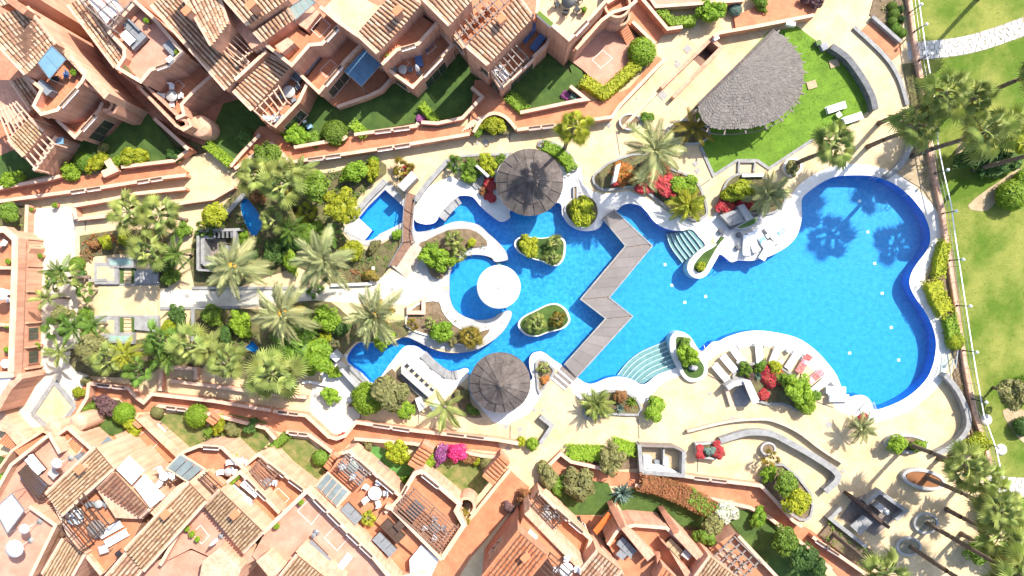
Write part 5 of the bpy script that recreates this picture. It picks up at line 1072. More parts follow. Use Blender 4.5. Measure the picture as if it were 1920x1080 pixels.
terrace(Gh, [(108,815),(126,802),(178,848),(142,884),(114,852)], 2.7, [[0,1,2]], .9, 0, 'terrace_tile', 'plaster_pale')
hblock(Gh, [(150,800),(160,795),(200,835),(190,845)], 1.2, mat='plaster_pale')
hblock(Gh, [(184,838),(202,818),(234,851),(213,876)], 3.3, 3.22, 'glass_panel', 'canopy_panel')
hblock(Gh, [(186,842),(210,872),(230,852),(204,824)], .3, mat='plaster_dark', name='ground_floor')
roof(Gh, (178,838), (213,880), (118,966), (87,924), 6.6, 5.9, 'roof_tile_yellow', wm='plaster_pale')
hblock(Gh, [(178,913),(213,882),(284,955),(268,973),(217,971)], 5.6, mat='plaster_pale')
roof(Gh, (213,884), (280,955), (264,970), (182,914), 6.4, 5.8, 'roof_tile_brown', 5.5, body=False)
hblock(Gh, [(218,880),(242,855),(271,882),(247,909)], 5.9, 5.85, 'canvas_white', 'awning')
hblock(Gh, [(251,911),(271,889),(309,931),(282,953)], 5.9, 5.85, 'canvas_white', 'awning')
hblock(Gh, [(215,876),(242,852),(312,930),(284,956)], 4.2, mat='plaster_pale')
terrace(Gh, [(95,930),(165,912),(218,972),(262,978),(236,1028),(190,1078),(128,1000)], 4.6, [[0,6,5]], .5, 0, 'terracotta', 'plaster_pale')
pergola(Gh, (108,985), (155,925), (205,985), (150,1035), 6.5, 7, 3, .1, 'timber_dark', zb=4.6)
roof(Gh, (353,904), (388,940), (271,1070), (235,1029), 6.8, 6.0, 'roof_tile_yellow', wm='plaster_pale')
roof(Gh, (160,1040), (118,1010), (80,1075), (120,1110), 5.6, 5.2, 'roof_tile_yellow', wm='plaster_pale')
roof(Gh, (238,1034), (268,1068), (225,1120), (190,1090), 5.6, 5.2, 'roof_tile', wm='plaster_pale')
terrace(Gh, [(-30,990),(55,950),(104,985),(55,1085),(-30,1100)], 4.2, [[1,2,3]], .9, 0, 'terrace_pink', 'plaster_pale')
pergola(Gh, (34,885), (48,872), (92,912), (72,938), 5.2, 7, 2, .12, 'timber_dark', zb=3.4)
stairs_px(Gh, (286,965), (336,915), 5.0, 5.9, 12, .5, 'cap_pale')
Hh = house('townhouse with octagonal terrace, glass canopy and striped roof, lower left', 400, 920)
hblock(Hh, [(255,786),(268,780),(350,852),(336,863)], 1.5, mat='plaster_pale')
hblock(Hh, [(214,816),(228,812),(286,873),(268,880)], 1.5, mat='plaster_pale')
hblock(Hh, [(231,811),(255,787),(335,862),(290,872)], .5, mat='terracotta', name='terrace_floor')
hblock(Hh, [(272,779),(290,785),(352,845),(345,850)], .2, mat='terracotta', name='terrace_floor')
terrace(Hh, [(315,880),(345,847),(373,836),(416,839),(470,892),(445,912),(385,885),(350,905)], 3.2, [[0,1,2,3,4]], .9, 0, 'terrace_tile', 'plaster_pale')
for k in range(3):
    hblock(Hh, [(314+k*13,878+k*8.5),(338+k*14,853+k*9),(351+k*14,861+k*9),(326+k*13,886+k*8.5)], 4.4, 4.35, 'glass_panel', 'canopy_pane')
rwall(Hh, [(312,878),(354,905),(384,880),(338,851),(312,878)], [4.42]*5, 4.3, .12, 'cap_pale', 'canopy_frame')
roof(Hh, (411,918), (494,998), (458,1036), (384,947), 6.6, 5.8, 'roof_tile_yellow', wm='plaster_pale')
terrace(Hh, [(360,905),(385,885),(432,935),(405,960)], 3.9, [[0,1]], .8, 0, 'terrace_tile', 'plaster_pale')
pergola(Hh, (362,905), (385,885), (428,925), (402,950), 5.6, 6, 2, .1, 'timber_dark', zb=3.9)
terrace(Hh, [(425,905),(450,885),(524,962),(497,994)], 4.0, [[0,1,2]], .9, 0, 'terrace_tile', 'plaster_pale')
terrace(Hh, [(450,880),(484,852),(578,925),(530,960)], 2.8, [[0,1,2,3]], .95, 0, 'terrace_tile', 'plaster_pale')
pergola(Hh, (468,880), (488,858), (522,890), (498,916), 4.4, 7, 2, .1, 'timber', zb=2.8)
hblock(Hh, [(484,850),(510,838),(582,912),(570,925)], 1.4, mat='plaster_pale')
hblock(Hh, [(510,840),(525,845),(583,905),(575,912)], .4, mat='terracotta', name='terrace_floor')
hblock(Hh, [(380,1052),(412,1026),(452,1066),(440,1105),(370,1105)], 6.0, mat='plaster_pale')
hblock(Hh, [(480,1052),(500,1036),(530,1066),(508,1086)], 6.2, mat='plaster_pale')
terrace(Hh, [(340,990),(384,950),(458,1038),(480,1052),(440,1075),(350,1035),(300,1060)], 4.6, [[0,6]], .8, 0, 'terrace_pink', 'plaster_pale')
Ih = house('townhouse with the large pale pink roof terrace and tiled squares, bottom', 600, 1000)
terrace(Ih, [(493,1000),(576,920),(700,1045),(745,1100),(520,1110),(465,1050)], 4.9, [[0,1,2,3]], .95, 0, 'terrace_pink', 'plaster_pale', .3)
roof(Ih, (556,1040), (612,1085), (580,1120), (520,1085), 6.6, 6.0, 'roof_tile_yellow', wm='plaster_pale')
hblock(Ih, [(554,1034),(568,1018),(646,1085),(632,1100)], 6.3, mat='plaster_pale')
for sq in ([(558,958),(582,935),(604,957),(584,983)], [(608,1008),(630,986),(654,1008),(632,1032)]):
    P4 = W2(sq, 4.92); mb = MB(); strip(mb, P4+[P4[0]], .05, 4.9, 4.93); mb.build('tile_border', 'grout_white', Ih)
terrace(Ih, [(580,922),(616,884),(640,850),(655,846),(752,932),(722,962),(660,1000)], 2.9, [[2,3,4,5]], .95, 0, 'terrace_tile', 'plaster_pale')
hblock(Ih, [(655,846),(668,838),(762,920),(752,932)], 1.2, mat='plaster_pale')
hblock(Ih, [(668,838),(690,850),(765,915),(758,920)], .35, mat='terracotta', name='terrace_floor')
for k in range(4):
    hblock(Ih, [(594+k*9.6,912+k*9.3),(614+k*9.6,888+k*9),(622.5+k*9.6,895.5+k*9),(602+k*9.6,920.5+k*9.3)], 4.5, 4.44, 'glass_panel', 'canopy_pane')
hblock(Ih, [(590,912),(614,884),(658,924),(632,952)], 4.38, 4.3, 'cap_pale', 'canopy_frame')
pergola(Ih, (632,872), (650,850), (692,888), (674,910), 4.5, 6, 2, .1, 'timber_grey', zb=2.9)
terrace(Ih, [(660,1002),(722,962),(700,985),(785,1050),(800,1070),(745,1085)], 2.9, [[4,5,0]], .9, 0, 'terrace_tile', 'plaster_pale')
terrace(Ih, [(700,985),(722,950),(735,955),(828,1050),(805,1075)], 3.4, [[1,2,3]], .9, 0, 'terracotta', 'plaster_pale')
Jh = house('townhouse with dark beam pergola and small round tower by the orange alley', 810, 960)
terrace(Jh, [(735,958),(778,888),(790,884),(862,945),(855,958),(870,985),(828,1048)], 2.8, [[0,1,2,3,4,5,6]], .95, 0, 'terracotta', 'plaster_pale', .35)
pergola(Jh, (738,955), (772,912), (858,990), (828,1035), 4.4, 10, 3, .12, 'timber', zb=2.8)
hblock(Jh, [(780,884),(793,878),(858,930),(862,945)], .5, mat='terracotta', name='terrace_floor')
mb = MB(); q = W(874, 950, 2.8); strip(mb, [(q.x+.75*math.cos(R(a)), q.y+.75*math.sin(R(a))) for a in range(-60, 241, 15)], .25, 0, 2.8); mb.build('tower_wall', 'plaster_pale', Jh)
hblock(Jh, [(768,1050),(790,1022),(822,1050),(800,1100),(770,1100)], 3.8, mat='white', name='roof')
Kh = house('tall house with new red tiled roof beside the orange alley', 1000, 1020)
roof(Kh, (971,996), (1026,1042), (962,1120), (903,1082), 7.2, 6.2, 'roof_tile_red', wm='plaster_dark')
hblock(Kh, [(983,964),(993,955),(1094,1056),(1085,1068)], 5.4, mat='plaster_pale')
hblock(Kh, [(971,996),(983,964),(1085,1068),(1060,1100),(1024,1042)], 5.0, mat='terracotta', name='terrace_floor')
terrace(Kh, [(990,952),(1010,925),(1022,934),(1108,1012),(1094,1052)], 2.8, [[1,2,3,4]], .9, 0, 'terracotta', 'plaster_pale')
hblock(Kh, [(1010,924),(1024,916),(1110,1010),(1100,1020)], 1.4, mat='plaster_pale')
pergola(Kh, (992,950), (1010,926), (1058,975), (1034,1000), 4.6, 7, 4, .1, 'timber_dark', zb=2.8)
pergola(Kh, (1010,1062), (1030,1035), (1075,1075), (1052,1105), 6.4, 5, 3, .1, 'timber_dark', zb=5)
window(Kh, (971,996), (903,1082), 6.6, .5, .5, 3.6, 4.6); window(Kh, (971,996), (903,1082), 6.6, .62, .5, 3.6, 4.6); window(Kh, (971,996), (903,1082), 6.6, .74, .5, 3.6, 4.6)
Lh = house('house with gabled buttress walls and sun-shaded pergola at the bottom right', 1240, 1030)
roof(Lh, (1118,1032), (1165,1070), (1130,1110), (1085,1072), 5.8, 5.2, 'roof_tile', wm='plaster')
terrace(Lh, [(1140,1022),(1160,992),(1190,985),(1250,990),(1312,1050),(1290,1100),(1180,1100)], 3.4, [[0,1,2,3,4]], .9, 0, 'terracotta', 'plaster')
for pa, pb in (((1146,948),(1168,990)), ((1244,958),(1268,1000)), ((1246,1022),(1232,1052))):
    rwall(Lh, [pa, pb], [1.6, 5.2], 0, .5, 'plaster_dark', 'buttress')
hblock(Lh, [(1160,986),(1172,982),(1228,1040),(1214,1052)], 4.7, mat='plaster'); hblock(Lh, [(1260,1000),(1274,994),(1326,1046),(1312,1056)], 4.7, mat='plaster')
hblock(Lh, [(1250,1022),(1240,1014),(1300,1078),(1290,1090)], 4.7, mat='plaster')
roof(Lh, (1329,1042), (1380,1082), (1350,1120), (1300,1082), 5.6, 5.2, 'roof_tile_yellow'); roof(Lh, (1244,1062), (1275,1092), (1255,1115), (1228,1090), 5.6, 5.3, 'roof_tile_red'); roof(Lh, (1140,1050), (1172,1082), (1150,1110), (1120,1080), 5.6, 5.3, 'roof_tile')
terrace(Lh, [(1335,1035),(1385,1005),(1460,1085),(1430,1110),(1370,1090)], 2.4, [[1,2]], .8, 0, 'terracotta', 'plaster')
pergola(Lh, (1338,1040), (1375,1004), (1428,1056), (1392,1092), 4.0, 5, 5, .14, 'timber_grey', zb=2.4)
for k in range(3):
    for j_ in range(2): hblock(Lh, [(1352+k*16-j_*12,1032+k*14+j_*12),(1362+k*16-j_*12,1022+k*14+j_*12),(1372+k*16-j_*12,1032+k*14+j_*12),(1362+k*16-j_*12,1042+k*14+j_*12)], 3.6, 3.55, 'plaster_pale', 'shade_panel')
hblock(Lh, [(1112,994),(1140,960),(1148,968),(1119,1003)], 2.4, 2.3, 'orange', 'awning')
hblock(Lh, [(1172,985),(1190,978),(1245,980),(1250,992),(1186,1000)], 1.2, mat='plaster_pale')
def border(par, px, z):
    P4 = W2(px, z); mb = MB(); strip(mb, P4+[P4[0]], .05, z-.02, z+.012); mb.build('tile_border', 'grout_white', par)
for par, px, z in ((C, [(583,55),(603,32),(620,48),(600,70)], 5.42), (C, [(600,132),(620,112),(632,122),(612,145)], 2.92), (D, [(735,120),(750,104),(768,118),(752,136)], 2.72), (D, [(792,92),(806,78),(818,88),(802,102)], 2.72), (F, [(1110,112),(1130,94),(1148,110),(1126,128)], .28), (B, [(318,165),(334,150),(346,160),(330,178)], 2.82), (A, [(150,195),(162,182),(172,192),(160,205)], 2.72), (Gh, [(120,835),(136,820),(156,838),(142,856)], 2.72), (Hh, [(258,818),(272,808),(296,832),(280,845)], .53), (Hh, [(505,930),(522,915),(542,935),(528,950)], 2.82), (Jh, [(812,1000),(822,985),(838,1000),(828,1014)], 2.82), (Gh, [(360,1000),(376,985),(392,1005),(378,1020)], 4.63)):
    border(par, px, z)
terrace(Hh, [(262,1070),(300,1052),(352,1038),(442,1078),(372,1112),(230,1112)], 4.2, [], .8, 0, 'terrace_pink', 'plaster_pale')
# small tiled garden huts (gate roofs)
for q4, l in [([(765,868),(791,832),(812,845),(786,880)], 'small red-tiled gate roof between the turf garden and the clipped hedge'), ([(905,890),(938,852),(955,868),(925,908)], 'red-tiled gate roof at the top of the orange alley')]:
    t = thing('gate_roof', l, 'roof', (*W(*q4[0]).xy, 0)); roof(t, q4[0], q4[1], q4[2], q4[3], 2.4, 2.1, 'roof_tile_red', wm='plaster')
for q4, l in [([(250,792),(262,778),(275,790),(262,802)], 'tiny tiled gate pier cap beside the dark green topiary'), ([(388,786),(398,772),(412,784),(402,796)], 'tiny tiled gate pier cap beside the bright round topiary'), ([(608,872),(622,852),(634,862),(620,882)], 'tiny tiled gate pier cap beside the oval topiary')]:
    t = thing('gate_roof', l, 'roof', (*W(*q4[0]).xy, 0)); roof(t, q4[0], q4[1], q4[2], q4[3], 1.4, 1.3, 'roof_tile_red', wm='plaster')

for par, a_, b_, z_, n_ in ((Ih, (588,934), (640,986), 5.85, 2), (Ih, (650,998), (700,1046), 5.85, 2), (Ih, (668,862), (700,890), 3.85, 1), (Ih, (705,895), (742,926), 3.85, 1), (Jh, (790,888), (825,916), 3.75, 1), (Jh, (742,950), (765,908), 3.75, 1), (Hh, (500,868), (535,895), 3.75, 1), (Hh, (540,898), (570,920), 3.75, 1), (Hh, (460,898), (500,938), 4.9, 2), (Hh, (378,838), (412,840), 4.1, 1), (Kh, (1040,953), (1095,1000), 3.7, 2), (A, (110,202), (145,163), 6.45, 1), (A, (150,246), (180,213), 3.65, 1), (C, (608,77), (634,49), 6.35, 1), (C, (606,162), (642,120), 3.85, 1), (D, (750,92), (780,83), 5.85, 1), (D, (790,145), (830,103), 3.65, 1), (E, (955,148), (1000,105), 3.55, 2), (F, (1075,66), (1103,37), 6.85, 1), (B, (290,128), (318,118), 6.35, 1)):
    slots(par, a_, b_, z_+.025, n_)
# chimneys and roof boxes
for par, x, y, z, l in ((B, 350, 20, 9.6, 0), (C, 470, 8, 9.8, 0), (D, 745, 20, 7.9, 0), (Gh, 150, 880, 6.6, 0), (Gh, 310, 965, 6.8, 0), (Hh, 440, 965, 6.6, 0), (Kh, 985, 1045, 7.0, 0), (E, 940, 35, 7.2, 0)):
    q = W(x, y, z+.5); mb = MB(); mb.box((q.x, q.y, z-.2), (.6, .45, 1.4), .75); ch = mb.build('chimney', 'plaster', par)
    mb = MB(); mb.box((q.x, q.y, z+.56), (.75, .6, .1), .75); mb.build('chimney_cap', 'roof_tile_red', ch)
# ================================================================ FURNITURE
def _lounger():
    f = MB()
    for s in (-.3, .3): f.box((0, s, .28), (1.95, .06, .06))
    for x in (-.92, 0, .92): f.box((x, 0, .27), (.06, .6, .05))
    l = MB(); l.box((0, 0, .13), (.06, .06, .26))
    m = MB(); m.box((-.3, 0, .36), (1.3, .66, .10))
    b = MB(); b.box((.64, 0, .47), (.68, .66, .10), 0, 0, -.33)
    return f, l, m, b
_f, _l, _m, _b = _lounger()
LG = {}
for k, mm in (('white', 'white'), ('grey', 'cushion_grey'), ('blue', 'cushion_blue'), ('red', 'towel_red'), ('pink', 'towel_pink')):
    LG[k] = (_f.mesh('frame', 'white' if k != 'blue' else 'grey_metal'), _l.mesh('leg', 'white'), _m.mesh('mattress', mm), _b.mesh('backrest', mm))
def lounger(x, y, vec, label, col='white', z=0.02, group='sun loungers', towel=None):
    """vec = picture direction in which the head end points"""
    t = thing('sun_lounger', label, 'sun lounger', (*W(x, y, z+.3).xy, z), group, rz=math.atan2(-vec[1], vec[0]))
    m = LG[col]; ob('frame', m[0], t); ob('mattress', m[2], t); ob('backrest', m[3], t)
    for a in (-.85, .85):
        for s in (-.28, .28): ob('leg', m[1], t, (a, s, 0))
    if towel:
        mb = MB(); mb.box((0, 0, .0), (.5, .6, .03)); mb.add([(-.25, -.3, .03), (.25, -.3, .05), (.2, .25, .09), (-.2, .3, .04)], [(0, 1, 2, 3)])
        o = ob('towel', mb.mesh('towel', towel), t, (.2, 0, .43))
for x, y, v, l, c, tw in [
    (1351,698,(-200,-230),'white sun lounger leftmost of the lower fan of loungers','white',None),
    (1366,681,(-220,-250),'white sun lounger second from the left in the lower fan','white',None),
    (1385,669,(-180,-230),'white sun lounger third from the left in the lower fan, beside the first side table','white',None),
    (1423,661,(-20,-220),'white sun lounger at the top of the lower fan, pointing straight up','white',None),
    (1453,666,(90,-220),'white sun lounger right of the topmost one in the lower fan','white',None),
    (1486,675,(150,-230),'white sun lounger left of the red towelled ones','white',None),
    (1506,682,(110,-180),'sun lounger covered with red towels, the upper of the two','red','towel_pink'),
    (1526,708,(200,-170),'sun lounger covered with pink and red towels, the lower of the two','pink','towel_red'),
    (1537,722,(200,-170),'white sun lounger rightmost of the lower fan','white',None),
    (1399,460,(-10,200),'white sun lounger leftmost on the upper terrace','white',None),
    (1426,446,(160,260),'white sun lounger with a blue towel on the upper terrace','white','towel_blue'),
    (1449,440,(150,200),'white sun lounger in the middle of the upper terrace, right of the blue towel','white',None),
    (1461,433,(150,200),'white sun lounger rightmost on the upper terrace','white','towel_blue'),
    (1412,454,(60,230),'white sun lounger between the leftmost and blue-towelled ones, upper terrace','white',None),
    (1473,424,(150,190),'white sun lounger at the far upper right of the upper terrace','white',None),
    (1437,470,(120,-200),'white sun lounger nearest the water on the upper terrace','white',None),
    (1567,202,(-180,60),'white sun lounger on the bright lawn, the upper one','white',None),
    (1598,222,(-180,60),'white sun lounger on the bright lawn under the palm leaves','white',None),
    (1566,731,(-200,-10),'upper white sun lounger by the lower right pool notch','white',None),
    (1572,746,(-200,0),'lower white sun lounger by the lower right pool notch','white',None)]:
    lounger(x, y, v, l, c, towel=tw, group='sun loungers round the main pool')
def side_table(x, y, label, z=0.02, s=.45, mat='deck_grey', rz=.6):
    t = thing('side_table', label, 'table', (*W(x, y, z+.4).xy, z), 'small side tables by the pool', rz=rz)
    mb = MB(); mb.box((0, 0, .42), (s, s, .04)); ob('table_top', mb.mesh('table_top', mat), t)
    for a in (-1, 1):
        for b in (-1, 1): mb = MB(); mb.box((a*s*.42, b*s*.42, .2), (.035, .035, .4)); ob('leg', mb.mesh('leg', 'grey_metal'), t)
for x, y, l in [(1388,650,'small grey side table above the third lower lounger'),(1435,645,'small grey side table right of the topmost lower lounger'),(1480,657,'small grey side table above the lounger left of the red towels'),(1464,678,'small grey side table between two lower loungers near the bed'),(1386,679,'small grey side table by the foot of the third lower lounger'),(1421,466,'small grey side table below the blue-towelled lounger'),(1440,442,'small grey side table between the two middle upper loungers'),(1466,437,'small grey side table at the right of the upper terrace'),(1566,718,'small grey side table by the lower right pool notch'),(1573,215,'small white side table between the two lawn loungers')]:
    side_table(x, y, l, mat='white' if 'lawn' in l else 'deck_grey')
def bollard(x, y, label):
    t = thing('stone_stool', label, 'stool', (*W(x, y).xy, 0), 'dark round stools on the upper terrace')
    mb = MB(); mb.lathe((0, 0, 0), [(.22, 0), (.26, .1), (.26, .35), (.2, .42)], 14); ob('seat', mb.mesh('seat', 'stone_dark'), t)
bollard(1382, 464, 'dark round stool left of the leftmost upper lounger'); bollard(1384, 441, 'dark round stool below the pump house bench'); bollard(1350, 434, 'dark round stool above the upper planter tongue')
_cs = MB(); _cs.box((0, 0, .44), (.46, .46, .06)); _cb = MB(); _cb.box((-.22, 0, .70), (.05, .46, .46), 0, 0, -.12); _cl = MB(); _cl.box((0, 0, .21), (.04, .04, .42))
CH = {k: (_cs.mesh('seat', m), _cb.mesh('backrest', m), _cl.mesh('leg', 'black_metal' if k == 'black' else 'grey_metal')) for k, m in (('white', 'white'), ('black', 'black_metal'), ('grey', 'cushion_grey'), ('blue', 'cushion_blue'))}
def chair(x, y, z, ang, label, col='white', group='terrace chairs'):
    t = thing('chair', label, 'chair', (*W(x, y, z+.45).xy, z), group, rz=R(ang)); m = CH[col]
    ob('seat', m[0], t); ob('backrest', m[1], t)
    for a in (-.2, .2):
        for b in (-.2, .2): ob('leg', m[2], t, (a, b, 0))
def table(x, y, z, label, r=.5, mat='white', rect=None, rz=0):
    t = thing('table', label, 'table', (*W(x, y, z+.7).xy, z), 'terrace tables', rz=rz)
    if rect:
        mb = MB(); mb.box((0, 0, .73), (rect[0], rect[1], .05)); ob('table_top', mb.mesh('table_top', mat), t)
        lm = MB(); lm.box((0, 0, .35), (.06, .06, .7)); lm = lm.mesh('leg', 'grey_metal')
        for a in (-.45, .45):
            for b in (-.42, .42): ob('leg', lm, t, (a*rect[0], b*rect[1], 0))
    else:
        mb = MB(); mb.lathe((0, 0, 0), [(r, .70), (r, .74), (r*.98, .75)], 24); ob('table_top', mb.mesh('table_top', mat), t)
        mb = MB(); mb.tube([(0, 0, .03), (0, 0, .7)], .05, 8); ob('stem', mb.mesh('stem', 'grey_metal'), t)
        mb = MB(); mb.lathe((0, 0, 0), [(.3, 0), (.3, .03), (.06, .05)], 12); ob('base', mb.mesh('base', 'grey_metal'), t)
def dining(x, y, z, n, where, tcol='white', ccol='white', r=.5, rad=.85, a0=0):
    table(x, y, z, f'round {tcol} table {where}', r, {'white': 'white', 'black': 'black_metal', 'glass': 'glass_green', 'grey': 'deck_grey', 'blue': 'awning_glass'}[tcol])
    q = W(x, y, z+.45); names = ['first', 'second', 'third', 'fourth', 'fifth', 'sixth']
    for k in range(n):
        a = a0+360*k/n; zz = z; px = 960+(q.x+rad*math.cos(R(a)))*PPM*CAM_H/(CAM_H-zz-.45); py = 540-(q.y+rad*math.sin(R(a)))*PPM*CAM_H/(CAM_H-zz-.45)
        side = ['right of', 'above right of', 'above', 'above left of', 'left of', 'below left of', 'below', 'below right of'][round((a % 360)/45) % 8]
        chair(px, py, z, a+180, f'{ccol} chair {side} the {tcol} table {where}', ccol, f'chairs at the {tcol} table {where}')
def sofa(x, y, z, ang, label, ln=2.0, mat='cushion_grey', n=3):
    t = thing('sofa', label, 'sofa', (*W(x, y, z+.4).xy, z), None, rz=R(ang))
    mb = MB(); mb.box((0, 0, .16), (ln, .8, .28)); ob('base', mb.mesh('base', 'timber_dark'), t)
    mb = MB(); mb.box((0, .36, .5), (ln, .14, .45)); ob('backrest', mb.mesh('backrest', mat), t)
    cm = MB(); cm.box((0, 0, .38), (ln/n-.04, .68, .16)); cm = cm.mesh('cushion', mat)
    for k in range(n): ob('cushion', cm, t, ((k-(n-1)/2)*ln/n, -.04, 0))
def awning(q4, zs, label, mat, cat='awning', base=0, posts=True, panes=0):
    P = [W(*p, z) for p, z in zip(q4, zs)]
    t = thing('awning', label, cat, (P[0].x, P[0].y, base))
    if area([(p.x, p.y) for p in P]) < 0: P = P[::-1]
    if panes:
        for k in range(panes):
            a, b = k/panes, (k+.97)/panes; Q = [P[0].lerp(P[1], a), P[0].lerp(P[1], b), P[3].lerp(P[2], b), P[3].lerp(P[2], a)]
            mb = MB(); mb.slab(Q, [p-Vector((0, 0, .03)) for p in Q]); mb.build('panel', mat, t)
    else:
        mb = MB(); mb.slab(P, [p-Vector((0, 0, .03)) for p in P]); mb.build('canvas', mat, t)
    for i in range(4):
        mb = MB(); mb.bar(P[i], P[(i+1) % 4], .06, .06); mb.build('frame_bar', 'grey_metal', t)
        if posts: mb = MB(); mb.box((P[i].x, P[i].y, (P[i].z+base)/2), (.05, .05, P[i].z-base)); mb.build('post', 'grey_metal', t)
awning([(71,118),(97,86),(124,111),(93,148)], [7.9,8.0,7.5,7.4], 'blue retractable awning on the top left roof terrace', 'awning_blue', base=5.5, panes=2)
awning([(645,133),(683,92),(714,121),(678,162)], [3.2,3.3,3.1,3.0], 'dark blue panelled canopy over the garden terrace', 'awning_glass', base=.5, panes=4)
awning([(540,15),(576,-8),(592,4),(551,40)], [7.2,7.4,6.9,6.7], 'pale green glass lean-to roof at the top', 'glass_green', 'canopy', base=5.4, panes=4)
awning([(-10,955),(22,925),(46,957),(14,1000)], [5.8,5.8,5.4,5.4], 'pale grey shade sail at the bottom left edge', 'deck_grey', base=4.2)
def parasol(x, y, z, r, label, mat='canvas_white', closed=False):
    t = thing('parasol', label, 'parasol', (*W(x, y, z+2.1).xy, z))
    if closed: mb = MB(); mb.lathe((0, 0, .9), [(.10, 0), (.2, .15), (.16, .8), (.06, 1.3), (.02, 1.4)], 10)
    else: mb = MB(); mb.lathe((0, 0, 1.95), [(r, 0), (r*.98, .08), (r*.5, .28), (.03, .42)], 16)
    ob('canopy', mb.mesh('canopy', mat), t)
    mb = MB(); mb.tube([(0, 0, 0), (0, 0, 2.2)], .03, 8); ob('pole', mb.mesh('pole', 'white'), t)
    mb = MB(); mb.lathe((0, 0, 0), [(.28, 0), (.28, .07), (.05, .1)], 12); ob('base', mb.mesh('base', 'stone_grey'), t)
parasol(780, 123, 2.7, .5, 'closed white parasol beside the blue loungers of the top terrace', closed=True)
parasol(25, 1030, 4.2, .75, 'big white round parasol at the bottom left corner'); parasol(43, 993, 4.2, .42, 'small white round parasol above the bigger one at the bottom left')
parasol(395, 1022, 4.6, .4, 'white parasol on the pale terrace beside a row of pots', closed=True); parasol(104, 870, 3.4, .45, 'white parasol on the terrace beside the curved stair')
parasol(0, 552, 2.7, .55, 'white parasol at the left edge beside glass chairs')
# top row furniture
def box_thing(name, label, cat, x, y, z, d, mat, rz=0, lid=None):
    t = thing(name, label, cat, (*W(x, y, z+d[2]).xy, z), None, rz=rz)
    mb = MB(); mb.box((0, 0, d[2]/2), d); ob('body', mb.mesh('body', mat), t)
    mb = MB(); mb.box((0, 0, d[2]+.02), (d[0]*1.04, d[1]*1.04, .05)); ob('lid', mb.mesh('lid', lid or mat), t)
box_thing('covered_grill', 'dark covered barbecue grill on the top left terrace', 'grill', 83, 164, 5.5, (.6, 1.3, .9), 'cushion_grey', .75)
chair(124, 140, 5.5, 200, 'blue chair under the edge of the blue awning', 'blue'); chair(105, 148, 5.5, 20, 'black chair behind the blue awning', 'black')
dining(145, 205, 2.7, 3, 'on the balcony below the blue awning', 'black', 'black', .4, .7)
sofa(248, 54, 5.4, -45, 'grey sofa section by the wall of the L-shaped roof terrace', 1.5, n=2); sofa(259, 77, 5.4, -135, 'grey sofa section on the open side of the L-shaped roof terrace', 1.6, n=2)
table(240, 71, 5.4, 'white rectangular table with yellow bowl between the grey sofas', rect=(1.2, .7), rz=-.8)
box_thing('planter_box', 'long planter box at the corner of the L-shaped roof terrace', 'planter', 236, 131, 5.4, (1.2, .5, .5), 'plaster_dark', -.9, 'soil_green')
box_thing('cooler_box', 'small white box on the parapet of the L-shaped roof terrace', 'box', 318, 111, 6.3, (.5, .4, .35), 'white', .7)
box_thing('lounge_bed', 'grey daybed at the shaded right side of the L-shaped roof terrace', 'bed', 325, 92, 5.4, (1.6, .9, .4), 'cushion_grey', -.8)
dining(322, 180, 2.8, 4, 'below the L-shaped roof terrace', 'grey', 'white', .5, .8)
sofa(583, 117, 2.9, 52, 'dark grey sofa on the shaded middle balcony', 2.3, n=3)
dining(542, 172, 2.7, 4, 'beside the shaded tile roof', 'grey', 'grey', .55, .9, 30); sofa(553, 141, 2.7, 140, 'grey garden sofa in the shade behind the tiled roof', 1.4, n=2)
dining(515, 222, 2.7, 2, 'under the cream pergola beams', 'white', 'white', .35, .6)
lounger(806, 78, (-60, 80), 'blue lounger on the shaded top terrace, the upper one', 'blue', 2.7, 'terrace loungers'); lounger(784, 106, (-15, -80), 'blue lounger on the shaded top terrace, the lower one', 'blue', 2.7, 'terrace loungers')
dining(755, 130, 2.7, 2, 'beside the closed white parasol', 'grey', 'grey', .4, .7)
lounger(992, 62, (60, -80), 'dark blue lounger by the dark end of the striped roof', 'blue', 2.6, 'terrace loungers'); lounger(1010, 78, (60, -80), 'dark blue lounger by the outer parapet beyond the striped roof', 'blue', 2.6, 'terrace loungers')
sofa(940, 138, 2.6, -45, 'white garden sofa under the front pergola', 1.6, 'white', 3); table(922, 128, 2.6, 'white low table under the front pergola', rect=(.9, .5), rz=-.8)
dining(1066, 2, 5.9, 6, 'on the sunny terrace at the top', 'black', 'black', .6, 1.0, 15)
box_thing('white_trough', 'white planter trough on the left parapet of the sunny terrace', 'planter', 1022, 35, 6.85, (1.5, .35, .4), 'white', -.72, 'leaf')
dining(115, 265, .3, 2, 'in the shaded garden at the left', 'grey', 'white', .4, .7); table(112, 264, 2.7, 'small pale blue table on the left shaded terrace', rect=(.7, .6), mat='awning_blue')
box_thing('toy_slide', 'blue plastic toy on the dark lawn', 'toy', 580, 237, .12, (.45, .35, .3), 'towel_blue', .4)
box_thing('garden_box', 'white garden box on the dark lawn', 'box', 571, 228, .12, (.3, .2, .25), 'white', .4)
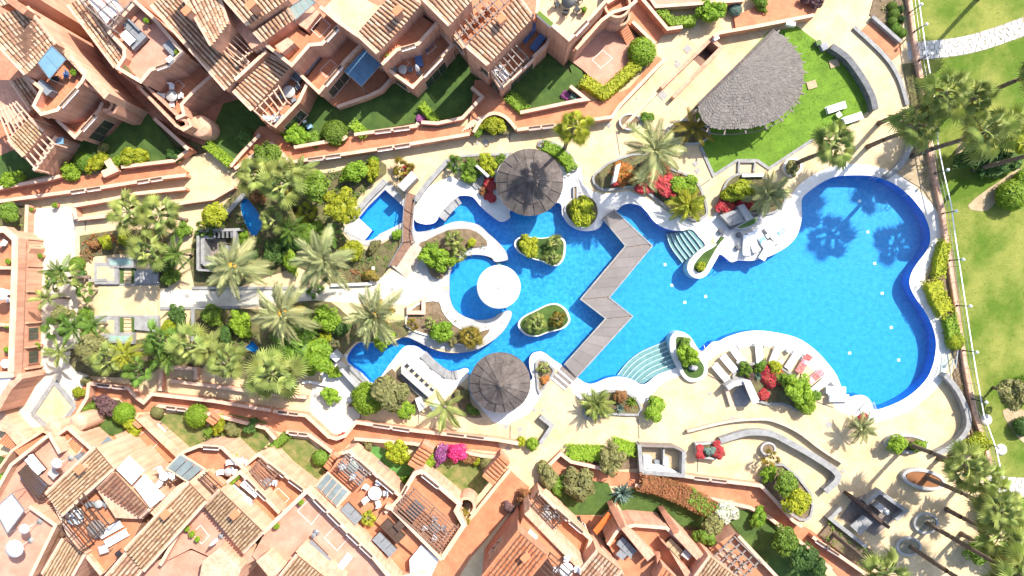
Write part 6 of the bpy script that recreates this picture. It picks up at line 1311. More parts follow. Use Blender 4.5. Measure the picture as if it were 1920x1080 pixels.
# bottom row furniture
for x, y, l in [(140,968,'striped round mat left under the dark pergola'),(180,992,'beige round mat right under the dark pergola')]:
    t = thing('round_mat', l, 'mat', (*W(x, y, 5.3).xy, 4.6)); q = W(x, y, 5.3)
    mb = MB(); mb.lathe((0, 0, 0), [(.78, .62), (.78, .70), (.75, .72)], 24); ob('cloth', mb.mesh('cloth', 'rug_stripe' if x < 150 else 'timber_grey'), t)
    mb = MB(); mb.tube([(0, 0, .02), (0, 0, .62)], .06, 8); ob('stem', mb.mesh('stem', 'grey_metal'), t)
lounger(209, 992, (-90, 50), 'white lounger on the orange roof terrace, the upper one', 'white', 4.6, 'terrace loungers'); lounger(220, 1008, (-90, 50), 'white lounger on the orange roof terrace, the lower one', 'white', 4.6, 'terrace loungers')
table(194, 1030, 4.6, 'grey square table on the orange roof terrace', rect=(.8, .7), mat='deck_grey', rz=.3); chair(222, 1038, 4.6, 130, 'black chair at the edge of the orange roof terrace', 'black')
dining(185, 945, 4.6, 2, 'behind the dark pergola', 'grey', 'grey', .35, .6)
sofa(65, 872, 3.4, -50, 'white sofa on the terrace of the curved stair', 1.8, 'white'); box_thing('pool_cover', 'blue covered spa under the dark beams', 'spa', 62, 905, 3.4, (2.2, .9, .5), 'cushion_blue', -.75)
table(100, 888, 3.4, 'grey table on the terrace of the curved stair', rect=(.8, .7), mat='deck_grey', rz=-.8)
dining(307, 893, 4.2, 3, 'beside the two white awnings', 'white', 'white', .4, .7); box_thing('grill', 'grey grill on the orange terrace left of the grey canopy', 'grill', 147, 857, 2.7, (.7, .5, .6), 'grey_metal', .6)
chair(318, 822, .2, 100, 'blue chair on the orange strip beside the topiary lawn', 'blue'); table(300, 805, .2, 'white table on the orange strip beside the topiary lawn', rect=(1.0, .6), rz=-.8); chair(291, 797, .2, 130, 'white chair on the orange strip beside the topiary lawn', 'white')
box_thing('grill', 'black round grill beside the corner bushes above the octagonal terrace', 'grill', 405, 823, .1, (.5, .5, .6), 'black_metal', .3)
dining(446, 866, 3.2, 2, 'at the right end of the octagonal terrace', 'white', 'white', .35, .6); dining(428, 885, 3.2, 2, 'in the inner corner of the octagonal terrace', 'grey', 'white', .35, .6)
dining(385, 915, 3.9, 3, 'under the dark pergola behind the glass canopy', 'black', 'black', .4, .7)
sofa(450, 930, 4.0, 140, 'white sofa along the striped roof', 2.2, 'white'); table(462, 942, 4.0, 'white low table beside the white sofa', rect=(.9, .6), rz=-.8); sofa(470, 915, 4.0, -40, 'white sofa facing the striped roof', 1.8, 'white'); box_thing('blue_cushion', 'blue beanbag on the orange terrace below the white sofas', 'cushion', 485, 975, 4.0, (.9, .7, .4), 'cushion_blue', .9)
dining(500, 905, 2.8, 2, 'under the brown pergola', 'white', 'white', .4, .7)
table(715, 878, .1, 'grey massage table on the artificial turf', rect=(1.4, .7), mat='grey_metal', rz=-.8); box_thing('pink_stool', 'pink stool beside the grey table on the turf', 'stool', 737, 890, .1, (.45, .35, .4), 'terrace_pink', -.8)
dining(662, 875, 2.9, 4, 'under the grey pergola beside the turf garden', 'glass', 'white', .5, .8); dining(703, 925, 2.9, 5, 'right of the four-pane glass canopy', 'white', 'white', .6, .95)
sofa(600, 1042, 4.9, -45, 'dark grey four-seat sofa on the pale pink terrace', 3.0, n=4); box_thing('white_slab', 'white slab bench on the pale pink terrace', 'bench', 645, 1055, 4.9, (1.4, .6, .4), 'white', .9); table(588, 1004, 4.9, 'small grey round table on the pale pink terrace', .2, 'cushion_grey')
sofa(660, 962, 3.3, 135, 'grey cabinet sofa by the yucca', 1.9, n=2); sofa(737, 995, 3.4, 135, 'black lounge sofa on the lower orange terrace', 2.2, 'timber_dark', 3); table(750, 985, 3.4, 'black low table beside the black sofa', rect=(.9, .7), mat='timber_dark', rz=.75); sofa(755, 972, 3.4, -45, 'black lounge sofa nearest the parapet', 1.8, 'timber_dark', 3); sofa(722, 1020, 3.4, 135, 'grey cushioned bench below the black sofas', 2.2, 'cushion_grey', 3)
lounger(772, 955, (60, -70), 'grey lounger under the brown pergola, left', 'grey', 2.8, 'terrace loungers'); lounger(780, 962, (60, -70), 'grey lounger under the brown pergola, right', 'grey', 2.8, 'terrace loungers')
dining(815, 990, 2.8, 4, 'at the right end of the brown pergola', 'grey', 'white', .5, .8)
dining(1025, 968, 2.8, 4, 'under the dark lattice pergola', 'grey', 'grey', .5, .8); dining(1062, 1068, 5.0, 4, 'behind the red roof', 'white', 'white', .6, .9); box_thing('white_box', 'white air unit on the terrace wall strip', 'box', 998, 1004, 5.0, (.9, .35, .4), 'white', -.75)
sofa(1175, 1025, 3.4, 135, 'grey sofa between the gabled walls, left', 1.8); sofa(1265, 1028, 3.4, 135, 'sand-coloured sofa between the gabled walls, right', 1.8, 'sand'); table(1287, 1040, 3.4, 'grey tray table beside the sand sofa', rect=(.8, .6), mat='deck_grey', rz=-.7); table(1165, 1040, 3.4, 'grey low table beside the grey sofa', rect=(.8, .6), mat='cushion_grey', rz=-.7)
chair(1092, 985, .1, 200, 'white chair beside the orange awning', 'white'); box_thing('grill', 'dark grill beside the orange awning', 'grill', 1085, 978, .1, (.5, .5, .7), 'black_metal', .3)
chair(16, 548, 2.7, 180, 'glass-backed white chair at the left edge, upper', 'white'); chair(16, 562, 2.7, 180, 'glass-backed white chair at the left edge, lower', 'white'); chair(8, 455, 2.7, 60, 'white deck chair on the left edge roof', 'white'); table(10, 682, 2.7, 'white table with an orange cloth at the left edge', .4)
box_thing('white_unit', 'white utility box on the wall by the shelter', 'box', 1343, 71, .6, (.5, .35, .4), 'white', .5); box_thing('white_unit', 'white utility box on the wall top right of the shelter', 'box', 1483, 44, .8, (.8, .35, .4), 'white', -.2)
box_thing('stone_block', 'grey carved stone block at the end of the dark curved wall', 'block', 1546, 87, 0, (.6, .6, .5), 'rock', .5)
for x, y, l in [(1535,80,'dark square pot at the lawn corner'),(1522,160,'x')]:
    if l != 'x': box_thing('pot', l, 'pot', x, y, 0, (.45, .45, .5), 'stone_dark', .4, 'leaf_dark')
for x, y, l in [(1564,119,'pale flat stone on the shelter lawn, upper'),(1522,159,'pale flat stone on the shelter lawn, lower')]:
    box_thing('flat_stone', l, 'stone', x, y, .03, (.85, .7, .05), 'sand', .3)
for x, y, l in [(1849,787,'white boulder on the field near the leaning tree'),(1877,843,'pale round stone slab on the field')]:
    t = thing('boulder', l, 'boulder', (*W(x, y).xy, -.02)); mb = MB(); mb.lathe((0, 0, 0), [(.55, 0), (.5, .12), (.3, .2), (.05, .22)], 14); ob('stone', mb.mesh('stone', 'flagstone'), t)

POT = MB(); POT.lathe((0, 0, 0), [(.14, 0), (.2, .28), (.22, .34), (.19, .35)], 12); POT = POT.mesh('pot', 'plaster_dark')
POTS = [(140,137,5.5,'potted shrub in the corner behind the blue awning'),(276,40,5.4,'potted shrub at the back wall of the L-shaped roof terrace'),(335,100,5.4,'potted shrub at the right corner of the L-shaped roof terrace'),(500,82,5.4,'potted shrub at the left end of the sunny upper balcony'),(600,100,2.9,'potted shrub on the middle balcony beside the sofa'),(730,108,4.9,'potted shrub on the balcony right of the blue canopy'),(1095,20,5.9,'potted shrub at the edge of the sunny terrace at the top'),(352,990,4.6,'first potted shrub along the pale terrace parapet at the bottom'),(362,1000,4.6,'second potted shrub along the pale terrace parapet at the bottom'),(372,1010,4.6,'third potted shrub along the pale terrace parapet at the bottom'),(520,985,4.9,'potted shrub at the upper left corner of the pale pink terrace'),(565,940,4.9,'potted shrub at the top corner of the pale pink terrace'),(648,955,2.9,'brown potted shrub beside the glass panes at the bottom'),(70,520,1.9,'x'),(18,490,2.7,'potted shrub on the upper left-edge terrace'),(16,610,2.7,'potted shrub in the middle of the left-edge terrace'),(16,655,2.7,'potted shrub at the lower end of the left-edge terrace'),(78,480,0,'potted shrub at the foot of the peach house, upper'),(74,648,0,'potted shrub at the foot of the peach house, lower'),(105,385,0,'dark potted shrub at the top of the bright court'),(60,393,0,'potted shrub at the corner of the left bed wall')]
# ================================================================ VEGETATION
def frond_mesh(mat, droop, lift, seed, wid=.26, n=20):
    rr = random.Random(seed); mb = MB(); N = 7
    pt = lambda t: Vector((t*(1-.18*droop*t), 0, lift*t-droop*t*t))
    mb.tube([pt(i/(N-1)) for i in range(N)], [.016-.013*i/(N-1) for i in range(N)], 3, False)
    for i in range(n):
        t = .10+.90*i/(n-1); p = pt(t); ln = wid*(.45+.9*math.sin(math.pi*min(1, t*.92+.06)))*rr.uniform(.85, 1.1)
        fw = .45+.75*t
        for s in (-1, 1):
            d = Vector((fw, s*1.0, -.18-.2*rr.random())).normalized(); w = Vector((.024, 0, .006)) if t < .9 else Vector((.016, 0, 0))
            m_ = p+d*ln*.45+Vector((0, 0, .035*1)); e = p+d*ln
            mb.add([p-w*.5, p+w*.5, m_+w, e, m_-w], [(0, 1, 2, 3, 4)] if s > 0 else [(4, 3, 2, 1, 0)])
    return mb.mesh('frond', mat)
def fan_mesh(mat, seed, droop=.25):
    rr = random.Random(seed); mb = MB(); pl = .56
    mb.tube([(0, 0, 0), (pl*.5, 0, .05), (pl, 0, .03)], [.018, .014, .01], 3, False)
    c = Vector((pl, 0, .03)); K = 22
    for k in range(K):
        a0 = R(-140+280*k/K); a1 = R(-140+280*(k+1)/K); am = (a0+a1)/2; ln = .44*(1-.22*abs(am)/R(140))*rr.uniform(.9, 1.06)
        f = lambda a, r_, z: c+Vector((r_*math.cos(a), r_*math.sin(a), z))
        zt = -droop*ln*(.6+.7*rr.random())-.06*abs(math.sin(am))
        mb.add([c, f(a0, ln*.5, -.04-.3*droop*ln), f(am, ln*1.06, zt), f(a1, ln*.5, -.04-.3*droop*ln), f(am, ln*.6, .01-.3*droop*ln)], [(0, 1, 4), (0, 4, 3), (1, 2, 4), (4, 2, 3)])
    return mb.mesh('fan_leaf', mat)
FR = {}
def fronds(kind, mat):
    k = (kind, mat)
    if k not in FR:
        if kind == 'fan': FR[k] = [fan_mesh(mat, s, d) for s, d in ((1, .15), (2, .3), (3, .5), (4, .8))]
        elif kind == 'date': FR[k] = [frond_mesh(mat, d, l, s, .17, 20) for s, d, l in ((1, .30, .25), (2, .45, .30), (3, .60, .30), (4, .25, .12))]
        else: FR[k] = [frond_mesh(mat, d, l, s, .30, 16) for s, d, l in ((5, .45, .45), (6, .6, .5), (7, .75, .5), (8, .4, .25))]
    return FR[k]
TR = {}
def trunk_mesh(h, r0, r1, mat, lean=0, seed=0):
    n = max(4, int(h/.35)); path = []; rad = []
    rr = random.Random(seed)
    for i in range(n+1):
        t = i/n; path.append((lean*t*t*.3, .04*math.sin(t*5+seed), h*t)); rad.append((r0*(1.25 if i == 0 else 1)+(r1-r0)*t)*(1+(.10 if i % 2 else -.04)))
    mb = MB(); mb.tube(path, rad, 9); return mb.mesh('trunk', mat)
rp_ = random.Random(21)
def palm(x, y, z, size, label, kind='fan', mat='palm_fan', n=30, base=False, r=.2, heart=False, name=None, up=(80, -25), bark='bark_pale', old=0):
    """x,y: picture position of the crown (or of the foot when base=True); z: trunk height"""
    q = W(x, y, 0) if base else W(x, y, z)
    t = thing(name or ('fan_palm' if kind == 'fan' else 'date_palm' if kind == 'date' else 'cycad'), label, 'palm', (q.x, q.y, 0), {'fan': 'fan palms', 'date': 'date palms'}.get(kind, 'cycads'))
    if z > .25: ob('trunk', trunk_mesh(z, r*1.15, r*.8, bark, 0, int(x)), t)
    tx, ty = rp_.uniform(-.16, .16), rp_.uniform(-.16, .16)
    ms = fronds(kind, mat); seed = rp_.uniform(0, 360)
    for i in range(n):
        f = (i+.5)/n; el = up[0]+(up[1]-up[0])*(f**.85)+rp_.uniform(-7, 7); az = seed+i*137.5+rp_.uniform(-12, 12)
        s = size*(.70+.32*min(1, f*1.6))*rp_.uniform(.74, 1.14)
        v = 0 if el > 55 else 1 if el > 25 else 2 if el > -2 else 3
        m = ms[v] if kind != 'date' else ms[(1, 0, 2, 3)[v]] if v else ms[1]
        o = ob('fan_leaf' if kind == 'fan' else 'frond', m, t, (0, 0, z+rp_.uniform(-.1, .1)), None, (s, s, s))
        o.rotation_euler = (Euler((tx, ty, 0)).to_matrix() @ Euler((rp_.uniform(-.35, .35), -R(el), R(az)), 'XYZ').to_matrix()).to_euler()
    for i in range(old):
        o = ob('dead_leaf', fronds(kind, 'palm_yellow')[3], t, (0, 0, z-.25), None, (size*.8,)*3); o.rotation_euler = Euler((0, R(50), R(i*360/old+17)))
    k_ = 2.0 if heart else 1; mb = MB(); mb.lathe((0, 0, z-.25), [(r*.9, 0), (r*1.25*k_, .15*k_), (r*.9*k_, .38*k_), (.03, .55*k_)], 9); ob('crown_heart', mb.mesh('crown_heart', 'palm_heart' if heart else bark), t)
    return t
# ---- leafy crowns
CR = {}
def crown_mesh(mat, shape, seed):
    k = (mat, shape, seed)
    if k in CR: return CR[k]
    rr = random.Random(seed*7+1); mb = MB()
    if shape == 'ball': blobs = [(Vector((0, 0, 0)), .97)]; n = 1500; sz = .085
    elif shape == 'loose':
        blobs = []; n = 1100; sz = .15
        for i in range(13):
            a = rr.uniform(0, 6.28); el = rr.uniform(-.1, 1.3); d = rr.uniform(.45, .72)
            blobs.append((Vector((d*math.cos(a)*math.cos(el*.8), d*math.sin(a)*math.cos(el*.8), d*math.sin(el)*.9)), rr.uniform(.26, .42)))
    else:
        blobs = []; n = 1500; sz = .105
        for i in range(16):
            a = i*2.4+rr.uniform(-.3, .3); el = rr.uniform(-.1, 1.4); d = rr.uniform(.48, .66)
            d = rr.uniform(.38, .80); blobs.append((Vector((d*math.cos(a)*math.cos(el*.85), d*math.sin(a)*math.cos(el*.85), d*math.sin(el)*.85)), rr.uniform(.20, .42)*(1.15-.4*d)))
    # opaque leafy heart
    bm = bmesh.new(); bmesh.ops.create_icosphere(bm, subdivisions=2, radius=.9 if shape == 'ball' else .58)
    for v in bm.verts: v.co *= rr.uniform(.9, 1.05)
    vs = [v.co[:] for v in bm.verts]; fs = [[v.index for v in f.verts] for f in bm.faces]; bm.free()
    for f in fs: mb.add([vs[i] for i in f], [tuple(range(len(f)))])
    tot = sum(b[1]**2 for b in blobs)
    for c, br in blobs:
        for _ in range(int(n*br*br/tot)):
            zz = rr.uniform(-.35, 1); a = rr.uniform(0, 6.283); s_ = math.sqrt(max(0, 1-zz*zz))
            nrm = Vector((s_*math.cos(a), s_*math.sin(a), zz)); p = c+nrm*br*rr.uniform(.86, 1.06)
            if p.z < -.72: continue
            d = (nrm+Vector((rr.uniform(-.6, .6), rr.uniform(-.6, .6), rr.uniform(-.3, .6)))).normalized()
            t1 = d.orthogonal().normalized(); t1 = Matrix.Rotation(rr.uniform(0, 6.28), 3, d) @ t1; t2 = d.cross(t1)
            l = sz*rr.uniform(.7, 1.35); w = l*.5
            mb.add([p-t1*l, p+t2*w, p+t1*l+d*l*-.25, p-t2*w], [(0, 1, 2, 3)])
    CR[k] = mb.mesh('crown', mat); return CR[k]
rb = random.Random(4)
def bush(x, y, r, label, mat='leaf', shape='clump', h=None, sx=1, rot=0, cat='bush', name='bush', z0=0.05, group=None):
    """x,y,r in picture pixels, seen at the crown's height"""
    R_ = r/PPM; hz = h or R_*.85; q = W(x, y, z0+hz*.6)
    o = ob(name, crown_mesh(mat, shape, rb.randint(1, 3)), None, (q.x, q.y, z0+hz*.62), (rb.uniform(-.2, .2) if shape != 'ball' else 0, rb.uniform(-.2, .2) if shape != 'ball' else 0, rb.uniform(0, 6.28)), (R_*1.04*(1 if shape == 'ball' else rb.uniform(.95, 1.28)), R_*1.04*(1 if shape == 'ball' else rb.uniform(.82, 1.0)), hz))
    return tag(o, label, cat, group)
def tree(x, y, r, z, label, mat='leaf', shape='loose', name='tree'):
    q = W(x, y, z); t = thing(name, label, 'tree', (q.x, q.y, 0)); R_ = r/PPM*(CAM_H-z)/CAM_H
    ob('trunk', trunk_mesh(z, .13, .08, 'bark', .3, int(x)), t)
    for k in range(4):
        a = k*1.6+.4; mb = MB(); mb.tube([(0, 0, z*.6), (R_*.3*math.cos(a), R_*.3*math.sin(a), z*.9), (R_*.6*math.cos(a), R_*.6*math.sin(a), z+R_*.25)], [.07, .05, .02], 6); ob('limb', mb.mesh('limb', 'bark'), t)
    ob('crown', crown_mesh(mat, shape, rb.randint(1, 3)), t, (0, 0, z), (0, 0, rb.uniform(0, 6)), (R_, R_, R_*.75))
def hedge(px, w, h, label, mat='leaf_bright', z0=0.02, cat='hedge'):
    pts = W2(px, z0+h); rr = random.Random(int(px[0][0]*3)); mb = MB(); th = w/PPM
    strip(mb, pts, th*.86, z0, z0+h*.92)
    for i in range(len(pts)-1):
        a, b = Vector(pts[i]), Vector(pts[i+1]); d = (b-a); L = d.length; d.normalize(); nn = Vector((-d.y, d.x))
        cnt = int(L*(th+2*h)*95)
        for _ in range(cnt):
            u = rr.uniform(-th*.3, L+th*.3); side = rr.uniform(-(th/2+h), th/2+h)
            if abs(side) < th/2: p = Vector((*(a+d*u+nn*side), z0+h+rr.uniform(-.07, .10))); nr = Vector((0, 0, 1))
            else:
                sg = 1 if side > 0 else -1; p = Vector((*(a+d*u+nn*sg*(th/2+rr.uniform(-.06, .09))), z0+h-(abs(side)-th/2))); nr = Vector((nn.x*sg, nn.y*sg, .3))
            dd = (nr+Vector((rr.uniform(-.7, .7), rr.uniform(-.7, .7), rr.uniform(-.2, .6)))).normalized(); t1 = Matrix.Rotation(rr.uniform(0, 6.28), 3, dd) @ dd.orthogonal().normalized(); t2 = dd.cross(t1); l = rr.uniform(.06, .13)
            mb.add([p-t1*l, p+t2*l*.5, p+t1*l, p-t2*l*.5], [(0, 1, 2, 3)])
    return mb.build('hedge', mat, None, label, cat)
def agave(x, y, r, label, mat='leaf_bluegreen', z0=.1, n=26, name='agave'):
    mb = MB(); rr = random.Random(int(x+y)); R_ = r/PPM
    for i in range(n):
        el = 75-75*(i/n); a = i*2.4; d = Vector((math.cos(a)*math.cos(R(el)), math.sin(a)*math.cos(R(el)), math.sin(R(el)))); s = Vector((-math.sin(a), math.cos(a), 0)); l = R_*rr.uniform(.85, 1.1); w = l*.09; u = d.cross(s)*-1
        mb.add([s*w, -s*w, d*l*.5-s*w*1.3+Vector((0, 0, .02)), d*l-Vector((0, 0, .06*l)), d*l*.5+s*w*1.3+Vector((0, 0, .02)), d*l*.5-Vector((0, 0, w*.6))], [(0, 5, 4), (1, 5, 0), (1, 2, 5), (4, 5, 3), (5, 2, 3)])
    q = W(x, y, z0+.3); o = ob(name, mb.mesh(name, mat), None, (q.x, q.y, z0)); return tag(o, label, 'agave')
def cover(name, polys, dens, mats, label, h=(.05, .35), seed=1, lsz=.11):
    """uncountable low planting: leaves scattered over bed outlines"""
    rr = random.Random(seed); mb = MB()
    for px in polys:
        P = W2(px); x0, x1 = min(p[0] for p in P), max(p[0] for p in P); y0, y1 = min(p[1] for p in P), max(p[1] for p in P)
        for _ in range(int((x1-x0)*(y1-y0)*dens/7)):
            cx, cy = rr.uniform(x0, x1), rr.uniform(y0, y1)
            if not pip(cx, cy, P) or any(pip(cx, cy, h_) for h_ in POOLS): continue
            hh = rr.uniform(*h)
            for _ in range(rr.randint(5, 11)):
                p = Vector((cx+rr.gauss(0, .16), cy+rr.gauss(0, .16), .1+hh*rr.random())); dd = Vector((rr.uniform(-.8, .8), rr.uniform(-.8, .8), 1)).normalized(); t1 = Matrix.Rotation(rr.uniform(0, 6.28), 3, dd) @ dd.orthogonal().normalized(); t2 = dd.cross(t1); l = lsz*rr.uniform(.6, 1.4)
                mb.add([p-t1*l, p+t2*l*.45, p+t1*l, p-t2*l*.45], [(0, 1, 2, 3)])
    o = mb.build(name, mats, None, label, None, None, 'stuff'); o['category'] = 'ground cover'
J1 = [(368,445),(392,418),(436,372),(458,332),(482,302),(560,305),(600,325),(645,318),(712,302),(722,325),(690,350),(660,388),(640,435),(688,468),(742,444),(755,470),(728,500),(700,525),(620,530),(560,500),(450,535),(368,535)]
J2 = [(364,584),(450,582),(500,584),(560,570),(620,570),(650,594),(700,612),(756,602),(760,624),(745,630),(700,636),(668,636),(640,668),(600,688),(560,698),(500,716),(430,698),(364,658)]
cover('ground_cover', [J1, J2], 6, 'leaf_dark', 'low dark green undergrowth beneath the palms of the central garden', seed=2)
cover('ground_cover', [J1, J2, [(150,640),(330,620),(335,690),(270,705),(130,680)]], 6, 'leaf', 'low leafy undergrowth in the palm gardens', seed=3)
cover('ground_cover', [[(152,444),(240,432),(328,430),(314,455),(314,480),(240,475),(180,480),(154,500)], [(625,500),(697,500),(697,530),(622,530)]], 22, 'leaf_rust', 'rust and yellow ground cover of the left and middle beds', (.05, .3), 4)
cover('ground_cover', [[(160,444),(215,436),(230,470),(190,476)], [(240,434),(300,430),(310,470),(260,472)]], 16, 'flower_orange', 'orange-flowered ground cover in the left bed', (.1, .4), 5)
cover('ground_cover', [[(1115,335),(1150,304),(1205,292),(1262,322),(1305,340),(1320,400),(1262,395),(1192,346)], [(1356,385),(1374,335),(1440,340),(1468,375),(1410,396)], [(1380,708),(1440,685),(1500,722),(1500,764),(1424,750)], [(1098,764),(1140,737),(1196,758),(1190,775)]], 12, 'leaf_rust', 'mixed rusty undergrowth of the poolside beds', (.05, .35), 6)
cover('ground_cover', [[(785,464),(880,432),(912,458),(830,518)], [(798,567),(824,567),(850,610),(915,616),(870,646),(764,612)], [(846,742),(876,738),(900,780),(845,765)], [(1008,682),(1036,694),(1012,734)], [(702,724),(735,694),(775,745),(715,762)]], 9, 'leaf_olive', 'sparse olive ground cover of the ring and hut beds', (.03, .2), 7)
cover('ground_cover', [[(1536,1000),(1558,975),(1630,1032),(1612,1062)]], 40, 'leaf_bright', 'bright low hedge carpet beside the barbecue', (.3, .7), 8)
cover('ground_cover', [[(-10,386),(48,387),(46,432),(-10,430)], [(0,340),(45,332),(45,345),(0,352)]], 26, 'leaf', 'tangled shrubs in the bed at the left edge', (.2, .7), 9)
cover('ground_cover', [[(1692,122),(1720,120),(1740,220),(1733,275),(1716,268)], [(1700,300),(1740,290),(1764,385),(1730,352)], [(1642,-8),(1700,-8),(1690,58),(1660,48)], [(1790,700),(1808,690),(1836,830),(1818,790)]], 10, 'leaf_olive', 'dry ground cover along the field fence', (.03, .3), 10)
# ---- date palms
palm(437, 500, 5.2, 3.0, 'date palm with long grey-green fronds beside the stone pergola', 'date', 'palm_date', 24, heart=True, old=5)
palm(607, 487, 6.0, 3.0, 'date palm above the axial path, right of the bright round shrub', 'date', 'palm_date', 24)
palm(530, 588, 5.5, 3.1, 'date palm with orange heart below the axial path', 'date', 'palm_date', 25, heart=True, old=5)
palm(703, 592, 5.5, 3.2, 'date palm with orange heart overhanging the lower left pool arm', 'date', 'palm_date', 25, heart=True, old=5)
palm(1228, 282, 6.5, 3.2, 'tall date palm over the red flower bed', 'date', 'palm_date', 24)
palm(1205, 335, 1.6, 1.6, 'low palm in the red flower bed under the tall date palm', 'date', 'palm_date', 18, up=(70, 0))
palm(1290, 385, 1.4, 2.0, 'lime green feather palm at the pool edge beside the upper fan steps', 'date', 'palm_lime', 28, up=(85, -15))
palm(1440, 365, 2.2, 2.3, 'broad olive feather palm beside the upper lounger terrace', 'date', 'palm_date', 28, up=(85, -20))
palm(1300, 240, 1.2, 2.2, 'drooping yellow feather palm below the half-round shelter', 'date', 'palm_yellow', 12, up=(60, 0))
palm(1120, 758, 1.2, 1.7, 'dense round feather palm with spiky shadow below the fan steps', 'date', 'palm_fan', 46, up=(85, -20))
palm(834, 762, 1.6, 2.4, 'young feather palm with few long fronds left of the lower round hut', 'date', 'palm_fan', 8, up=(45, 5))
palm(1615, 803, 1.6, 1.6, 'spiky olive palm with red flowers behind it, below the pool corner', 'date', 'palm_date', 30, up=(85, -10))
for x, y, z, s_, l, m, n in [(112,508,3.4,1.7,'feathery palm over the upper part of the bright left court','palm_green',13),(88,560,3.0,1.5,'feathery palm against the windows of the peach house','palm_fan',12),(138,612,3.4,1.8,'feathery palm at the lower end of the bright left court','palm_green',15),(112,660,3.0,1.6,'feathery palm over the lower left court, near the diamond border','palm_fan',13),(232,662,3.2,1.9,'feathery palm just below the lower trough','palm_lime',17),(318,660,3.4,2.0,'feathery palm above the pink square court','palm_green',18),(395,655,3.2,1.9,'feathery palm between two lower fan palms','palm_fan',18),(535,645,3.6,1.9,'feathery palm above the biggest lower fan palm','palm_green',18),(570,615,3.2,1.8,'feathery palm below the dense bright bush','palm_green',16),(425,330,3.2,1.5,'x','palm_fan',12),(560,325,3.6,1.9,'feathery palm right of the corner fan palms','palm_fan',18),(330,475,3.2,1.7,'feathery palm right of the upper trough','palm_green',16),(545,430,2.6,1.6,'feathery palm in the middle of the shaded garden','palm_green',16),(175,610,2.6,1.5,'feathery palm left of the lower basins','palm_green',14),(620,440,2.2,1.4,'feathery palm beside the white pad','palm_green',14)]:
    if l != 'x': palm(x, y, z, s_, l, 'date', m, n, r=.1, up=(75, -15), name='feather_palm')
# ---- fan palms of the left and centre
for x, y, z, s, l, m, n in [
    (478,328,5,2.2,'fan palm at the walkway corner, the left one','palm_fan',26),(528,345,5.5,2.4,'fan palm at the walkway corner, the right one above the rusty shrub','palm_fan',28),
    (508,412,3.6,1.5,'slim fan palm leaning over the leaf-shaped pool','palm_fan',18),(240,397,4.6,2.2,'left fan palm of the pair below the top-left ramp','palm_fan',26),(300,402,4.8,2.3,'right fan palm of the pair below the top-left ramp','palm_fan',26),
    (276,470,4.6,2.1,'bright fan palm standing over the upper fountain basin','palm_fan',24),(355,652,4.0,2.3,'fan palm with orange stems below the short side path','palm_fan',28),(420,680,4.6,2.1,'fan palm left of the biggest lower palm','palm_fan',28),
    (512,702,6.0,2.9,'biggest fan palm of the lower garden, over the pink ramp wall','palm_fan',36),(300,640,4.0,2.1,'dark green feather-like palm right of the lower fountain basin','palm_green',24),(205,675,3.2,2.1,'soft green palm below the lower fountain basin','palm_fan',24),(258,695,2.8,1.9,'soft green palm behind the lower walkway wall','palm_green',20),
    (1074,238,9.0,1.9,'fan palm on the plaza above the hedge arc of the round hut','palm_lime',32),(850,447,1.0,1.1,'low fan palm in the upper ring bed','palm_fan',20),(862,476,.8,1.1,'low fan palm at the inner edge of the upper ring bed','palm_fan',18),
    (1040,455,.9,1.0,'upper low palm on the round-ended island','palm_fan',22),(1036,483,.8,1.0,'lower low palm on the round-ended island','palm_fan',22),(1005,607,1.0,1.35,'big low palm on the slanted island','palm_fan',30),(1045,598,.7,.95,'yellowish low palm on the slanted island','palm_yellow',22),
    (882,632,1.0,1.5,'big yellowish low palm at the tip of the lower ring bed','palm_yellow',32),(772,608,.5,.8,'small yellow palm at the left end of the lower ring bed','palm_yellow',14),(806,606,.5,.8,'small pale palm in the middle of the lower ring bed','palm_fan',14),
    (1020,690,.6,.8,'small palm in the wedge bed right of the lower round hut','palm_fan',16),(855,308,.9,1.2,'small palm at the left end of the bed beside the upper round hut','palm_green',18),(572,398,1.0,1.3,'pale cycad in the shade of the central garden','palm_lime',16),(590,545,.9,1.0,'small palm at the edge of the axial path, under the date palm','palm_green',16),
    (120,520,3.6,1.6,'thin feathery palm over the bright left court','palm_fan',12),(100,530,2.8,1.2,'thin palm leaning at the left house wall','palm_fan',10),(158,545,2.2,1.2,'thin dark palm left of the fountain terrace','palm_green',14),(105,612,3.2,1.7,'thin palm over the lower left house windows','palm_green',14),(382,432,1.6,1.3,'small fan palm under the yellow-green tree','palm_green',14),(755,318,1.2,1.4,'yellowish palm beside the flat grey shed','palm_yellow',14),(690,972,3.4,.85,'yucca in a pot on the pale pink terrace','palm_lime',26),(868,972,2.6,.9,'spiky plant beside the small round tower','palm_yellow',18),(1445,858,1.4,1.1,'crooked thin shrub palm in the small round planter','palm_yellow',8)]:
    palm(x, y, z, s*.96, l, 'fan', m, max(8, int(n*.68)), r=.16 if z > 3 else .1, old=3 if z > 4 else 0)
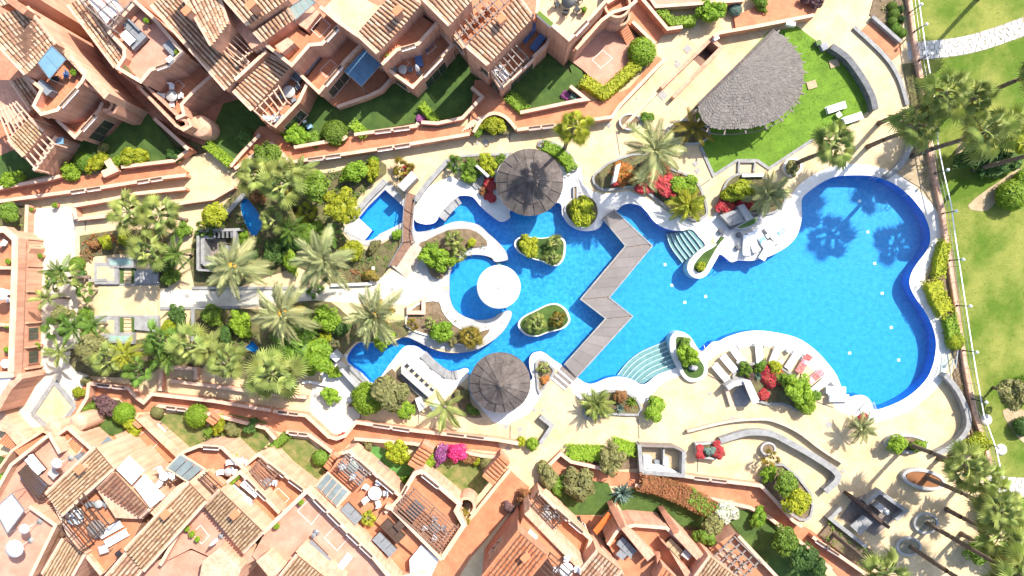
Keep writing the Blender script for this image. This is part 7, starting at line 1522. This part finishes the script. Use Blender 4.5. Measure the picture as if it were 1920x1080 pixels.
# ---- tall fan palms on the right (x,y = foot)
for x, y, z, s, l in [
    (1490,308,8.2,2.6,'tall fan palm over the upper pool edge, rising from the round pale planter'),(1627,275,8.0,2.6,'tall fan palm between the lawn loungers and the curved grey wall'),(1648,232,10.0,2.6,'tall fan palm crowning the path beside the lawn loungers'),(1709,293,10.2,2.8,'tall fan palm with dark trunk crossing the field fence'),
    (1795,197,10.5,2.6,'tall fan palm leaning out of the top right field'),(1825,318,9.4,2.7,'tall fan palm whose trunk crosses the sandy patch'),(1835,-4,9.0,2.5,'tall fan palm at the top right corner'),
    (1702,832,8.3,2.4,'tall fan palm rising from the oval planter with round bushes'),(1733,893,10.0,2.6,'tall fan palm rising from the rusty oval planter'),(1735,980,12.0,2.8,'tall fan palm rising from the upper round planter'),(1705,1024,11.6,2.8,'tall fan palm rising from the lower round planter'),(1560,1000,9.2,2.5,'tall fan palm rising from the hedge beside the barbecue'),
    (1760,860,6.0,2.2,'fan palm behind the curved corner wall'),(1775,955,7.0,2.4,'fan palm at the right edge of the lower plaza'),(1802,1000,6.5,2.4,'fan palm at the bottom right corner'),(1805,905,5.0,2.2,'fan palm beside the lower flagstone path'),(1752,215,5.5,2.4,'fan palm beside the fence lamp at the top'),(1815,262,5.0,2.4,'fan palm over the dark shrubs of the field')]:
    palm(x, y, z, s*.90, l, 'fan', 'palm_fan', 19, True, .19, bark='bark', old=4)
# ---- trees and bushes
for x, y, r, z, l, m, sh in [
    (595,352,36,3.2,'dense olive-green tree in the upper palm garden','leaf','clump'),(640,388,38,3.2,'large yellow-green tree beside the small angular pool','leaf_yellow','clump'),(402,405,30,2.8,'yellow-green tree left of the stone pergola','leaf_yellow','clump'),(735,735,40,2.2,'tall grey-green shrub tree beside the white bar','leaf_olive','loose'),(560,655,46,2.6,'sprawling light green tree over the lower garden','leaf','loose'),(600,668,36,2.2,'leafy green tree left of the storage box','leaf_bright','loose'),
    (1492,728,32,1.2,'bright green leafy tree at the end of the lower lounger bed','leaf_bright','clump'),(1472,905,30,1.8,'green tree in the lower right bed, upper one','leaf','clump'),(1492,940,32,1.8,'yellow-green tree in the lower right bed, lower one','leaf_yellow','clump'),(1470,1012,34,1.8,'large dark green shrub tree by the bottom walkway','leaf','clump'),(1502,1042,32,1.8,'large blue-green shrub tree at the bottom edge','leaf_dark','clump'),(175,655,34,2.4,'olive tree left of the lower fountain basin','leaf_olive','loose'),(120,590,24,2.4,'thin olive tree on the left court','leaf_olive','loose'),(1900,735,34,2.6,'dark tree with flower clusters on the field','leaf_olive','clump'),(1905,258,40,3.0,'yellow-green leafy tree at the right edge','leaf_yellow','loose'),(1335,985,22,2.0,'green tree behind the gabled house','leaf_olive','loose'),(1322,1008,24,2.0,'green tree beside the shaded pergola','leaf','loose'),(22,400,22,1.4,'broad-leaved shrub tree in the bed at the left edge','leaf','loose'),(505,295,32,1.6,'dense shrub in the curved bed at the walkway corner','leaf','clump')]:
    tree(x, y, r, z, l, m, sh)
BUSH = [
 (1203,98,26,'clipped round bright bush at the top of the upper walkway','leaf_bright','ball'),(1062,181,10,'magenta flowering shrub on the top lawn','flower_violet','clump'),(1076,184,11,'grey-green shrub beside the magenta one','leaf_bluegreen','clump'),(925,238,24,'broad bush in the walled bed below the walkway steps','leaf_yellow','clump'),(897,245,14,'darker bush at the left of the walled bed','leaf','clump'),(553,254,24,'left rounded bush above the upper walkway','leaf_bright','clump'),(628,250,24,'right rounded bush above the upper walkway','leaf','ball'),(590,262,16,'low bush between the two rounded ones','leaf','clump'),(790,222,10,'lilac shrub beside the walkway gate','flower_violet','loose'),
 (135,324,20,'bright bush left of the tile-capped gate','leaf_bright','clump'),(160,305,18,'pale clipped bush behind the tile-capped gate','leaf','ball'),(183,308,20,'yellow bush at the tile-capped gate','leaf_yellow','clump'),(222,304,14,'bright bush right of the tile-capped gate','leaf_bright','clump'),(252,296,24,'spreading mixed shrub in the shaded garden','leaf_yellow','loose'),(195,280,13,'small pale shrub on the shaded lawn','leaf_olive','loose'),(25,340,22,'bright low bush at the left edge garden','leaf_bright','clump'),(460,258,20,'dark shrub at the edge of the shaded lawn','leaf_dark','clump'),(330,290,18,'dark shrub beside the shaded steps','leaf_dark','clump'),
 (1330,27,30,'long oval clipped bush behind the top forecourt','leaf_bright','clump'),(1378,18,13,'pale blue-green bush at the end of the top hedge','leaf_bluegreen','ball'),(1425,3,20,'bush at the top edge beside the orange walkway','leaf','clump'),(1520,0,20,'purple tree crown at the top edge','leaf_purple','loose'),
 (1897,366,28,'big clipped globe bush on the field','leaf_bright','ball'),(1925,340,24,'clipped globe bush cut by the right edge','leaf_bright','ball'),(1925,730,26,'clipped bush cut by the right edge of the field','leaf','ball'),(1918,800,18,'dark small bush on the sandy patch','leaf_dark','ball'),
 (885,316,20,'leafy bush in the bed beside the upper round hut','leaf','clump'),(915,310,22,'bright bush in the bed beside the upper round hut','leaf_yellow','clump'),(878,332,16,'low bush nearest the white terrace','leaf_bright','clump'),(938,302,14,'small bush touching the upper round hut roof','leaf','clump'),(920,345,14,'red flowering shrub left of the upper round hut','flower_red','clump'),(919,370,12,'red flowering shrub at the white deck tip','flower_red','clump'),(905,360,9,'rust coloured shrub beside the red ones','leaf_rust','clump'),
 (1090,397,28,'mounded yellow-green bush on its round white planter','leaf_yellow','clump'),(1282,345,24,'bright leafy bush above the lime feather palm','leaf_bright','loose'),(1238,346,26,'scarlet flower clump in the middle of the bed','flower_red','clump'),(1212,352,18,'scarlet flower clump nearest the water lobe','flower_red','clump'),(1258,342,18,'scarlet flower clump at the right of the bed','flower_red','clump'),(1168,326,22,'orange-red shrub at the left of the flower bed','flower_orange','clump'),(1155,340,12,'dark red shrub beside the pale slab','flower_red','loose'),(1245,315,16,'rusty shrub behind the scarlet flowers','leaf_rust','loose'),
 (1388,360,28,'banana-like leafy bush above the red flowers','leaf_yellow','loose'),(1366,362,16,'brownish shrub at the left of the upper lounger bed','leaf_olive','clump'),(1360,386,18,'dark red flower clump in front of the pump house','flower_red','clump'),(1396,377,16,'coral flower clump beside the pump house slab','flower_red','clump'),(1484,316,14,'olive shrub in the round pale planter','leaf_olive','clump'),(1212,222,14,'small shrub in the pale round planter by the thin wall','leaf','loose'),
 (1314,500,9,'spiky low plant in the upper planter tongue','leaf_yellow','loose'),(1290,665,23,'bright round bush in the lower planter tongue','leaf_bright','clump'),(1284,645,13,'smaller bush in the lower planter tongue','leaf','clump'),
 (1398,692,14,'low bush at the left of the lower lounger bed','leaf','clump'),(1425,686,14,'low bush at the top left of the lower lounger bed','leaf','clump'),(1452,688,16,'low bush at the top right of the lower lounger bed','leaf_yellow','clump'),(1446,706,19,'bright red flower clump in the lower lounger bed','flower_red','clump'),(1404,705,10,'pinkish stones and shrub beside the open concrete shelter','leaf_purple','loose'),(1472,716,20,'pale leafy bush behind the red flowers of the lounger bed','leaf','loose'),(1508,757,22,'bright bush at the lower tip of the lounger bed','leaf_bright','clump'),(1527,742,13,'small bush beside the rightmost lounger','leaf','clump'),(1432,740,12,'dusky pink shrub right of the concrete shelter','flower_red','loose'),
 (1163,742,16,'rust red shrub in the bed below the fan steps','leaf_rust','clump'),(1228,770,22,'bright leafy shrub at the tip of the bed below the fan steps','leaf_bright','loose'),(1225,752,12,'small dark shrub above the bright one','leaf','loose'),(1618,784,10,'red flower clump at the lower pool corner','flower_red','clump'),
 (1680,833,22,'left round bush in the oval planter','leaf_bright','clump'),(1722,835,15,'right round bush in the oval planter','leaf_bright','clump'),(1145,858,30,'brownish rounded bush left of the outdoor kitchen','leaf_olive','clump'),(978,828,11,'left small bush beside the stair below the round hut','leaf_yellow','clump'),(998,831,15,'right small bush beside the stair below the round hut','leaf_bright','clump'),(1022,712,9,'orange-tipped low shrub in the wedge bed','flower_orange','loose'),(868,738,14,'low mixed shrub left of the lower round hut','leaf_olive','loose'),(885,768,12,'low green shrub under the lower round hut','leaf','loose'),
 (690,747,30,'broad mounded green bush below the slim grey bar','leaf_bright','ball'),(622,741,18,'slanted bright bush on the white path','leaf_bright','clump'),(760,768,20,'bright bush at the end of the white bar','leaf_bright','clump'),(627,698,14,'glossy bush beside the slim grey bar','leaf_bright','clump'),(578,692,14,'low bush beside the lower white path','leaf_bright','loose'),
 (822,485,28,'large leafy green bush in the upper ring bed','leaf_bright','clump'),(808,465,18,'green bush at the left end of the upper ring bed','leaf','clump'),(884,456,11,'yellow bush at the tip of the upper ring bed','leaf_yellow','clump'),(828,622,22,'bright soft bush in the lower ring bed','leaf_bright','loose'),(850,638,14,'olive bush beside the soft bright one','leaf_olive','clump'),(990,462,22,'yellow bush on the round-ended island','leaf_yellow','clump'),
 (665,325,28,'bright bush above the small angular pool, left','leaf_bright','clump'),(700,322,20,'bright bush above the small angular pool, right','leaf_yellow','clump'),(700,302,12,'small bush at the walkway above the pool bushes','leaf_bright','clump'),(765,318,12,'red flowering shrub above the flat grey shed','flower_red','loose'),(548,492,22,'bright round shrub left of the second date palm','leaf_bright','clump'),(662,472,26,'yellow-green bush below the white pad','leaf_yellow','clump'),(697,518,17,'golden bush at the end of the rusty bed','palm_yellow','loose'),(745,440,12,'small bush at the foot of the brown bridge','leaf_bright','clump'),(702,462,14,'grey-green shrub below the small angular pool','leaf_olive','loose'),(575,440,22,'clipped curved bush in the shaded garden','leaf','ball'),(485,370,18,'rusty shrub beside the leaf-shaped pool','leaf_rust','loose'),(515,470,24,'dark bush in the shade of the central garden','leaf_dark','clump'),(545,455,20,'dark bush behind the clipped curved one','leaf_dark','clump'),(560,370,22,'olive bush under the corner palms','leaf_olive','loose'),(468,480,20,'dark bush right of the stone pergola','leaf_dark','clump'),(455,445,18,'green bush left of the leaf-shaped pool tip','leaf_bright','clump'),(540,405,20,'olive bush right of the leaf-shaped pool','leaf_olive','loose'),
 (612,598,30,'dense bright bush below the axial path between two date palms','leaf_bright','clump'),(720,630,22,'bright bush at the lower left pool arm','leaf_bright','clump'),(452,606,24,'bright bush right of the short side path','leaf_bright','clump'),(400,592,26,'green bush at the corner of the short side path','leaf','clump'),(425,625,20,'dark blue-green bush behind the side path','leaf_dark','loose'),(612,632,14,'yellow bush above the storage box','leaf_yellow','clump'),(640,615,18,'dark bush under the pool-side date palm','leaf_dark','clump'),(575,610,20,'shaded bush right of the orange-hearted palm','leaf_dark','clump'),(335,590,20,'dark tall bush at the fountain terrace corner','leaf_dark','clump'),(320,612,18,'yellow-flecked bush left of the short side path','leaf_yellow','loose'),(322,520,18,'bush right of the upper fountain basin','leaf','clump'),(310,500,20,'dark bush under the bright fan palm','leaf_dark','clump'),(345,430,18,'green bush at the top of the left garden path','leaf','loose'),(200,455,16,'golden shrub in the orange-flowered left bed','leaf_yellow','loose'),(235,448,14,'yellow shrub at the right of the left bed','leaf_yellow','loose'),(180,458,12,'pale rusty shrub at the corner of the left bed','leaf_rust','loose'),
 (145,495,14,'small round bush at the edge of the bright left court','leaf','ball'),(152,515,12,'dark small shrub left of the upper fountain basin','leaf_dark','loose'),(162,592,18,'green bush left of the fountain terrace','leaf','clump'),(168,625,14,'bright bush left of the lower fountain basin','leaf_bright','clump'),(88,665,0,'','leaf','clump'),(150,735,15,'yellow-green bush at the left end of the lower walkway','leaf_yellow','clump'),(165,715,12,'low shrub beside the wavy parapet','leaf_olive','loose'),
 (202,760,24,'dusky purple clipped bush in the lower left garden','leaf_purple','clump'),(233,775,20,'dark green clipped ball in the lower left garden','leaf_bright','ball'),(170,768,16,'green bush beside the lower walkway end','leaf','clump'),(185,752,12,'small shrub above the purple bush','leaf','loose'),(250,802,20,'yellow mixed shrub in the lower left garden','leaf_yellow','loose'),(162,785,14,'small yellow-green shrub beside the stair turret','leaf_yellow','loose'),(295,772,12,'dull green clipped ball on the garden wall','leaf_olive','ball'),(370,780,22,'bright round topiary on the dry lawn','leaf_bright','ball'),(412,797,17,'yellow bush beside the gate pier cap','leaf_yellow','clump'),(438,805,16,'grey-green bush in the shaded lower garden','leaf_olive','loose'),(470,800,18,'dark bush in the shaded lower garden','leaf_dark','loose'),(601,858,15,'oval dark topiary on the dry lawn','leaf','ball'),
 (855,848,26,'bright pink bougainvillea beside the lower walkway','flower_pink','clump'),(828,852,20,'purple bougainvillea left of the pink one','flower_violet','clump'),(878,858,14,'rusty bush right of the pink bougainvillea','leaf_rust','clump'),(893,865,11,'yellow bush right of the bougainvillea','leaf_yellow','clump'),(914,868,14,'dull green bush beside the alley gate roof','leaf_olive','ball'),(745,845,24,'yellow-green bush above the artificial turf','leaf_yellow','clump'),(690,832,12,'mixed pot shrubs along the turf garden','leaf_olive','loose'),(760,900,10,'small bush at the lower corner of the turf','leaf_bright','clump'),(642,818,9,'red flower clump at the turf garden corner','flower_red','loose'),
 (1025,893,24,'brownish green bush at the mouth of the orange alley','leaf_olive','loose'),(1045,912,18,'green bush beside the alley-side lawn','leaf','loose'),(1085,907,30,'spreading olive bush on the alley-side lawn','leaf_olive','loose'),(1055,905,16,'dark green bush left of the spreading olive one','leaf','clump'),(985,930,18,'pale flowering shrub on the alley wall','leaf_rust','loose'),(955,950,14,'pinkish shrub on the alley wall, lower','leaf_purple','loose'),(1362,958,20,'white flowering shrub at the end of the red hedge','flower_white','clump'),(1420,970,20,'green bush beside the slotted parapet','leaf_bright','loose'),(1440,888,16,'bright bush at the left of the lower right bed','leaf_bright','clump'),(1530,1060,24,'dark bush at the bottom edge below the walkway','leaf_dark','clump'),(1313,848,12,'red flowers at the left corner of the box planter','flower_red','clump'),(1346,848,12,'red flowers at the right corner of the box planter','flower_red','clump'),(1343,833,9,'red flowers at the top corner of the box planter','flower_red','clump'),(1330,845,12,'pale green shrub in the middle of the box planter','leaf_bluegreen','loose'),
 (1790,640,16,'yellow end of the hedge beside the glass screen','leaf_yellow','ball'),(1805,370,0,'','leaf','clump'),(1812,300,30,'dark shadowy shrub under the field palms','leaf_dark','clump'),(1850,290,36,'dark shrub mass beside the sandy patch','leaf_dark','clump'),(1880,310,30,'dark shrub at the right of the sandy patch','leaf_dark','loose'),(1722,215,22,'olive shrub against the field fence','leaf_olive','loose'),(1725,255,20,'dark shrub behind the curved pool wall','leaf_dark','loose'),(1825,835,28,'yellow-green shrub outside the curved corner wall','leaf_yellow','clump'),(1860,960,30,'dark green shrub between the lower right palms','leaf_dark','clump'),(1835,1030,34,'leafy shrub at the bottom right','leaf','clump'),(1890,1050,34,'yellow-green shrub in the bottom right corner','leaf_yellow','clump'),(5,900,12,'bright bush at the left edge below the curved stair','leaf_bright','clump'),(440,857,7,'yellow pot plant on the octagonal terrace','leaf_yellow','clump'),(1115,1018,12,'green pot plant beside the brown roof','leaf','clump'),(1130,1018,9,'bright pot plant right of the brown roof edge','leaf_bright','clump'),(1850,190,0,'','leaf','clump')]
ZB = {'red flowers at the left corner of the box planter': .72, 'red flowers at the right corner of the box planter': .72, 'red flowers at the top corner of the box planter': .72, 'pale green shrub in the middle of the box planter': .7, 'spiky low plant in the upper planter tongue': .34, 'bright round bush in the lower planter tongue': .34, 'smaller bush in the lower planter tongue': .34, 'left round bush in the oval planter': .4, 'right round bush in the oval planter': .4, 'olive shrub in the round pale planter': .36, 'yellow bush on the round-ended island': .14, 'dull green clipped ball on the garden wall': .4, 'yellow pot plant on the octagonal terrace': 3.2, 'left small bush': .2}
for x, y, r, l, m, sh in BUSH:
    if r:
        low = m.startswith('flower') and 'bougain' not in l
        bush(x, y, r*(1.1 if low else 1), l, m, 'loose' if low else sh, h=r/PPM*.5 if low else None, z0=ZB.get(l, .08))
# clipped dark balls by the orange paving
for i, (x, y, r, l) in enumerate([(1673,12,9,'topmost clipped ball beside the orange paving'),(1676,26,10,'second clipped ball from the top beside the orange paving'),(1673,40,9,'third clipped ball from the top beside the orange paving'),(1679,53,10,'fourth clipped ball from the top beside the orange paving'),(1691,62,9,'lowest clipped ball beside the orange paving'),(1688,18,7,'small dark clipped ball behind the top ones'),(1690,36,7,'small dark clipped ball behind the third one')]):
    bush(x, y, r, l, 'leaf' if i < 5 else 'leaf_dark', 'ball', group='clipped balls by the orange paving')
for x, y, r, l, m in [(1422,705,13,'pale agave left of the red flowers in the lounger bed','leaf_bluegreen'),(1162,766,13,'pale agave in the bed below the fan steps','leaf_bluegreen'),(1186,752,14,'green agave right of the rust red shrub','leaf'),(1167,925,26,'large blue agave on the lower lawn','leaf_bluegreen'),(700,742,0,'','leaf'),(1478,722,10,'pale agave between the leafy bushes','leaf_bluegreen'),(890,392,0,'','leaf')]:
    if r: agave(x, y, r, l, m)
# hedges
for px, w, h, l, m in [
 ([(1097,150),(1134,174),(1191,122)],22,1.0,'L-shaped bright hedge round the garden terrace at the top','leaf_yellow'),([(957,180),(982,203)],22,.9,'short bright hedge block at the lawn corner by the walkway','leaf_bright'),([(790,196),(816,226)],14,.8,'narrow hedge between two shaded lawns','leaf_bright'),([(662,232),(683,253)],18,.9,'bright hedge block beside the slotted wall','leaf_bright'),([(388,272),(430,306)],16,.9,'bright diagonal hedge beside the shaded court','leaf_bright'),([(1236,16),(1262,40),(1300,36)],16,1.0,'curving hedge left of the long oval bush','leaf_bright'),
 ([(1020,272),(1046,283),(1064,300),(1072,314)],20,.8,'hedge arc round the upper right of the round hut','leaf_bright'),([(1068,850),(1125,852)],28,.7,'bright hedge left of the brownish bush','leaf_bright'),([(1152,834),(1190,846)],24,.7,'hedge against the outdoor kitchen wall','leaf_bright'),([(785,893),(813,858)],16,.9,'clipped hedge beside the small gate roof','leaf_bright'),([(508,842),(535,818)],14,.9,'slanted clipped hedge left of the dry lawn','leaf'),([(385,815),(402,800)],12,.8,'short hedge beside the bright topiary lawn','leaf'),([(725,660),(740,655)],0,0,'',''),
 ([(1206,905),(1245,915),(1280,930),(1330,955)],34,1.2,'long hedge with red blooms below the lower-right walkway','leaf_rust'),([(1300,935),(1335,960)],26,1.25,'green end of the long red hedge','leaf'),([(1777,455),(1768,485),(1764,515)],20,.8,'yellow hedge along the pool, upper stretch','leaf_yellow'),([(1752,530),(1764,560),(1778,585)],30,.85,'yellow-green hedge at the waist of the pool','leaf_yellow'),([(1785,595),(1795,645)],24,.8,'green hedge along the pool, lower stretch','leaf_bright'),([(560,445),(600,420)],16,.9,'clipped curved hedge in the shade of the central garden','leaf'),([(236,843),(256,870)],0,0,'',''),([(423,915),(447,890)],7,.6,'narrow planter hedge between terraces at the bottom','leaf_bright')]:
    if w: hedge(px, w, h, l, m, z0=4.0 if 'between terraces' in l else .08)

for x, y, z, l in POTS:
    if l == 'x': continue
    t = thing('potted_shrub', l, 'pot plant', (*W(x, y, z+.4).xy, z), 'potted shrubs on the terraces')
    ob('pot', POT, t); ob('foliage', crown_mesh('leaf_bright', 'clump', 1+int(x) % 3), t, (0, 0, .55), (0, 0, x), (.33, .33, .32))
LAWNS = [[(1312,210),(1440,66),(1492,56),(1545,92),(1580,109),(1608,140),(1628,180),(1632,200),(1590,232),(1524,258),(1442,311),(1420,297),(1382,297),(1340,322),(1316,273)]]
def tufts(polys, dens, mat, label, seed):
    rr = random.Random(seed); mb = MB()
    for px in polys:
        P = W2(px); x0, x1 = min(p[0] for p in P), max(p[0] for p in P); y0, y1 = min(p[1] for p in P), max(p[1] for p in P)
        for _ in range(int((x1-x0)*(y1-y0)*dens)):
            cx, cy = rr.uniform(x0, x1), rr.uniform(y0, y1)
            if not pip(cx, cy, P): continue
            a = rr.uniform(0, 6.28); l = rr.uniform(.05, .12); w = Vector((math.cos(a), math.sin(a), 0))*.03; tp = Vector((rr.uniform(-.05, .05), rr.uniform(-.05, .05), l)); p = Vector((cx, cy, .03))
            mb.add([p-w, p+w, p+tp], [(0, 1, 2)])
    o = mb.build('grass', mat, None, label, None, None, 'stuff'); o['category'] = 'grass'
tufts(LAWNS, 30, 'grass_blade', 'short grass of the bright lawn round the thatched shelter', 3)
tufts([[(290,780),(355,772),(385,800),(420,800),(400,830),(360,838),(320,818)], [(500,835),(540,822),(580,827),(600,850),(618,856),(600,902),(560,888)], [(800,890),(822,852),(926,872),(884,940),(840,928)], [(1020,905),(1138,907),(1128,962),(1070,962)], [(1155,930),(1325,948),(1318,986),(1182,975)]], 26, 'grass_blade', 'short dry grass of the lower private gardens', 4)
tufts([[(1735,40),(1920,-20),(1930,1090),(1900,1000),(1832,780),(1808,640),(1787,500),(1772,400)]], 10, 'grass_blade', 'short grass of the right-hand field', 5)
